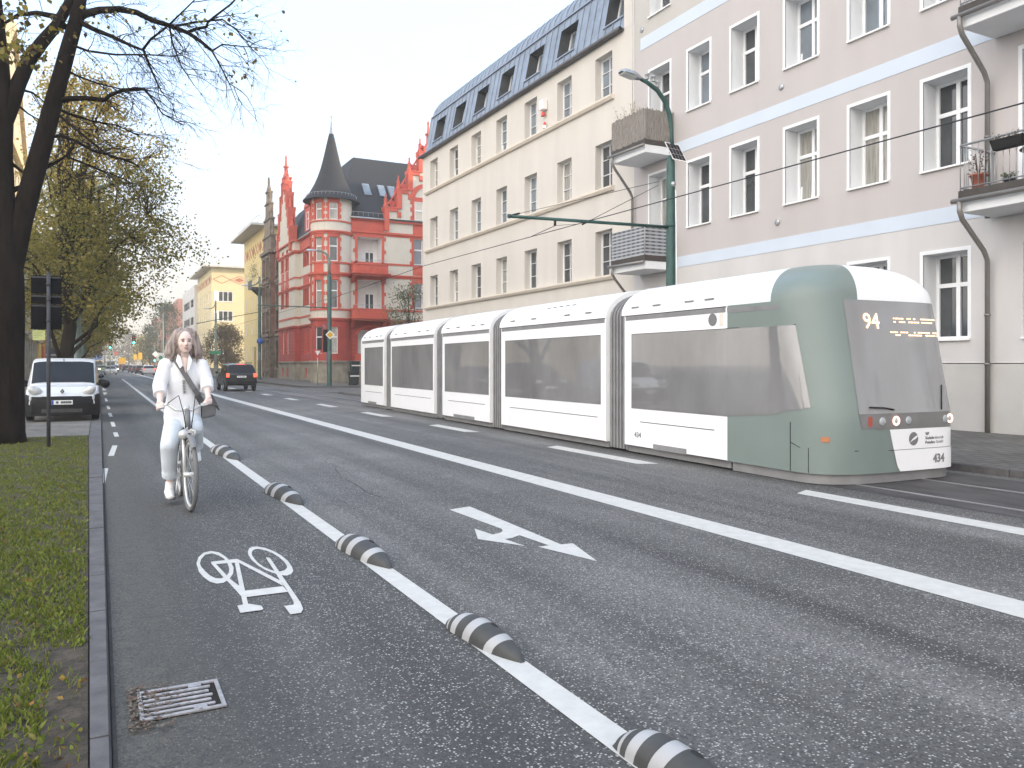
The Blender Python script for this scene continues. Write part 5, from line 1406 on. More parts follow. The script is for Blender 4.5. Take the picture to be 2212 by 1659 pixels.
car('car', 'lime green car with yellow headlights beside the far left kerb', 'car', 'hatch', p_green, (.6, 185, 0), pi, front=m_headlit)
car('car', 'pale silver car at the left kerb behind the lime green car', 'car', 'hatch', p_silver, (-.1, 205, 0), pi)
car('minibus', 'grey minibus beyond the dark blue car', 'minibus', 'bus', p_silver, (2.6, 232, 0), pi)
tr = car('truck', 'cream box truck with blue roof board on the far left', 'truck', 'bus', p_cream, (-.2, 225, 0), pi)
mb = MB(); mb.box(-1.05, 1.05, -3.3, 2.3, 2.66, 3.6); o = mb.build('cargo_box', p_cream, None); o.parent = tr
mb = MB(); mb.box(-.9, 1.0, 2.32, 2.4, 2.8, 4.0); o = mb.build('roof_board', M('blue_roof_board', (.15, .25, .5), var=.1), None); o.parent = tr
# ------------------------------------------------------------------ street furniture
m_pgreen = M('dark_green_pole_paint', (.022, .07, .06), rough=.45, var=.25, scale=3)
m_pgrey = M('grey_green_pole', (.14, .19, .17), rough=.5, var=.2, scale=3)
m_wire = M('cable_black', (.012, .012, .013), rough=.6, var=0)
m_lampglass = M('lamp_glass', (.55, .55, .52), rough=.2, var=.05)
m_yellow = M('sign_yellow', (.75, .42, .02), rough=.4, var=.03)
m_sgreen = M('sign_green', (.02, .28, .14), rough=.4, var=.05)
def arc(a, b, c, n=10):
    a, b, c = V(a), V(b), V(c)
    return [a * (1 - t) ** 2 + b * 2 * t * (1 - t) + c * t * t for t in [i / n for i in range(n + 1)]]
def luminaire(par, p, d, L=.75):
    d = V(d).normalized(); s_ = V((0, 0, 1)).cross(d).normalized(); u = d.cross(s_)
    mb = MB(); vs = []
    prof = [(0, .05, .05), (.15, .09, .07), (.45, .16, .10), (.85, .15, .085), (1, .07, .04)]
    for f, w_, h in prof:
        c = V(p) + d * (L * f)
        vs += [c + s_ * w_ * q + u * h * k for q, k in ((-1, -.3), (-.8, .7), (0, 1), (.8, .7), (1, -.3))]
    mb.add(vs, [(i * 5 + j, i * 5 + j + 1, i * 5 + 6 + j, i * 5 + 5 + j) for i in range(4) for j in range(4)], 0, True); mb.poly(vs[:5]); mb.poly(vs[-5:])
    l = mb.build('luminaire', steel, par)
    mb = MB(); c0, c1 = V(p) + d * L * .3, V(p) + d * L * .95
    mb.hexa([c0 - s_ * .12 - u * .06, c0 + s_ * .12 - u * .06, c1 + s_ * .10 - u * .06, c1 - s_ * .10 - u * .06, c0 - s_ * .15 - u * .02, c0 + s_ * .15 - u * .02, c1 + s_ * .13 - u * .02, c1 - s_ * .13 - u * .02])
    mb.build('lamp_cover', m_lampglass, l, bev=.02)
def lamp_post(label, x, y, ztop, head, r=.10, paint=m_pgreen, top=m_pgrey, split=.6, zb=.115, group=None, mast=None):
    t = root('street_lamp', label, 'street lamp', (x, y, zb), 0, group)
    mb = MB(); zs = zb + (ztop - zb) * split
    mb.tube([(x, y, zb), (x, y, zb + .05), (x, y, zs), (x, y, zs + .1)], [r * 1.25, r * 1.12, r, r * .7], 12); mb.build('pole', paint, t)
    hd = V(head)
    mb = MB(); pts = [V((x, y, zs + .05))] + arc((x, y, ztop - (ztop - zs) * .5), (x, y, hd.z), (hd.x, hd.y, hd.z), 12)
    mb.tube(pts, [r * .62] * 2 + [r * .6 - r * .25 * i / 12 for i in range(12)], 8); mb.build('curved_arm', top, t)
    d = V((hd.x - x, hd.y - y, 0)); d.z = -.03 * d.length
    luminaire(t, hd - d.normalized() * .05, d)
    return t
# main green pole beside the tram
px, py = 12.4, 15.5
t = root('tram_pole', 'dark green tramway pole with lamp, solar panel and overhead-wire arm behind the tram', 'pole', (px, py, .115))
mb = MB(); mb.tube([(px, py, .115), (px, py, 2.5), (px, py, 6.55), (px, py, 6.75)], [.135, .12, .105, .075], 16); mb.build('pole', m_pgreen, t)
pts = [AY(u, v, py) for u, v in ((1451, 330), (1451, 290), (1447, 250), (1437, 220), (1420, 195), (1398, 178), (1385, 171))]
mb = MB(); mb.tube(pts, [.068, 0.045, .062, .06, .056, .05, .045], 10); mb.build('curved_arm', m_pgreen, t)
hp = pts[-1]; luminaire(t, hp, AY(1345, 156, py) - hp, .62)
for u, v in ((1398, 171), (1411, 176), (1420, 188)):
    mb = MB(); p = AY(u, v, py - .0); mb.lathe([(.045, 0), (.045, .1), (.06, .11), (.05, .14), (0, .15)], p, 10); mb.build('sensor', steel, t)
mb = MB(); c = AY(1460, 328, py - .12); du, dv = V((.19, -.03, -.02)), V((.05, -.10, -.23))
mb.hexa([c - du - dv, c + du - dv, c + du + dv, c - du + dv, c - du - dv + V((.01, .03, .01)), c + du - dv + V((.01, .03, .01)), c + du + dv + V((.01, .03, .01)), c - du + dv + V((.01, .03, .01))])
spn = mb.build('solar_panel', white_matt, t)
mb = MB(); n_ = du.cross(dv).normalized(); n_ = n_ if n_.y < 0 else -n_
for i in range(4):
    for j in range(3):
        q = lambda a, b_: c + du * (a * 1.84 - .92) + dv * (b_ * 1.84 - .92) + n_ * .006
        mb.quad(q(i / 4 + .01, j / 3 + .01), q((i + 1) / 4 - .01, j / 3 + .01), q((i + 1) / 4 - .01, (j + 1) / 3 - .01), q(i / 4 + .01, (j + 1) / 3 - .01))
mb.build('solar_cells', M('solar_cells', (.015, .012, .016), rough=.25, var=.2), spn)
mb = MB(); mb.tube([c + V((-.02, .03, 0)), V((px, py, c.z))], .02, 6); mb.build('panel_bracket', steel, t)
mb = MB(); mb.tube([(px + .06, py - .11, 5.9), (px + .075, py - .125, 4), (px + .08, py - .13, .3)], .014, 6); mb.build('cable', white_matt, t)
arm_end = AY(1102, 467, py); a0 = V((px, py, 5.0))
mb = MB(); mb.tube([a0, arm_end], .038, 8); mb.tube([a0 + V((0, 0, .0)), V((px, py, 5.1))], .13, 12); mb.tube([arm_end, arm_end + (arm_end - a0).normalized() * .05], .05, 8); arm = mb.build('cantilever_arm', m_pgreen, t)
for i, (p, q) in enumerate((((1424, 392), (1122, 461)), ((1422, 400), (1275, 476)))):
    mb = MB(); P0, P1 = AY(*p, py), AY(*q, py); mb.tube([P0, P1], .008, 4); mb.tube([P1, P1 + (P1 - P0).normalized() * .25], .022, 6); mb.build('stay_wire', m_wire, arm)
mb = MB(); p = V((px, py - .1, AY(1424, 396, py).z)); mb.ball(p, .07, 8); mb.build('stay_clamp', steel, t)
mb = MB(); p = AY(1199, 476, py); mb.tube([p, p - V((0, 0, .12))], .03, 6); mb.tube([p - V((0, 0, .12)), AY(1145, 512, py + 1.2)], .008, 4); mb.tube([p - V((0, 0, .12)), AY(1243, 484, py)], .006, 4); mb.build('wire_hanger', m_wire, arm)
# contact wire
w0, w1 = AX(2212, 222, 10.0), AX(730, 640, 10.0)
mb = MB(); dirw = (w0 - w1).normalized()
pw = [w0 + dirw * 8, w0, AX(1270, 478, 10.0), AX(913, 575, 10.0), w1, w1 - dirw * 60]
mb.tube(pw, .0105, 5); tag(mb.build('contact_wire', m_wire), 'single black overhead tram wire running above the tram along the street', 'cable')
# traffic pole at the corner
x, y = 14.55, 56.4
hd = AY(683, 541, y)
t = lamp_post('green lamp post with priority sign and signal heads at the side-street corner', x, y, 9.9, hd, r=.15, split=.80)
mb = MB(); mb.tube([(x, y, 1.5), (x, y, 2.6)], .161, 14); mb.build('sticker_patch', M('sticker_paper', (.42, .43, .42), rough=.7, var=.7, scale=7, col2=(.10, .14, .13)), t)
for z in (3.75, 2.95):
    mb = MB(); mb.box(x - .42, x - .12, y - .05, y + .25, z - .42, z + .38); sh = mb.build('signal_head', black_plastic, t, bev=.03)
    for dz in (.2, 0, -.22):
        mb = MB(); mb.lathe([(.12, -.08), (.12, .06)], (x - .27, y + .30, z + dz), 12, ax=Matrix.Rotation(-pi / 2, 3, 'X')); mb.build('signal_hood', black_plastic, sh)
mb = MB(); q = .33; mb.prism([(x, y - .2, 3.75 + q), (x + q, y - .2, 3.75), (x, y - .2, 3.75 - q), (x - q, y - .2, 3.75)], (0, .02, 0)); sg = mb.build('priority_sign', white_matt, t)
mb = MB(); q = .23; mb.prism([(x, y - .205, 3.75 + q), (x + q, y - .205, 3.75), (x, y - .205, 3.75 - q), (x - q, y - .205, 3.75)], (0, .004, 0)); mb.build('sign_face', m_yellow, sg)
mb = MB(); e0 = AY(556, 659, y - .0); mb.tube([(x, y, AY(711, 665, y).z), e0], .035, 6); mb.build('cantilever_arm', m_pgreen, t)
t = root('give_way_sign', 'thin post with give-way triangle left of the corner lamp post', 'sign', (14.0, 57.6, .115))
mb = MB(); mb.tube([(14.0, 57.6, .115), (14.0, 57.6, 2.7)], .03, 8); mb.build('post', steel, t)
mb = MB(); mb.prism([(13.68, 57.55, 2.7), (14.32, 57.55, 2.7), (14.0, 57.55, 2.12)], (0, .02, 0)); s_ = mb.build('sign_plate', M('sign_red', (.55, .04, .03), rough=.4, var=.03), t)
mb = MB(); mb.prism([(13.8, 57.545, 2.63), (14.2, 57.545, 2.63), (14.0, 57.545, 2.27)], (0, .004, 0)); mb.build('sign_face', white_matt, s_)
mb = MB(); p = AY(702, 708, 64); mb.prism([AY(697, 700, 64), AY(702, 700, 64), AY(712, 800, 64), AY(708, 806, 64)], (0, .15, 0))
tag(mb.build('plank', M('faded_violet_board', (.28, .12, .15), rough=.8, var=.2)), 'long faded violet plank leaning by the red house downpipe', 'plank')
# lamp posts further on
t = lamp_post('green lamp post with round blue sign before the soot-dark house', 14.5, 84, 12.3, AY(536, 617, 84), r=.15, split=.72)
mb = MB(); mb.lathe([(.33, 0), (.33, .03), (0, .03)], (14.5, 83.8, 4.0), 20, ax=Matrix.Rotation(pi / 2, 3, 'X')); mb.build('blue_sign', M('sign_blue', (.02, .10, .42), rough=.4, var=.03), t)
mb = MB(); mb.tube([(14.5, 84, 7.0), AY(424, 699, 84)], .035, 6); mb.build('cantilever_arm', m_pgreen, t)
mb = MB(); mb.tube([(14.5, 84, 1.4), (14.5, 84, 2.9)], .165, 12); mb.build('sticker_patch', bpy.data.materials['sticker_paper'], t)
t = lamp_post('grey-green lamp post with green street-name plate before the forecourt tree', 14.5, 118.5, 12.5, AY(450, 667, 118.5), r=.15, split=.7, paint=m_pgrey)
mb = MB(); mb.box(13.7, 15.2, 118.3, 118.36, 3.1, 3.5); mb.build('street_name_plate', m_sgreen, t)
mb = MB(); mb.tube([(14.5, 118.5, 1.2), (14.5, 118.5, 2.8)], .165, 12); mb.build('sticker_patch', bpy.data.materials['sticker_paper'], t)
lamp_post('twin-looking pale lamp post beyond the cyclist, before the far green trees', 14.0, 215, 16.5, AY(331, 705, 215), r=.17, split=.75, paint=m_pgrey)
lamp_post('slim pale lamp post farther than the one beyond the cyclist', 14.0, 235, 14.5, AY(336, 716, 235), r=.15, split=.75, paint=m_pgrey)
x, y = -.86, 40.0
lamp_post('grey-green lamp post rising into the yellow-green tree behind the parked van', x, y, 9.4, AY(292, 396, y), r=.13, split=.66, zb=0.045, paint=m_pgrey)
t = root('tram_pole', 'slim plain green pole right of the lamp post among the left trees', 'pole', (-.82, 52, 0.045)); mb = MB(); mb.tube([(-.82, 52, 0.045), (-.82, 52, 9)], [.11, .08], 10); mb.build('pole', m_pgrey, t)
# traffic signals down the road
m_sig = M('green_signal_lit', (.05, .8, .4), rough=.4, var=0, emit=(.08, 1, .45), estr=3.5)
def signal(par, x, y, z, s=1.0):
    mb = MB(); mb.box(x - .22 * s, x + .22 * s, y - .05, y + .2, z - .55 * s, z + .65 * s); h = mb.build('signal_head', black_plastic, par, bev=.04)
    for i, mt in enumerate((m_redl, m_orange, m_sig)):
        mb = MB(); mb.lathe([(.0, .02), (.15 * s, .0)], (x, y - .07, z + (.42 - .38 * i) * s), 14, ax=Matrix.Rotation(pi / 2, 3, 'X')); mb.build('signal_lens', mt if i < 2 or s > 0 else mt, h)
y = 118
p1 = AY(289, 735, y)
t = root('traffic_light', 'green traffic light hanging from a cantilever arm over the road', 'traffic light', (-.9, y, 0.045))
mb = MB(); mb.tube([(-.9, y, 0.045), (-.9, y, p1.z + .9)], .09, 10); mb.build('mast', m_pgrey, t)
mb = MB(); mb.tube([(-.9, y, p1.z + .8), (p1.x + .3, y, p1.z + .8)], .05, 8); mb.build('arm', m_pgrey, t)
signal(t, p1.x, y, p1.z, 1.0)
p2 = AY(238, 746, 128)
t = root('traffic_light', 'smaller green traffic light on a post at the left, beyond the hanging one', 'traffic light', (p2.x, 128, .0)); mb = MB(); mb.tube([(p2.x, 128, 0), (p2.x, 128.2, p2.z + .5)], .06, 8); mb.build('mast', m_pgrey, t); signal(t, p2.x, 127.9, p2.z, .9)
p3 = AY(334, 775, 150)
t = root('traffic_light', 'green traffic light low on a post right beside the cyclist\'s hair', 'traffic light', (p3.x, 150, .0)); mb = MB(); mb.tube([(p3.x, 150, 0), (p3.x, 150.2, p3.z + 2.2)], .07, 8); mb.build('mast', m_pgrey, t); signal(t, p3.x, 149.9, p3.z, .9)
mb = MB(); c = AY(336, 765, 149.8); mb.prism([c + V((0, 0, .55)), c + V((.55, 0, 0)), c - V((0, 0, .55)), c - V((.55, 0, 0))], (0, .03, 0)); mb.build('diamond_sign', white_matt, t)
def board(label, u, v, y, w_, h, mat, post=True, name='road_sign'):
    p = AY(u, v, y); t = root(name, label, 'sign', (p.x, y, 0)); mb = MB(); mb.box(p.x - w_ / 2, p.x + w_ / 2, y - .03, y + .03, p.z - h / 2, p.z + h / 2); mb.build('sign_plate', mat, t, bev=.02)
    mb = MB(); mb.tube([(p.x, y + .08, 0), (p.x, y + .08, p.z + h / 2)], .05, 6); mb.build('post', steel, t); return t
board('large yellow direction board above the far traffic', 264, 779, 210, 1.5, 1.4, m_yellow)
board('small yellow sign among the far trees, left one of two', 292, 771, 250, .8, 1.5, m_yellow)
board('larger yellow sign among the far trees, right one of two', 303, 769, 250, 1.0, 2.0, m_yellow)
board('round-looking red and white sign on a far pole left of the yellow board', 251, 763, 230, .9, .9, M('far_sign_red', (.5, .12, .1), var=.1))
bd = board('white shop sign with a letter e behind the cyclist', 347, 771, 170, 1.5, 1.6, white_matt); text_obj('sign_letter', 'e', 1.5, m_sgreen, bd, AY(347, 771, 169.9), (1, 0, 0), (0, 0, 1), bold=.05)
# bins at the corner
for lab, bx, by, h in (('dark wheelie bin with pale lid edge on the corner, half hidden by the tram rear', 16.35, 56.6, 1.15), ('taller dark wheelie bin behind the other at the corner', 16.75, 57.6, 1.9)):
    t = root('wheelie_bin', lab, 'bin', (bx, by, .115)); mb = MB(); mb.hexa([(bx - .22, by - .25, .16), (bx + .22, by - .25, .16), (bx + .22, by + .25, .16), (bx - .22, by + .25, .16), (bx - .3, by - .32, h - .1), (bx + .3, by - .32, h - .1), (bx + .3, by + .32, h - .1), (bx - .3, by + .32, h - .1)]); mb.build('bin_body', M('dark_bin_plastic', (.02, .026, .03), var=.2) if 'dark_bin_plastic' not in bpy.data.materials else bpy.data.materials['dark_bin_plastic'], t, bev=.03)
    mb = MB(); mb.box(bx - .32, bx + .32, by - .35, by + .35, h - .1, h); mb.build('lid', bpy.data.materials['dark_bin_plastic'], t, bev=.03)
    mb = MB(); mb.box(bx - .33, bx + .33, by - .36, by - .34, h - .38, h - .3); mb.build('reflector_strip', white_matt, t)
    for q in (-.2, .2):
        mb = MB(); mb.lathe([(.1, -.03), (.1, .03)], (bx + q, by + .3, .215), 12, ax=Matrix.Rotation(pi / 2, 3, 'Y')); mb.build('wheel', rubber, t)
# sign seen from behind, on the verge
x, y = -.88, 17.9
t = root('traffic_sign', 'tall grey post carrying a dark three-panel sign seen from behind on the grass verge', 'sign', (x, y, .06))
mb = MB(); mb.tube([(x, y, .03), (x, y, 3.40)], .036, 12); mb.lathe([(.04, 0), (.03, .03), (0, .035)], (x, y, 3.40), 12); mb.build('post', M('grey_steel_post', (.06, .063, .07), rough=.7, spec=.2, var=.25, scale=6), t)
m_back = M('sign_back_dark', (.008, .008, .010), rough=.9, spec=.08, var=.3, scale=4)
for z0, z1 in ((2.33, 2.82), (2.83, 3.01), (3.02, 3.38)):
    mb = MB(); mb.box(x - .30, x + .22, y + .045, y + .065, z0, z1); pn = mb.build('sign_panel', m_back, t, bev=.008)
    mb = MB(); mb.box(x - .29, x + .21, y + .03, y + .044, z1 - .05, z1 - .02); mb.build('rail', dark_metal, pn)
for z in (2.5, 2.9, 3.2):
    mb = MB(); mb.tube([(x, y, z - .02), (x, y, z + .02)], .045, 10); mb.build('clamp', dark_metal, t)
mb = MB(); mb.box(x - .27, x - .06, y + .03, y + .045, 2.12, 2.31); ys = mb.build('yellow_notice', M('pale_yellow_notice', (.50, .52, .20), rough=.6, var=.1), t)
mb = MB()
for i in range(4): mb.box(x - .25, x - .25 + (.16, .12, .15, .08)[i], y + .027, y + .029, 2.27 - .035 * i, 2.28 - .035 * i)
mb.build('notice_print', M('notice_print', (.22, .26, .12), var=.1), ys)
# drain grate
q = [(.165, 4.02), (.545, 4.03), (.545, 4.40), (.165, 4.385)]
t = root('drain_grate', 'iron gully grate with slots beside the left kerb, half choked with dirt', 'grate', (.35, 4.2, 0))
mb = MB(); mb.box(.17, .54, 4.03, 4.385, .001, .003); mb.build('pit_plate', M('pit_shade', (.012, .011, .01), rough=1, var=.3), t)  # flat plate, the shade below the bars put into its dark colour
m_iron = M('cast_iron_worn', (.33, .32, .33), rough=.55, var=.3, scale=25, metal=.3)
mb = MB()
for y0 in (4.03, 4.365): mb.box(.165, .545, y0, y0 + .022, .003, .016)
for x0 in (.165, .525): mb.box(x0, x0 + .02, 4.052, 4.365, .003, .016)
mb.build('frame', m_iron, t, bev=.003)
for i in range(5):
    mb = MB(); y0 = 4.085 + .055 * i; mb.box(.186, .50 - .012 * (i % 2), y0, y0 + .019, .003, .0155); mb.build('bar', m_iron, t, bev=.003)
for y0, y1 in ((4.052, 4.085), (4.331, 4.365)):
    mb = MB(); mb.box(.40, .46, y0, y1, .003, .0152); mb.build('web', m_iron, t)
mb = MB(); rr = random.Random(8)
for i in range(420):
    x0 = .12 + abs(rr.gauss(0, .1)); y0 = rr.uniform(3.92, 4.46)
    if x0 > .46: continue
    s_ = rr.uniform(.005, .014); zz = rr.uniform(.012, .02); a = rr.uniform(0, 6.3)
    mb.add([(x0 + s_ * math.cos(a + k * 1.57) * (1 if k % 2 else .6), y0 + s_ * math.sin(a + k * 1.57), zz + rr.uniform(-.004, .004)) for k in range(4)], [(0, 1, 2, 3)])
tag(mb.build('dirt_litter', leafmat('gutter_litter', [(.10, .085, .06), (.16, .14, .11), (.12, .06, .04), (.07, .06, .045)], trans=0)), 'crumbs of dirt and leaf litter choking the gully grate', 'litter', kind='stuff')
# rubber lane dividers on the cycle-lane line
m_rub = M('black_rubber_moulding', (.045, .045, .044), rough=.6, var=.25, scale=8)
m_refl = M('reflective_stripe', (.36, .36, .365), rough=.4, var=.05)
HL, HW, HH = 1.0, .22, .145
def hump_proto():
    t = root('lane_divider', '', 'lane divider', (0, 0, 0), 0, 'black and white lane dividers along the cycle lane')
    ny, na = 44, 14
    def pt(f, a):                      # f 0..1 back to front tip, a 0..pi across
        k = (math.sin(pi * min(1, max(0, f)) ** .75)) ** .62 if 0 < f < 1 else 0
        tip = .35 if f > .8 else 1
        w_ = HW / 2 * max(.12, min(1, (1 - abs(2 * f - .82) ** 3.2) if f < .97 else .12)) if False else HW / 2 * (1 - .86 * max(0, (f - .55) / .45) ** 2.0) * (1 - .35 * max(0, (.25 - f) / .25) ** 2)
        h = HH * max(.05, k)
        sx = math.cos(a); sz = math.sin(a) ** .8 if math.sin(a) > 0 else 0
        return (w_ * sx, HL / 2 - HL * f, .004 + h * sz)
    marks = [0, .03, .07, .10, .13, .155, .195, .235, .29, .345, .395, .445, .49, .55, .60, .645, .69, .74, .79, .845, .90, .95, .985, 1.0]
    stripes = ((.07, .10), (.155, .235), (.345, .445), (.645, .74))
    def skew(f, j): return min(1, max(0, f + .075 * math.sin(pi * j / na) * math.sin(pi * f)))
    vs = [pt(skew(f, j), pi * j / na) for f in marks for j in range(na + 1)]
    ny = len(marks) - 1
    quad_ = lambda i, j: (i * (na + 1) + j, i * (na + 1) + j + 1, (i + 1) * (na + 1) + j + 1, (i + 1) * (na + 1) + j)
    inst = lambda i: next((k_ for k_, (a, c) in enumerate(stripes) if a <= (marks[i] + marks[i + 1]) / 2 <= c), None)
    dk = MB(); dk.add(vs, [quad_(i, j) for i in range(ny) for j in range(na) if inst(i) is None], 0, True)
    dk.poly([vs[j] for j in range(na + 1)]); dk.build('rubber_body', m_rub, t)
    for k_ in range(4):
        lt = MB(); lt.add(vs, [quad_(i, j) for i in range(ny) for j in range(na) if inst(i) == k_], 0, True); lt.build('reflective_stripe', m_refl, t)
    mb = MB(); f = .58; p = pt(f, pi * .42); mb.ball((p[0], p[1], p[2] - .005), 1, 12, sc=(.02, .05, .012), rot=Matrix.Rotation(.25, 3, 'X')); mb.build('bolt_hole', m_line, t)
    return t
proto = hump_proto()
places = [(2.035, 15.2, 1.9, 1.15), (2.035, 10.05, 1.35, 1.05), (2.03, 6.68, 1.08, 1.0), (2.035, 4.27, .80, .85), (2.06, 2.50, .72, .85)]
labs = ['farthest black and white lane divider, beside the cyclist\'s front wheel', 'second farthest black and white lane divider, just beyond the bicycle symbol', 'middle black and white lane divider on the line, level with the bicycle symbol', 'second nearest black and white lane divider, whole and largest in view', 'nearest black and white lane divider, cut off by the lower photo edge']
for i, (x, y, L, s_) in enumerate(places):
    o = proto if i == 0 else copy_tree(proto)
    o.location = (x, y, 0); o.scale = (s_, L / HL, s_); o.rotation_euler = (0, 0, .10); o['label'] = labs[i]
# things on the balconies of the pinkish house
def pot(x, y, z, r, h, mat, label, plant, name='plant_pot', cat='plant pot'):
    t = root(name, label, cat, (x, y, z)); mb = MB(); mb.lathe([(r * .7, 0), (r * .95, h * .85), (r * 1.08, h * .86), (r * 1.08, h), (r * .9, h), (r * .85, h * .8), (0, h * .8)], (x, y, z), 16); mb.build('pot', mat, t)
    mb = MB(); rr = random.Random(int(x * 100 + z)); H = plant[0]
    for i in range(plant[1]):
        a = rr.uniform(0, 6.28); f = rr.random(); p = V((x, y, z + h * .8)) + V((math.cos(a) * r * (.3 + .9 * f), math.sin(a) * r * (.3 + .9 * f), H * rr.random()))
        d = V((math.cos(a), math.sin(a), rr.uniform(-.2, 1))).normalized(); s1 = d.orthogonal().normalized(); L = rr.uniform(.03, .07)
        mb.add([p, p + d * L * .5 + s1 * L * .35, p + d * L, p + d * L * .5 - s1 * L * .35], [(0, 1, 2, 3)])
    for i in range(6):
        a = rr.uniform(0, 6.28); mb.tube([(x, y, z + h * .7), (x + math.cos(a) * r * .5, y + math.sin(a) * r * .5, z + h + H * rr.uniform(.5, .9))], .006, 4)
    mb.build('plant', plant[2], t)
m_lg = leafmat('potted_green', [(.03, .06, .015), (.06, .10, .03), (.10, .12, .04)])
m_lr = leafmat('potted_red', [(.14, .03, .02), (.08, .04, .02), (.05, .06, .02)])
m_terra = M('terracotta', (.32, .10, .06), rough=.8, var=.15)
pot(16.72, 10.55, 5.42, .16, .3, m_terra, 'terracotta pot with reddish plant at the end of the barred balcony', (.55, 160, m_lr))
pot(16.9, 10.0, 5.42, .12, .12, dark_metal, 'low dark pot with small green plants on the barred balcony floor', (.14, 90, m_lg))
for y0, lab in ((9.75, 'long dark flower box hung on the balcony railing, farther one'), (8.95, 'long dark flower box hung on the balcony railing, nearer one by the photo edge')):
    t = root('flower_box', lab, 'flower box', (16.42, y0, 6.0)); mb = MB(); mb.hexa([(16.36, y0 - .28, 6.05), (16.5, y0 - .28, 6.05), (16.5, y0 + .28, 6.05), (16.36, y0 + .28, 6.05), (16.33, y0 - .34, 6.27), (16.53, y0 - .34, 6.27), (16.53, y0 + .34, 6.27), (16.33, y0 + .34, 6.27)]); mb.build('box', black_plastic, t, bev=.01)
    mb = MB(); rr = random.Random(int(y0 * 7))
    for i in range(130):
        p = V((16.43 + rr.uniform(-.1, .1), y0 + rr.uniform(-.32, .32), 6.27 + rr.uniform(-.02, .14) * rr.random())); d = V((rr.uniform(-1, 1), rr.uniform(-1, 1), rr.uniform(.1, 1))).normalized(); s1 = d.orthogonal().normalized(); L = rr.uniform(.03, .06)
        mb.add([p, p + d * L * .5 + s1 * L * .35, p + d * L, p + d * L * .5 - s1 * L * .35], [(0, 1, 2, 3)])
    mb.build('flowers', leafmat('box_plants', [(.05, .06, .03), (.11, .11, .07), (.16, .14, .11)]) if 'box_plants' not in bpy.data.materials else bpy.data.materials['box_plants'], t)
t = root('bistro_table', 'round dark metal table with curved legs on the barred balcony', 'table', (17.2, 9.55, 5.41))
mb = MB(); mb.lathe([(0, 6.09), (.36, 6.09), (.37, 6.1), (.37, 6.115), (0, 6.12)], (17.2, 9.55, 0), 24); mb.build('tabletop', dark_metal, t)
for i in range(3):
    a = 2 * pi * i / 3 + .4; c_, s_ = math.cos(a), math.sin(a); mb = MB()
    mb.tube([(17.2 + r_ * c_, 9.55 + r_ * s_, z) for r_, z in ((.26, 6.09), (.2, 5.95), (.1, 5.8), (.12, 5.65), (.24, 5.5), (.28, 5.42))], .013, 6); mb.build('leg', dark_metal, t)
t = root('dry_plant', 'straggly dry plant sticking up from the reed-screened balcony', 'plant', (16.75, 23.5, 9.5)); mb = MB(); rr = random.Random(4)
for i in range(26):
    x, y = 16.75 + rr.uniform(-.1, .2), 23.2 + rr.uniform(-.6, .7); H = rr.uniform(.1, .55)
    p = V((x, y, 10.2)); q = p + V((rr.uniform(-.15, .15), rr.uniform(-.2, .2), .15 + H)); mb.tube([p, p.lerp(q, .5) + V((0, .03, .02)), q], .006, 3)
    for k_ in range(5):
        r_ = q + V((rr.uniform(-.09, .09), rr.uniform(-.09, .09), rr.uniform(-.2, .05))); d = V((rr.uniform(-1, 1), rr.uniform(-1, 1), rr.uniform(-1, 1))).normalized() * .045; s1 = d.orthogonal().normalized() * .02
        mb.add([r_, r_ + d + s1, r_ + d * 2, r_ + d - s1], [(0, 1, 2, 3)])
mb.build('stems', leafmat('dry_plant', [(.25, .22, .12), (.35, .30, .2), (.3, .18, .05)]), t)
# ------------------------------------------------------------------ trees and plants
m_bark = M('dark_bark', (.014, .0105, .009), rough=.95, spec=.08, var=.45, scale=6, stretch=(1, 1, .25), bump=.02, bscale=14)
m_bark2 = M('brown_bark', (.024, .018, .013), rough=.95, spec=.1, var=.4, scale=5, stretch=(1, 1, .3))
def leaf(mb, p, size, rng, droop=0.0):
    d = V((rng.gauss(0, 1), rng.gauss(0, 1), rng.gauss(0, 1) - droop)); d.normalize()
    s1 = d.orthogonal().normalized(); a = rng.uniform(0, 6.28); s1 = s1 * math.cos(a) + d.cross(s1) * math.sin(a)
    n = d.cross(s1); L = size * rng.uniform(.7, 1.3)
    b = len(mb.v)
    mb.v += [tuple(p), tuple(p + d * L * .45 + s1 * L * .42 + n * L * .08), tuple(p + d * L), tuple(p + d * L * .45 - s1 * L * .42 + n * L * .08)]
    mb.f.append([b, b + 1, b + 2, b + 3]); mb.m.append(0); mb.s.append(False)
def wig(p, q, rng, amt, n=5, sag=0):
    p, q = V(p), V(q); L = (q - p).length; out = []
    for i in range(n + 1):
        f = i / n; w_ = math.sin(pi * f) * amt * L
        out.append(p.lerp(q, f) + V((rng.gauss(0, 1) * w_, rng.gauss(0, 1) * w_, rng.gauss(0, .7) * w_ - sag * L * math.sin(pi * f))))
    return out
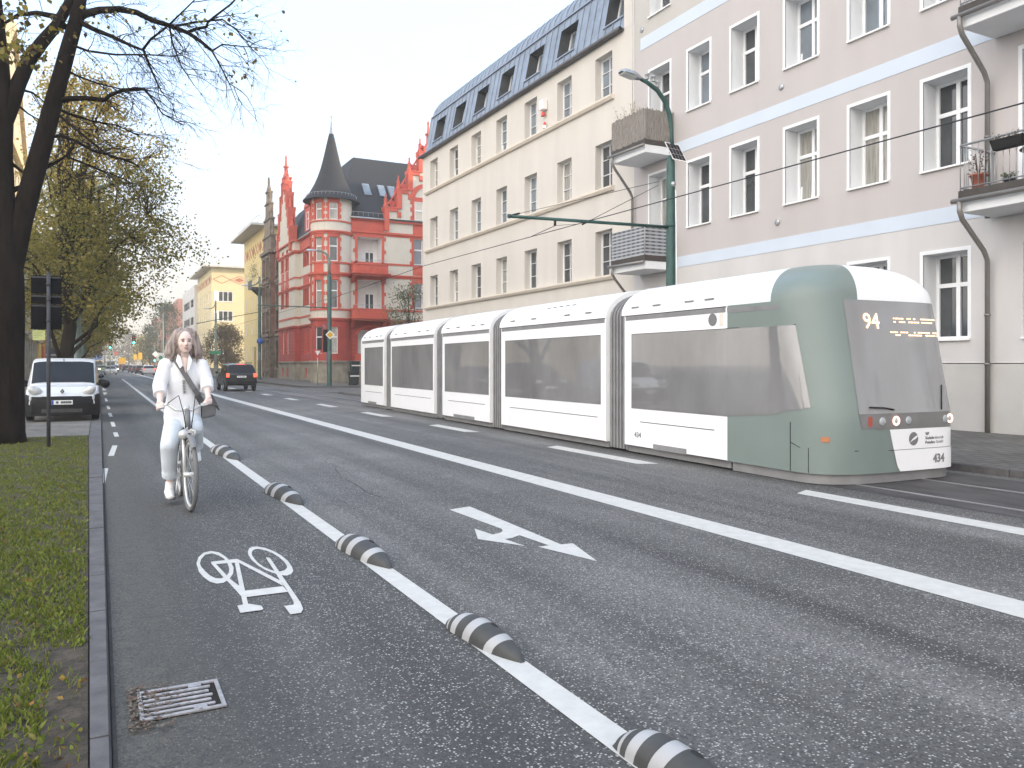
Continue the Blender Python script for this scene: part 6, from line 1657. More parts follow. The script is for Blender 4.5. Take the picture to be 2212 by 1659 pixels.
def twigs(mb, p, d, L, r, lvl, rng, ends, droop=.25, fan=5, n=5):
    p, d = V(p), V(d).normalized(); pts = [p.copy()]; dd = d.copy()
    for i in range(n):
        dd = (dd + V((rng.gauss(0, .16), rng.gauss(0, .16), rng.gauss(0, .14) - droop * .16))).normalized()
        pts.append(pts[-1] + dd * L / n)
    mb.tube(pts, [r * (1 - .75 * i / n) for i in range(n + 1)], 4 if lvl > 1 else 3, cap=False)
    ends.append(pts[-1])
    if lvl > 0:
        for i in range(fan):
            f = rng.uniform(.2, 1.0); k = min(n - 1, int(f * n)); q = pts[k].lerp(pts[k + 1], f * n - k)
            t = (pts[k + 1] - pts[k]).normalized(); s1 = t.orthogonal().normalized(); a = rng.uniform(0, 6.28)
            side = s1 * math.cos(a) + t.cross(s1) * math.sin(a)
            twigs(mb, q, t * rng.uniform(.5, 1.0) + side * rng.uniform(.4, .9), L * rng.uniform(.4, .65), r * .5, lvl - 1, rng, ends, droop, max(2, fan - 1), max(3, n - 1))

# --- the dark near tree at the left, forked, nearly bare
rng = random.Random(21)
TY = 19.4
def A_(u, v, dy=0): return AY(u, v, TY + dy)
t = root('bare_tree', 'dark nearly bare forked tree in the left foreground, its boughs hanging over the street', 'tree', (-1.75, TY, .06))
def stem(mb, pts, r, n=10): mb.tube([A_(*p) for p in pts], r, n)
mb = MB()
stem(mb, [(-6, 966), (0, 930), (4, 850), (6, 780), (10, 690), (12, 600), (10, 520), (6, 420), (4, 330), (8, 262), (6, 200), (2, 120), (-6, 40), (-14, -60)], [.58, .46, .41, .39, .37, .34, .27, .22, .20, .18, .16, .14, .12, .1], 14)
stem(mb, [(8, 640), (26, 560), (48, 470), (70, 390), (92, 310), (112, 235), (131, 165), (150, 95), (166, 40), (178, -30)], [.26, .24, .21, .20, .19, .175, .16, .15, .14, .12], 12)
stem(mb, [(10, 270), (24, 230), (40, 180), (62, 130), (92, 90), (122, 55), (148, 10), (165, -40)], [.14, .15, .145, .135, .125, .11, .10, .09], 10)
trunk = mb.build('trunk', m_bark, t)
limbs = [([(140, 58), (120, 36), (80, 28), (40, 32), (10, 50)], .075, .3), ([(120, 60), (140, 30), (165, 5), (180, -20)], .07, .2),
 ([(160, 45), (185, 30), (215, 22), (258, 20), (295, 27), (329, 44), (368, 56), (406, 71), (434, 90), (457, 109)], .088, -.3), ([(404, 70), (425, 62), (446, 58), (449, 48), (466, 34), (500, 8), (520, -15)], .04, -.5),
 ([(329, 44), (372, 58), (420, 48), (480, 42), (508, 62), (535, 92)], .032, -.2), ([(169, 46), (200, 62), (240, 78), (280, 97), (308, 108)], .06, -.6), ([(308, 108), (326, 84), (356, 62), (400, 20), (430, -10)], .03, -.7),
 ([(122, 219), (150, 213), (185, 212), (226, 216), (238, 205), (262, 196), (290, 194), (312, 193)], .065, -.4), ([(106, 296), (130, 293), (160, 303), (200, 325), (237, 335), (286, 352), (300, 360)], .042, -.2),
 ([(83, 376), (100, 362), (122, 350), (143, 337), (160, 318)], .05, .2), ([(143, 338), (180, 352), (220, 368), (272, 388)], .025, .3), ([(120, 232), (160, 250), (200, 262), (250, 270), (300, 292)], .03, .5), ([(118, 240), (150, 268), (190, 300), (240, 340), (280, 345)], .032, -.8),
 ([(140, 150), (170, 165), (210, 180), (260, 192), (300, 190)], .028, .7), ([(47, 194), (70, 200), (96, 220)], .03, .3), ([(36, 225), (60, 245), (90, 262)], .025, .5), ([(12, 420), (30, 410), (48, 402)], .09, .0), ([(18, 348), (34, 360), (54, 376)], .05, .0), ([(150, 95), (190, 110), (250, 118), (320, 118), (380, 122)], .03, -1.0), ([(458, 110), (480, 96), (520, 100), (545, 102)], .022, -.3), ([(457, 109), (475, 140), (495, 180), (520, 196)], .022, -.4), ([(310, 108), (322, 140), (340, 180), (350, 200)], .03, -.5), ([(312, 193), (330, 215), (350, 245), (395, 270)], .026, -.4), ([(366, 55), (372, 90), (390, 140), (420, 185)], .024, -.1)]
br = MB(); tw = MB(); ends = []
for pts, r, dy in limbs:
    P_ = [A_(u, v, dy * i / (len(pts) - 1) * 2) for i, (u, v) in enumerate(pts)]
    br.tube(P_, [r * (1 - .62 * i / (len(P_) - 1)) for i in range(len(P_))], 7)
    tot = sum((b_ - a_).length for a_, b_ in zip(P_, P_[1:]))
    far_ = max(p[0] for p in pts) > 90
    nt_ = int(tot * (5.5 if far_ else 2.5))
    for i in range(nt_):
        f = rng.uniform(.12, 1.0) * (len(P_) - 1); k = min(len(P_) - 2, int(f)); q = P_[k].lerp(P_[k + 1], f - k)
        tg = (P_[k + 1] - P_[k]).normalized()
        d = tg * rng.uniform(.3, 1.0) + V((rng.uniform(-.2, .9), rng.uniform(-.8, .8), rng.uniform(-.85, .5)))
        twigs(tw, q, d, rng.uniform(.7, 1.5) * (1 if r > .04 else .8), .011, 2, rng, ends, droop=.35, fan=4)
br.build('branches', m_bark, t)
tw.build('twigs', M('dark_twigs', (.018, .014, .014), rough=.9, spec=.1, var=.2), t)
lf = MB()
for u0, v0, n_, sp in ((60, 60, 70, 55), (30, 110, 60, 22), (80, 120, 40, 20), (190, 30, 20, 40), (290, 60, 16, 40), (430, 20, 34, 40), (530, 30, 16, 40), (465, 60, 14, 30), (555, 55, 8, 30), (20, 30, 30, 30), (525, 150, 22, 18), (130, 60, 18, 30), (230, 18, 14, 26)):
    for i in range(n_):
        p = A_(u0 + rng.gauss(0, sp), v0 + rng.gauss(0, sp * .6), rng.uniform(-2.0, .8)); p = p if u0 < 100 else min(ends, key=lambda e_: (e_ - p).length_squared); leaf(lf, p, .125 if u0 < 100 else .095, rng, .8)
for i in range(120):
    leaf(lf, rng.choice(ends), .05, rng, .8)
lf.build('last_leaves', leafmat('last_leaves', [(.09, .10, .02), (.18, .16, .03), (.26, .19, .03), (.12, .06, .03), (.05, .05, .015)], trans=.35), t)

# --- leafy street trees
gold = [(.22, .185, .04), (.33, .26, .05), (.46, .33, .065), (.58, .42, .12), (.38, .28, .06)]  # autumn gold; sunlight on upper crowns is mixed into these leaf colours
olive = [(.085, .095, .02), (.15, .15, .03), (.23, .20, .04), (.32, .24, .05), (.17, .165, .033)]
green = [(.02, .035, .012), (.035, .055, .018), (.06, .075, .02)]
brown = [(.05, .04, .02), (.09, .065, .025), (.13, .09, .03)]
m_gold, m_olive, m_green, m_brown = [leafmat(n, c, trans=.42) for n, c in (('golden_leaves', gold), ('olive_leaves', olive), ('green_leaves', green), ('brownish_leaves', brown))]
def tree(name, label, x, y, H, zc, rad, zb=.045, trunk_r=.2, ncl=160, per=60, size=.12, seed=1, mats=(m_olive, m_gold), split=.6, bias=0.0, lean=(0, 0), group=None, spread=.34, thin=1.0, env=None, keep=None, limbs_n=14, bark=m_bark2):
    """crown = many leaf clumps inside an uneven envelope, hung on limbs that reach each clump"""
    rng = random.Random(seed)
    t = root(name, label, 'tree', (x, y, zb), 0, group)
    top = V((x + lean[0], y + lean[1], H * .92))
    tp = wig((x, y, zb), top, rng, .012, 8)
    mb = MB(); mb.tube([tp[0] - V((0, 0, .1))] + tp, [trunk_r * 1.35] + [trunk_r * (1.15 - .95 * (i / 8) ** .9) for i in range(9)], 10)
    cl = []
    tries = 0
    while len(cl) < ncl and tries < ncl * 40:
        tries += 1
        f = rng.random() ** .85; z = zc + (H - zc) * f
        R_ = env(f) if env else rad * (math.sin(pi * min(1, .12 + .80 * f) ** .85)) ** .8
        a = rng.uniform(0, 2 * pi); k = math.sqrt(rng.uniform(.04, 1))
        bump_ = .78 + .22 * math.sin(3 * a + seed) * math.cos(5 * f * 3 + seed)
        q = V((x + lean[0] * f + math.cos(a) * R_ * k * bump_ + bias * (1 - abs(f - .35)), y + lean[1] * f + math.sin(a) * R_ * k * bump_, z))
        if keep and not keep(q): continue
        if math.sin(q.x * 1.7 + seed) + math.sin(q.z * 2.1 + seed * 2) + math.sin(q.y * 1.3 + q.x) > 1.55: continue
        cl.append((q, f))
    lim = []
    for i in range(limbs_n):
        q, f = cl[rng.randrange(len(cl))]
        zz = zb + (q.z - zb) * rng.uniform(.45, .8); k = min(7, max(1, int((zz - zb) / (H * .92 - zb) * 8))); s_ = tp[k]
        pts = wig(s_, q, rng, .04, 5, -.04); mb.tube(pts, [trunk_r * .38 * (1 - .8 * j / 5) for j in range(6)], 5, cap=False); lim.append(pts)
    allp = [p for l in lim for p in l[1:]] + tp[3:]
    lo, hi = MB(), MB()
    for q, f in cl:
        s_ = min(allp, key=lambda p: (p - q).length_squared)
        if (s_ - q).length > .3: mb.tube(wig(s_, q, rng, .05, 3), [.028, .02, .013, .008], 3, cap=False)
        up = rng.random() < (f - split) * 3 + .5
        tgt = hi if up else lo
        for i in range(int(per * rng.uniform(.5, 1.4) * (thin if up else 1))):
            p = q + V((rng.gauss(0, spread), rng.gauss(0, spread), rng.gauss(0, spread * .75))); leaf(tgt, p, size, rng, .4)
    mb.build('trunk', bark, t)
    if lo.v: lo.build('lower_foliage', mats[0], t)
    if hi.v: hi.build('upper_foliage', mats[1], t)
    return t
m_leafgrp = 'street trees along the left pavement'
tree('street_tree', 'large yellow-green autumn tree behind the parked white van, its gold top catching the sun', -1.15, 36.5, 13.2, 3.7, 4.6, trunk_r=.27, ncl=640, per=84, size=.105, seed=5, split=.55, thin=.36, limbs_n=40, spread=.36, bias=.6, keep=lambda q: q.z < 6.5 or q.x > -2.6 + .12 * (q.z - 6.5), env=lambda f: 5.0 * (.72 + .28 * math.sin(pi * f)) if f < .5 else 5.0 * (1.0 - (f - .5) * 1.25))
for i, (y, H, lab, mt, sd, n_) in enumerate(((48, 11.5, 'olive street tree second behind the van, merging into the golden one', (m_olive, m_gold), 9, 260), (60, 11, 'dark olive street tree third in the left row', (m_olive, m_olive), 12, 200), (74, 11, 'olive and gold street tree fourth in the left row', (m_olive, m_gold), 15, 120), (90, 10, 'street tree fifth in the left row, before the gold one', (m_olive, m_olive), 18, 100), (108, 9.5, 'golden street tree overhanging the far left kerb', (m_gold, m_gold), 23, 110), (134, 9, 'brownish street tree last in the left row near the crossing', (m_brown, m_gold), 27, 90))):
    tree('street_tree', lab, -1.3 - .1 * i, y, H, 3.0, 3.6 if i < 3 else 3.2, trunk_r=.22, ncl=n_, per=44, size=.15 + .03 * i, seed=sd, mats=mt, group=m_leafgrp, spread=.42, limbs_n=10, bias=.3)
tree('forecourt_tree', 'dark bushy small tree in the forecourt between the two yellow houses', 17.4, 130, 7.6, 1.6, 4.2, trunk_r=.2, ncl=190, per=46, size=.20, seed=31, mats=(m_brown, m_brown), zb=.11, spread=.4, limbs_n=18, bark=m_bark)
tree('shrub', 'tall grey-green shrub before the red house, rising over the tram roof', 22.0, 60.5, 7.9, 3.2, 2.5, trunk_r=.12, ncl=90, per=30, size=.13, seed=33, mats=(leafmat('silvery_leaves', [(.09, .11, .06), (.16, .18, .11), (.22, .24, .17)]), m_brown), zb=.11, split=1.5, spread=.35, limbs_n=18)
for x, y, H, lab, sd, mt in ((15.5, 232, 18, 'hazy green tree beside the tower block, nearest to the white-grey block', 41, (m_green, m_green)), (13.5, 262, 13, 'lower hazy green tree left of the tower block', 43, (m_green, m_green)), (12.5, 285, 10, 'yellowish hazy tree before the tower block', 45, (m_gold, m_gold))):
    tree('far_tree', lab, x, y, H, 2.0, H * .34, zb=0, trunk_r=.3, ncl=90, per=34, size=.42, seed=sd, mats=mt, spread=.9, limbs_n=8)
for i, (x, H, mt, lab) in enumerate(((-34, 15, m_brown, 'leftmost tree of the hazy row closing the street'), (-20, 17, m_green, 'hazy tree second from left at the street end'), (-9, 14, m_gold, 'yellowish hazy tree left of the street end'), (2, 16, m_green, 'green hazy tree in the middle of the street end'), (12, 18, m_brown, 'brown hazy tree right of the street-end middle'), (24, 17, m_green, 'green hazy tree second from right at the street end'), (36, 16, m_green, 'rightmost tree of the hazy row closing the street'))):
    tree('far_tree', lab, x, 400 + (i % 3) * 9, H, 1.5, 7.5, zb=-.02, trunk_r=.35, ncl=70, per=30, size=.75, seed=60 + i, mats=(mt, mt), spread=1.6, limbs_n=5, group='hazy trees closing the street')
# hedge and low fence of the forecourt
mb = MB(); rng = random.Random(2)
for i in range(2600): leaf(mb, V((rng.uniform(17.6, 24), 136 + rng.gauss(0, .35), .1 + 1.5 * rng.random() ** .7)), .2, rng)
tag(mb.build('hedge', m_green), 'dark clipped hedge at the back of the forecourt under the small tree', 'hedge')
t = root('garden_wall', 'low dark wall in front of the forecourt tree', 'wall', (15.8, 126, .11)); mb = MB(); mb.box(15.7, 15.95, 117.5, 149, .1, 1.0); mb.build('wall_body', m_soot, t); mb = MB(); mb.box(15.62, 16.03, 117.4, 149.1, 1.0, 1.08); mb.build('coping', m_stone, t)
# ivy sprig on the soot-dark house
mb = MB(); rng = random.Random(6)
for i in range(260): leaf(mb, V((17.05 - abs(rng.gauss(0, .5)), 100.8 + rng.gauss(0, .9), 13 + rng.gauss(0, .8))), .14, rng)
mb.tube([(17.7, 101, 11.5), (17.2, 100.9, 12.6), (16.8, 100.8, 13.6)], .03, 4)
tag(mb.build('wall_shrub', leafmat('pale_leaves', [(.16, .17, .07), (.24, .24, .12)])), 'pale sprig growing from the wall between the soot-dark and the yellow house', 'plant')

# --- grass verge
m_soil = M('verge_soil', (.045, .036, .028), rough=1, var=.5, scale=9, bump=.02, bscale=30, col2=(.085, .068, .05))
mb = MB()
NXV, NYV = 24, 60; vs = []
rngv = random.Random(14)
for j in range(NYV + 1):
    y = -2 + (20.44 + 2) * j / NYV; xr = -.042 - .0106 * (min(y, 20) - 3.7)
    for i in range(NXV + 1):
        f = i / NXV; x = xr + (-3.2 - xr) * f
        vs.append((x, y, .03 + (.0 if i == 0 else .012 * math.sin(x * 9) * math.sin(y * 7) + rngv.uniform(-.008, .01))))
mb.add(vs, [(j * (NXV + 1) + i, j * (NXV + 1) + i + 1, (j + 1) * (NXV + 1) + i + 1, (j + 1) * (NXV + 1) + i) for j in range(NYV) for i in range(NXV)], 0, True)
tag(mb.build('verge_ground', m_soil), kind='structure')
mb = MB(); rng = random.Random(77)
def nz2(x, y): return math.sin(x * 7.1 + 1.3 * math.sin(y * 3.1)) * math.sin(y * 4.3 + 2 * math.sin(x * 5.0)) + .5 * math.sin(x * 17 + y * 9)
for i in range(52000):
    y = 2.6 + 17.8 * rng.random() ** 1.35; u = rng.random()
    xr = -.06 - .0106 * (y - 3.7); xl = -.115 * y - .25
    x = xr + (xl - xr) * u
    dens = .97 if y > 6.0 else (.45 + .5 * (y - 2.6) / 3.4)
    if y < 5.2 and x > -.02 * y - .14: dens *= .12
    if nz2(x, y) < -.25 and rng.random() < (.55 if y < 6 else .2): continue
    if rng.random() > dens: continue
    h = rng.uniform(.012, .042) * (1.15 if nz2(x * 1.3, y * 1.2) > .3 else .85); a = rng.uniform(0, 6.28)
    w_ = rng.uniform(.002, .0045) if rng.random() < .75 else rng.uniform(.006, .012)
    dx, dy = math.cos(a), math.sin(a); lx, ly = rng.gauss(0, .6) * h, rng.gauss(0, .6) * h
    z0 = .03; b = len(mb.v)
    mb.v += [(x - dy * w_, y + dx * w_, z0), (x + dy * w_, y - dx * w_, z0), (x + lx * .5 + dy * w_ * .9, y + ly * .5 - dx * w_ * .9, z0 + h * .65), (x + lx, y + ly, z0 + h), (x + lx * .5 - dy * w_ * .9, y + ly * .5 + dx * w_ * .9, z0 + h * .65)]
    mb.f.append([b, b + 1, b + 2, b + 3, b + 4]); mb.m.append(0); mb.s.append(False)
tag(mb.build('grass', leafmat('verge_grass', [(.075, .105, .016), (.145, .18, .026), (.20, .225, .04), (.10, .15, .02), (.24, .20, .055)], trans=.25)), 'mossy tufted grass on the verge left of the kerb', 'grass', kind='stuff')
mb = MB(); rng = random.Random(78)
for i in range(420):
    y = rng.uniform(2.8, 20); x = -.05 - .0106 * (y - 3.7) - rng.random() * (.115 * y + .1); leaf(mb, V((x, y, .05 + rng.uniform(0, .02))), rng.uniform(.015, .035), rng)
for i in range(700):
    y = rng.uniform(19, 60); x = -rng.random() ** .6 * 4.2 - .3; p = V((x, y, .062)); a = rng.uniform(0, 6.28); s_ = rng.uniform(.04, .08)
    b = len(mb.v); mb.v += [(p.x + math.cos(a + q * 1.57) * s_ * (1 if q % 2 else .6), p.y + math.sin(a + q * 1.57) * s_, p.z + rng.uniform(-.005, .02)) for q in range(4)]; mb.f.append([b, b + 1, b + 2, b + 3]); mb.m.append(0); mb.s.append(False)
tag(mb.build('fallen_leaves', leafmat('fallen_leaves', [(.16, .09, .04), (.22, .12, .05), (.10, .06, .03), (.30, .20, .04), (.20, .06, .02)], trans=.1)), 'brown and yellow fallen leaves scattered on verge and left pavement', 'leaves', kind='stuff')
# ------------------------------------------------------------------ cyclist and bicycle
def fuse(mb, name, mat, parent, voxel=.008, smooth=4, disp=0):
    """overlapping closed shapes grown together into one continuous surface"""
    o = mb.build('fusing', mat, None)
    m_ = o.modifiers.new('r', 'REMESH'); m_.mode = 'VOXEL'; m_.voxel_size = voxel
    s_ = o.modifiers.new('s', 'SMOOTH'); s_.iterations = smooth; s_.factor = .5
    bpy.context.view_layer.update()
    me = bpy.data.meshes.new_from_object(o.evaluated_get(bpy.context.evaluated_depsgraph_get()))
    bpy.data.objects.remove(o)
    me.materials.clear(); me.materials.append(mat)
    off = origin(parent)
    me.transform(Matrix.Translation(-off))
    me.polygons.foreach_set('use_smooth', [True] * len(me.polygons))
    me.name = name
    r_ = bpy.data.objects.new(name, me); COL.objects.link(r_); r_.parent = parent
    return r_
def eloft(mb, secs, n=18, m=0):
    """closed loft of ellipses: (centre, half width along x, half depth along y)"""
    vs = []
    for c, rx, ry in secs:
        c = V(c); vs += [c + V((rx * math.cos(2 * pi * j / n), ry * math.sin(2 * pi * j / n), 0)) for j in range(n)]
    k = len(secs)
    mb.add(vs, [(i * n + j, i * n + (j + 1) % n, (i + 1) * n + (j + 1) % n, (i + 1) * n + j) for i in range(k - 1) for j in range(n)], m, True)
    b = len(mb.v) - len(vs)
    mb.f.append([b + j for j in range(n - 1, -1, -1)]); mb.m.append(m); mb.s.append(True)
    mb.f.append([b + (k - 1) * n + j for j in range(n)]); mb.m.append(m); mb.s.append(True)
m_skin = M('pale_skin', (.74, .57, .51), rough=.55, var=.05, scale=6)
m_shirt = M('white_shirt_cotton', (.80, .80, .82), rough=.85, var=.03, scale=5, bump=.012, bscale=7)
m_jean = M('pale_blue_jeans', (.62, .67, .72), rough=.85, var=.08, scale=7, bump=.012, bscale=8)
m_shoe = M('white_canvas_shoe', (.76, .75, .73), rough=.7, var=.05, scale=20)
m_hair = M('brown_hair_with_pale_streaks', (.15, .11, .10), rough=.55, var=.25, scale=9, col2=(.50, .41, .36), stretch=(3.5, 3.5, .5), bump=.012, bscale=9)
m_bag = M('grey_canvas_bag', (.15, .148, .15), rough=.8, var=.12, scale=9)
m_bframe = M('grey_bicycle_enamel', (.17, .17, .175), rough=.35, var=.1)
m_balloy = M('pale_bicycle_alloy', (.62, .62, .61), rough=.3, var=.06, metal=.3)
m_tyreg = M('grey_tyre', (.15, .15, .152), rough=.8, var=.15)
BX, YF, YR, WR = .905, 9.62, 10.80, .41
bk = root('bicycle', 'grey and silver town bicycle ridden towards the camera in the cycle lane', 'bicycle', (BX, 10.2, 0))
def Q(x, y, z): return V((BX + x, y, z))
def wheel_b(y, st):
    rot = Matrix.Rotation(st, 3, 'Z')
    def tor(mb, R_, r_, n=40, k=8):
        vs = []
        for i in range(n):
            a = 2 * pi * i / n
            for j in range(k):
                b_ = 2 * pi * j / k; rr_ = R_ + r_ * math.cos(b_)
                vs.append(Q(0, y, WR) + rot @ V((r_ * math.sin(b_), rr_ * math.cos(a), rr_ * math.sin(a))))
        mb.add(vs, [(i * k + j, i * k + (j + 1) % k, ((i + 1) % n) * k + (j + 1) % k, ((i + 1) % n) * k + j) for i in range(n) for j in range(k)], 0, True)
    mb = MB(); tor(mb, WR - .024, .026); w_ = mb.build('wheel', m_tyreg, bk)
    mb = MB(); tor(mb, WR - .055, .014); mb.build('rim', m_balloy, w_)
    mb = MB()
    for i in range(18):
        a = 2 * pi * i / 18; mb.tube([Q(.03 * (-1) ** i, y, WR), Q(0, y, WR) + rot @ V((0, (WR - .055) * math.cos(a), (WR - .055) * math.sin(a)))], .0022, 3)
    mb.build('spokes', m_balloy, w_)
    mb = MB(); mb.tube([Q(-.07, y, WR), Q(.07, y, WR)], .028, 10); mb.build('hub', m_balloy, w_)
    mb = MB(); vs = []
    lo_, hi_ = (-.35, 2.7) if y > 10 else (.35, 2.3)
    n = 20
    for i in range(n + 1):
        a = lo_ + (hi_ - lo_) * i / n
        for j, (dx, dr) in enumerate(((-.034, -.012), (-.026, .012), (0, .02), (.026, .012), (.034, -.012))):
            vs.append(Q(0, y, WR) + rot @ V((dx, (WR + .022 + dr) * math.cos(a), (WR + .022 + dr) * math.sin(a))))
    mb.add(vs, [(i * 5 + j, i * 5 + j + 1, (i + 1) * 5 + j + 1, (i + 1) * 5 + j) for i in range(n) for j in range(4)], 0, True)
    mb.build('mudguard', m_bframe, bk)
wheel_b(YF, .07); wheel_b(YR, 0)
BB = Q(0, 10.27, .36); HT0, HT1 = Q(0, 9.86, .90), Q(0, 9.93, 1.12); ST = Q(0, 10.58, 1.10)
mb = MB(); mb.tube([HT0, HT1], .032, 10); mb.tube([HT0 + V((0, .02, .05)), Q(0, 10.05, .55), BB], .028, 10); mb.tube([HT1 - V((0, 0, .06)), Q(0, 10.12, .75), BB.lerp(ST, .3)], .022, 8); mb.tube([BB, ST], .024, 10)
for s in (-1, 1):
    mb.tube([BB + V((s * .03, 0, 0)), Q(s * .06, YR, WR)], .014, 6); mb.tube([BB.lerp(ST, .7) + V((s * .02, 0, 0)), Q(s * .06, YR, WR)], .012, 6)
mb.build('frame', m_bframe, bk)
mb = MB()
for s in (-1, 1): mb.tube([Q(s * .05, 9.845, .88), Q(s * .056, 9.76, .70), Q(s * .06, YF, WR)], [.02, .018, .013], 8)
mb.box(BX - .06, BX + .06, 9.82, 9.88, .86, .90); mb.build('fork', m_balloy, bk)
gl, gr = AY(341, 880, 10.08), AY(454, 868, 10.08)
bar = [gl, AY(352, 875, 10.05), AY(362, 873, 9.99), AY(380, 886, 9.93), AY(398, 887, 9.92), AY(416, 886, 9.93), AY(432, 876, 9.99), AY(444, 869, 10.05), gr]
mb = MB(); mb.tube(bar, .0145, 8); mb.build('handlebar', m_balloy, bk)
mb = MB(); mb.tube([HT1, Q(.0, 9.94, 1.17)], .024, 8); mb.tube([Q(0, 9.94, 1.17), AY(398, 887, 9.92)], .022, 8); mb.build('stem', m_balloy, bk)
for a_, b_ in ((bar[0], bar[1]), (bar[-1], bar[-2])):
    mb = MB(); mb.tube([a_ + (a_ - b_) * .15, b_], .02, 8); mb.build('grip', m_tyreg, bk)
    s = 1 if a_.x > BX else -1
    mb = MB(); p = bar[2] if s < 0 else bar[-3]; mb.tube([p + V((0, -.02, .0)), p.lerp(a_, .5) + V((0, -.085, -.01)), a_ + V((0, -.075, -.01))], .008, 5); mb.build('brake_lever', m_balloy, bk)
    mb = MB(); mb.tube([p + V((0, -.02, .01)), p.lerp(V((BX, 9.8, 1.2)), .5) + V((0, -.09, .10)), Q(s * .05, 9.80, 1.08), Q(s * .03, 9.8, .92)], .0055, 5); mb.build('brake_cable', m_line, bk)
mb = MB(); hlp = AY(396, 939, 9.74); mb.lathe([(.0, .02), (.05, .015), (.055, 0), (.045, -.05), (.015, -.09), (0, -.09)], hlp, 18, ax=Matrix.Rotation(pi / 2, 3, 'X')); mb.build('headlight', m_balloy, bk)
mb = MB(); mb.tube([hlp + V((0, .06, 0)), Q(0, 9.85, .93)], .012, 6); mb.build('lamp_bracket', m_balloy, bk)
for s in (-1, 1):
    mb = MB(); mb.tube([Q(s * .02, 9.82, .90), Q(s * .07, 9.80, .88), Q(s * .06, 9.79, .80)], .012, 6); mb.build('brake_arm', m_balloy, bk)
mb = MB(); eloft(mb, [(Q(0, 10.64, 1.09), .05, .13), (Q(0, 10.66, 1.13), .12, .16), (Q(0, 10.66, 1.16), .11, .15)]); mb.build('saddle', m_bag, bk)
ANK_L, ANK_R = AY(367, 1040, 10.35), AY(424, 974, 10.33)
fl, fr_ = AY(366, 1076, 10.22), AY(424, 997, 10.18)
for nm, f in (('l', fl), ('r', fr_)):
    s = -1 if nm == 'l' else 1
    mb = MB(); mb.tube([BB + V((s * .07, 0, 0)), V((BX + s * .10, f.y + .03, f.z - .0))], .014, 6); mb.build('crank', m_balloy, bk)
    mb = MB(); mb.box(min(BX + s * .10, f.x), max(BX + s * .10, f.x), f.y - .03, f.y + .07, f.z - .02, f.z + .004); mb.build('pedal', m_tyreg, bk)
mb = MB(); mb.lathe([(.09, -.004), (.1, 0), (.09, .004)], BB + V((-.06, 0, 0)), 24, ax=Matrix.Rotation(pi / 2, 3, 'Y')); mb.build('chainring', m_balloy, bk)

pr = root('person', 'woman in white shirt and pale rolled jeans riding a bicycle towards the camera', 'person', (BX, 10.4, 0))
P_ = lambda u, v, y: AY(u, v, y)
hipL, hipR = P_(378, 908, 10.52), P_(414, 908, 10.52)
kneeL, kneeR = P_(365, 962, 10.12), P_(420, 925, 9.98)
shL, shR = P_(358, 789, 10.42), P_(434, 789, 10.42)
elL, elR = P_(345, 832, 10.36), P_(446, 824, 10.36)
wrL, wrR = P_(346, 866, 10.16), P_(449, 854, 10.16)
neck, headc = P_(399, 772, 10.40), P_(399.5, 738, 10.34)
mb = MB()
# torso, neck, head, arms, legs in skin, slightly inside the clothes
eloft(mb, [(P_(396, 918, 10.54), .15, .12), (P_(396, 895, 10.52), .185, .14), (P_(396, 860, 10.48), .15, .115), (P_(397, 825, 10.45), .165, .12), (P_(397, 795, 10.43), .18, .10), (P_(398, 779, 10.42), .09, .07), (neck, .056, .056), (P_(399, 762, 10.37), .055, .056)])
k = 1.16
mb.ball(headc + V((0, .02, .02)), 1, 20, sc=(.083 * k, .100 * k, .108 * k)); mb.ball(headc + V((.004, -.028, -.045)), 1, 16, sc=(.066 * k, .068 * k, .082 * k)); mb.ball(headc + V((.006, -.052, -.105)), 1, 12, sc=(.036 * k, .034 * k, .030 * k))
mb.tube([headc + V((.004, -.098, .005)), headc + V((.006, -.122, -.035)), headc + V((.006, -.128, -.045))], [.010, .016, .014], 8)
for s in (-1, 1):
    mb.ball(headc + V((s * .040, -.072, -.032)), 1, 10, sc=(.032, .03, .028)); mb.ball(headc + V((s * .098, .01, -.01)), 1, 8, sc=(.012, .026, .038))
for sh, el, wr in ((shL, elL, wrL), (shR, elR, wrR)):
    mb.tube([sh, sh.lerp(el, .5), el], [.058, .052, .046], 12); mb.tube([el, el.lerp(wr, .4), wr], [.047, .045, .033], 12); mb.ball(sh, .062, 10); mb.ball(el, .047, 10)
for hp_, kn, an in ((hipL, kneeL, ANK_L), (hipR, kneeR, ANK_R)):
    mb.tube([hp_, hp_.lerp(kn, .5), kn], [.092, .082, .062], 14); mb.tube([kn, kn.lerp(an, .35), an], [.06, .057, .038], 12); mb.ball(kn, .064, 10); mb.ball(hp_, .095, 10)
for g_, wr, s in ((gl.lerp(bar[1], .35), wrL, -1), (gr.lerp(bar[-2], .35), wrR, 1)):
    ax = (bar[1] - bar[0]).normalized() if s < 0 else (bar[-2] - bar[-1]).normalized()     # towards the stem
    kn0 = g_ + V((0, -.012, .030))
    mb.tube([wr, wr.lerp(kn0, .55) + V((0, 0, .006)), kn0], [.031, .036, .034], 10); mb.ball(wr, .034, 10)
    mb.ball(g_ + V((0, .012, .024)), 1, 12, sc=(.046, .036, .024))
    for q_, ln in zip((-.036, -.012, .013, .036), (.86, .98, 1.0, .92) if s > 0 else (.92, 1.0, .98, .86)):
        b0 = g_ + ax * (-s * 0 + q_)
        mb.tube([b0 + V((0, -.004, .030)), b0 + V((0, -.034 * ln, .016)), b0 + V((0, -.038 * ln, -.012)), b0 + V((0, -.014, -.032 * ln)), b0 + V((0, .008, -.028))], [.0125, .0115, .011, .010, .0085], 8)
    mb.tube([g_ + ax * .04 + V((0, .02, .016)), g_ + ax * .066 + V((0, -.004, -.002)), g_ + ax * .072 + V((0, -.022, -.016))], [.014, .012, .010], 8)
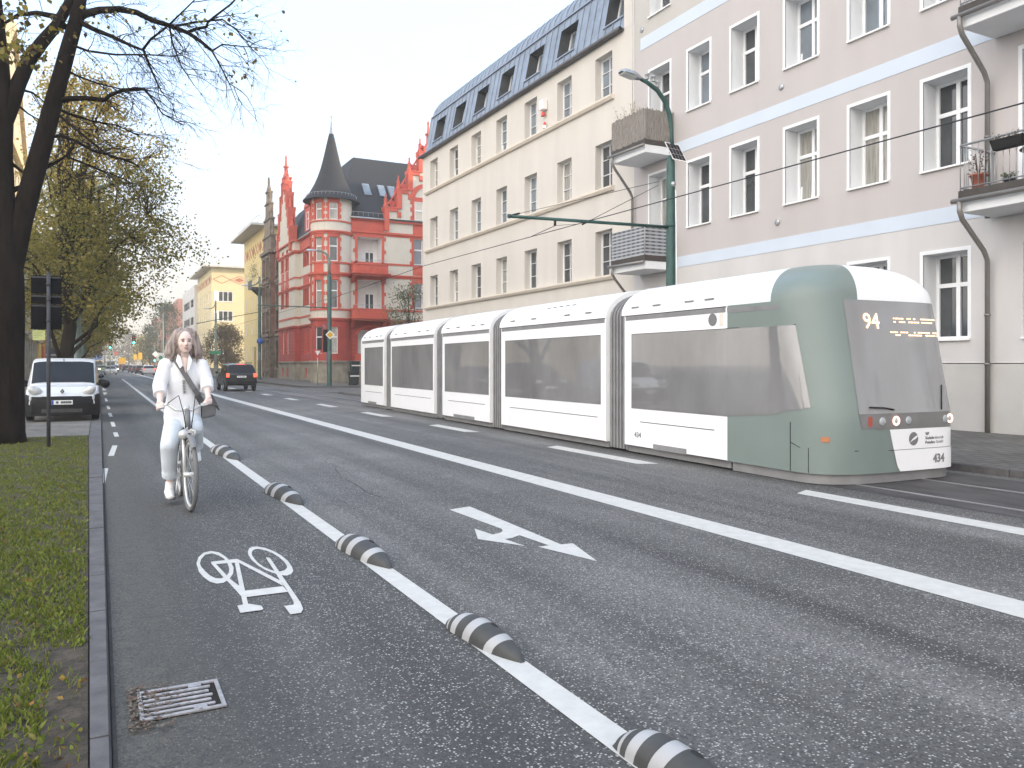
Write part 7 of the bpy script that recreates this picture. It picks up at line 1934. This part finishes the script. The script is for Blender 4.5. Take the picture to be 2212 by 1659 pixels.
body = fuse(mb, 'body', m_skin, pr, voxel=.0068, smooth=3)
# face
def dab(name, u_off, z_off, y_off, sc, mat, rot=None):
    mb = MB(); mb.ball(headc + V((u_off, y_off, z_off)), 1, 10, sc=sc, rot=rot); return mb.build(name, mat, pr)
m_eye = M('dark_eye', (.12, .09, .085), rough=.3, var=0); m_lip = M('lips', (.42, .24, .22), rough=.5, var=.05); m_brow = M('eyebrow', (.12, .08, .07), rough=.8, var=.1)
for s in (-1, 1):
    dab('eye', .004 + s * .036, .006, -.094, (.017, .008, .008), m_eye); dab('eyebrow', .004 + s * .037, .028, -.098, (.024, .008, .005), m_brow, Matrix.Rotation(s * .15, 3, 'Y'))
dab('upper_lip', .007, -.074, -.1, (.026, .012, .006), m_lip); dab('lower_lip', .007, -.087, -.098, (.022, .012, .008), m_lip)
mb = MB(); 
for s in (-1, 1): mb.ball(headc + V((.006 + s * .008, -.137, -.054)), .005, 6)
mb.build('nostrils', m_brow, pr)
# hair
mb = MB(); rng = random.Random(3)
mb.ball(headc + V((0, .055, .036)), 1, 18, sc=(.108 * k, .116 * k, .114 * k)); mb.ball(headc + V((0, .07, -.05)), 1, 16, sc=(.115 * k, .07 * k, .15 * k))
for path, rs in (([(381, 717), (376, 730), (370, 746), (366, 762), (369, 776)], (.036, .046, .060, .064, .04)), ([(418, 718), (423, 731), (426, 747), (430, 762), (432, 773)], (.036, .042, .052, .056, .035)), ([(391, 711), (382, 715), (376, 724)], (.022, .03, .034)), ([(404, 710), (414, 714), (420, 723)], (.022, .03, .034))):
    pts = [AY(u, v, 10.36 + .01 * i) for i, (u, v) in enumerate(path)]
    mb.tube(pts, list(rs), 10)
    for p, r_ in zip(pts, rs): mb.ball(p, r_, 10)
for i in range(46):
    s = rng.choice((-1, 1)); a0 = headc + V((s * rng.uniform(.07, .12), rng.uniform(-.03, .1), rng.uniform(-.02, .1))); 
    mb.tube([a0, a0 + V((s * rng.uniform(.0, .04), rng.uniform(-.01, .02), -.12)), a0 + V((s * rng.uniform(.02, .07), rng.uniform(-.02, .03), -rng.uniform(.2, .27)))], [.014, .014, .005], 6)
hair = fuse(mb, 'hair', m_hair, pr, voxel=.008, smooth=2)
# shirt: torso, sleeves rolled to the forearm, collar, hem
mb = MB()
eloft(mb, [(P_(393, 913, 10.52), .20, .165), (P_(394, 900, 10.52), .215, .172), (P_(395, 878, 10.50), .205, .16), (P_(396, 850, 10.48), .185, .145), (P_(397, 822, 10.46), .20, .152), (P_(397, 800, 10.44), .205, .13), (P_(397.5, 786, 10.43), .175, .10), (P_(398, 777, 10.43), .10, .075)], 22)
for sh, el, wr in ((shL, elL, wrL), (shR, elR, wrR)):
    e2 = el.lerp(wr, .58)
    mb.tube([sh + (neck - sh) * .3, sh, sh.lerp(el, .5), el], [.075, .088, .085, .082], 14); mb.tube([el, el.lerp(wr, .3), e2], [.082, .078, .07], 14); mb.ball(el, .082, 12); mb.ball(sh, .087, 12); mb.tube([e2.lerp(el, .12), e2, e2.lerp(wr, .06)], [.074, .079, .074], 14)
shirt = fuse(mb, 'shirt', m_shirt, pr, voxel=.009, smooth=3)
# open neck: skin V, collar points, placket and buttons
mb = MB(); q = lambda u, v, y: P_(u, v, y)
mb.add([q(388, 774, 10.355), q(399, 771, 10.32), q(408, 774, 10.345), q(401, 806, 10.272), q(397, 795, 10.285)], [(0, 1, 4), (1, 2, 3, 4)], 0, True); mb.build('open_neckline', m_skin, pr)
for pts in ([(384, 764), (390, 770), (395, 790), (389, 796), (380, 780)], [(408, 764), (416, 778), (410, 796), (404, 803), (406, 780)]):
    mb = MB(); mb.prism([q(u, v, 10.335 - .0030 * (v - 764)) for u, v in pts], (0, .014, 0)); mb.build('collar', m_shirt, pr, bev=.004)
mb = MB(); 
for i in range(9): p = q(397 + .2 * i, 822 + 3.3 * i, 10.292 + .001 * i + .006 * max(0, i - 4)); mb.box(p.x - .016, p.x + .012, p.y - .012, p.y + .03, p.z - .003, p.z + .003)
mb.build('placket_stitching', m_bag, pr)
# jeans
mb = MB()
eloft(mb, [(P_(396, 922, 10.55), .17, .15), (P_(395, 905, 10.53), .205, .168), (P_(395, 893, 10.52), .19, .15)])
for hp_, kn, an, f in ((hipL, kneeL, ANK_L, .86), (hipR, kneeR, ANK_R, .80)):
    e2 = kn.lerp(an, f)
    mb.tube([hp_, hp_.lerp(kn, .5), kn], [.118, .11, .098], 16); mb.ball(hp_, .118, 14); mb.ball(kn, .098, 14)
    mb.tube([kn, kn.lerp(an, .4), e2], [.098, .092, .082], 16); mb.tube([e2.lerp(kn, .2), e2.lerp(kn, .02)], [.090, .089], 16)
fuse(mb, 'jeans', m_jean, pr, voxel=.009, smooth=3)
# shoes
for an, f in ((ANK_L, fl), (ANK_R, fr_)):
    mb = MB(); mb.tube([an + V((0, .0, .0)), an + V((0, .01, -.06))], [.05, .055], 12)
    mb.tube([V((f.x, f.y + .14, f.z + .06)), V((f.x, f.y + .06, f.z + .07)), V((f.x, f.y - .04, f.z + .05)), V((f.x, f.y - .12, f.z + .035))], [.045, .055, .052, .04], 14); mb.ball((f.x, f.y - .12, f.z + .035), 1, 12, sc=(.05, .04, .035)); mb.tube([an + V((0, 0, -.03)), V((f.x, f.y + .05, f.z + .08))], .05, 12)
    sh_ = fuse(mb, 'shoe', m_shoe, pr, voxel=.007, smooth=2)
    mb = MB(); mb.prism([(f.x + .055 * math.cos(a) * (1 if math.sin(a) < .5 else .85), f.y + .015 + .155 * math.sin(a), f.z + .004) for a in [2 * pi * i / 18 for i in range(18)]], (0, 0, .022)); mb.build('sole', m_bag, sh_)
    mb = MB()
    for i in range(4): y_ = f.y + .03 - .028 * i; mb.tube([(f.x - .025, y_, f.z + .112 - .009 * i), (f.x + .025, y_ - .008, f.z + .112 - .009 * i)], .004, 4)
    mb.build('laces', m_bag, sh_)
# shoulder bag: an object of its own
t = root('shoulder_bag', 'dark grey messenger bag on the cyclist\'s hip with its wide strap across her chest', 'bag', tuple(P_(450, 890, 10.5)))
mb = MB(); path = [(379, 776, 10.36), (383, 783, 10.325), (392.7, 797, 10.285), (406, 819, 10.275), (419.6, 840, 10.29), (428, 853, 10.33), (436, 868, 10.42)]
pts = [P_(*p) for p in path]; vs = []
for i, p in enumerate(pts):
    d = (pts[min(i + 1, 6)] - pts[max(i - 1, 0)]).normalized(); n = V((0, -1, 0)).cross(d).normalized(); w_ = .030
    vs += [p + n * w_, p - n * w_, p - n * w_ + V((0, .014, 0)), p + n * w_ + V((0, .014, 0))]
mb.add(vs, [(i * 4 + j, i * 4 + (j + 1) % 4, i * 4 + 4 + (j + 1) % 4, i * 4 + 4 + j) for i in range(6) for j in range(4)], 0, False)
mb.build('strap', m_bag, t)
mb = MB(); A0 = P_(437, 868, 10.47); B0 = P_(468, 868, 10.47); Cc = P_(466, 898, 10.47); D0 = P_(435, 905, 10.47)
mb.prism([A0, B0, Cc, P_(452, 902, 10.47), D0], (0, .15, 0)); mb.build('bag_body', m_bag, t, bev=.02, segs=2)
mb = MB(); mb.prism([P_(446, 850, 10.45), P_(459, 852, 10.45), P_(470, 872, 10.45), P_(476, 888, 10.45), P_(468, 878, 10.45), P_(446, 872, 10.45)], (0, .17, 0)); mb.build('flap', M('bag_flap_grey', (.11, .11, .115), rough=.8, var=.1), t, bev=.01)
# ------------------------------------------------------------------ hazy autumn air
def haze(density):
    m = bpy.data.materials.new('haze'); m.use_nodes = True
    t = m.node_tree
    for n in list(t.nodes):
        if n.type == 'BSDF_PRINCIPLED': t.nodes.remove(n)
    pv = t.nodes.new('ShaderNodeVolumePrincipled')
    pv.inputs['Color'].default_value = (.92, .87, .78, 1)
    pv.inputs['Density'].default_value = density
    pv.inputs['Anisotropy'].default_value = .1
    t.links.new(pv.outputs['Volume'], t.nodes['Material Output'].inputs['Volume'])
    mb = MB(); mb.box(-950, 950, -200, 1550, -1.5, 34)
    o = mb.build('haze', m); o.display_type = 'WIRE'
    tag(o, 'thin pale haze in the air along the whole street', 'haze', kind='stuff')
haze(.0014)
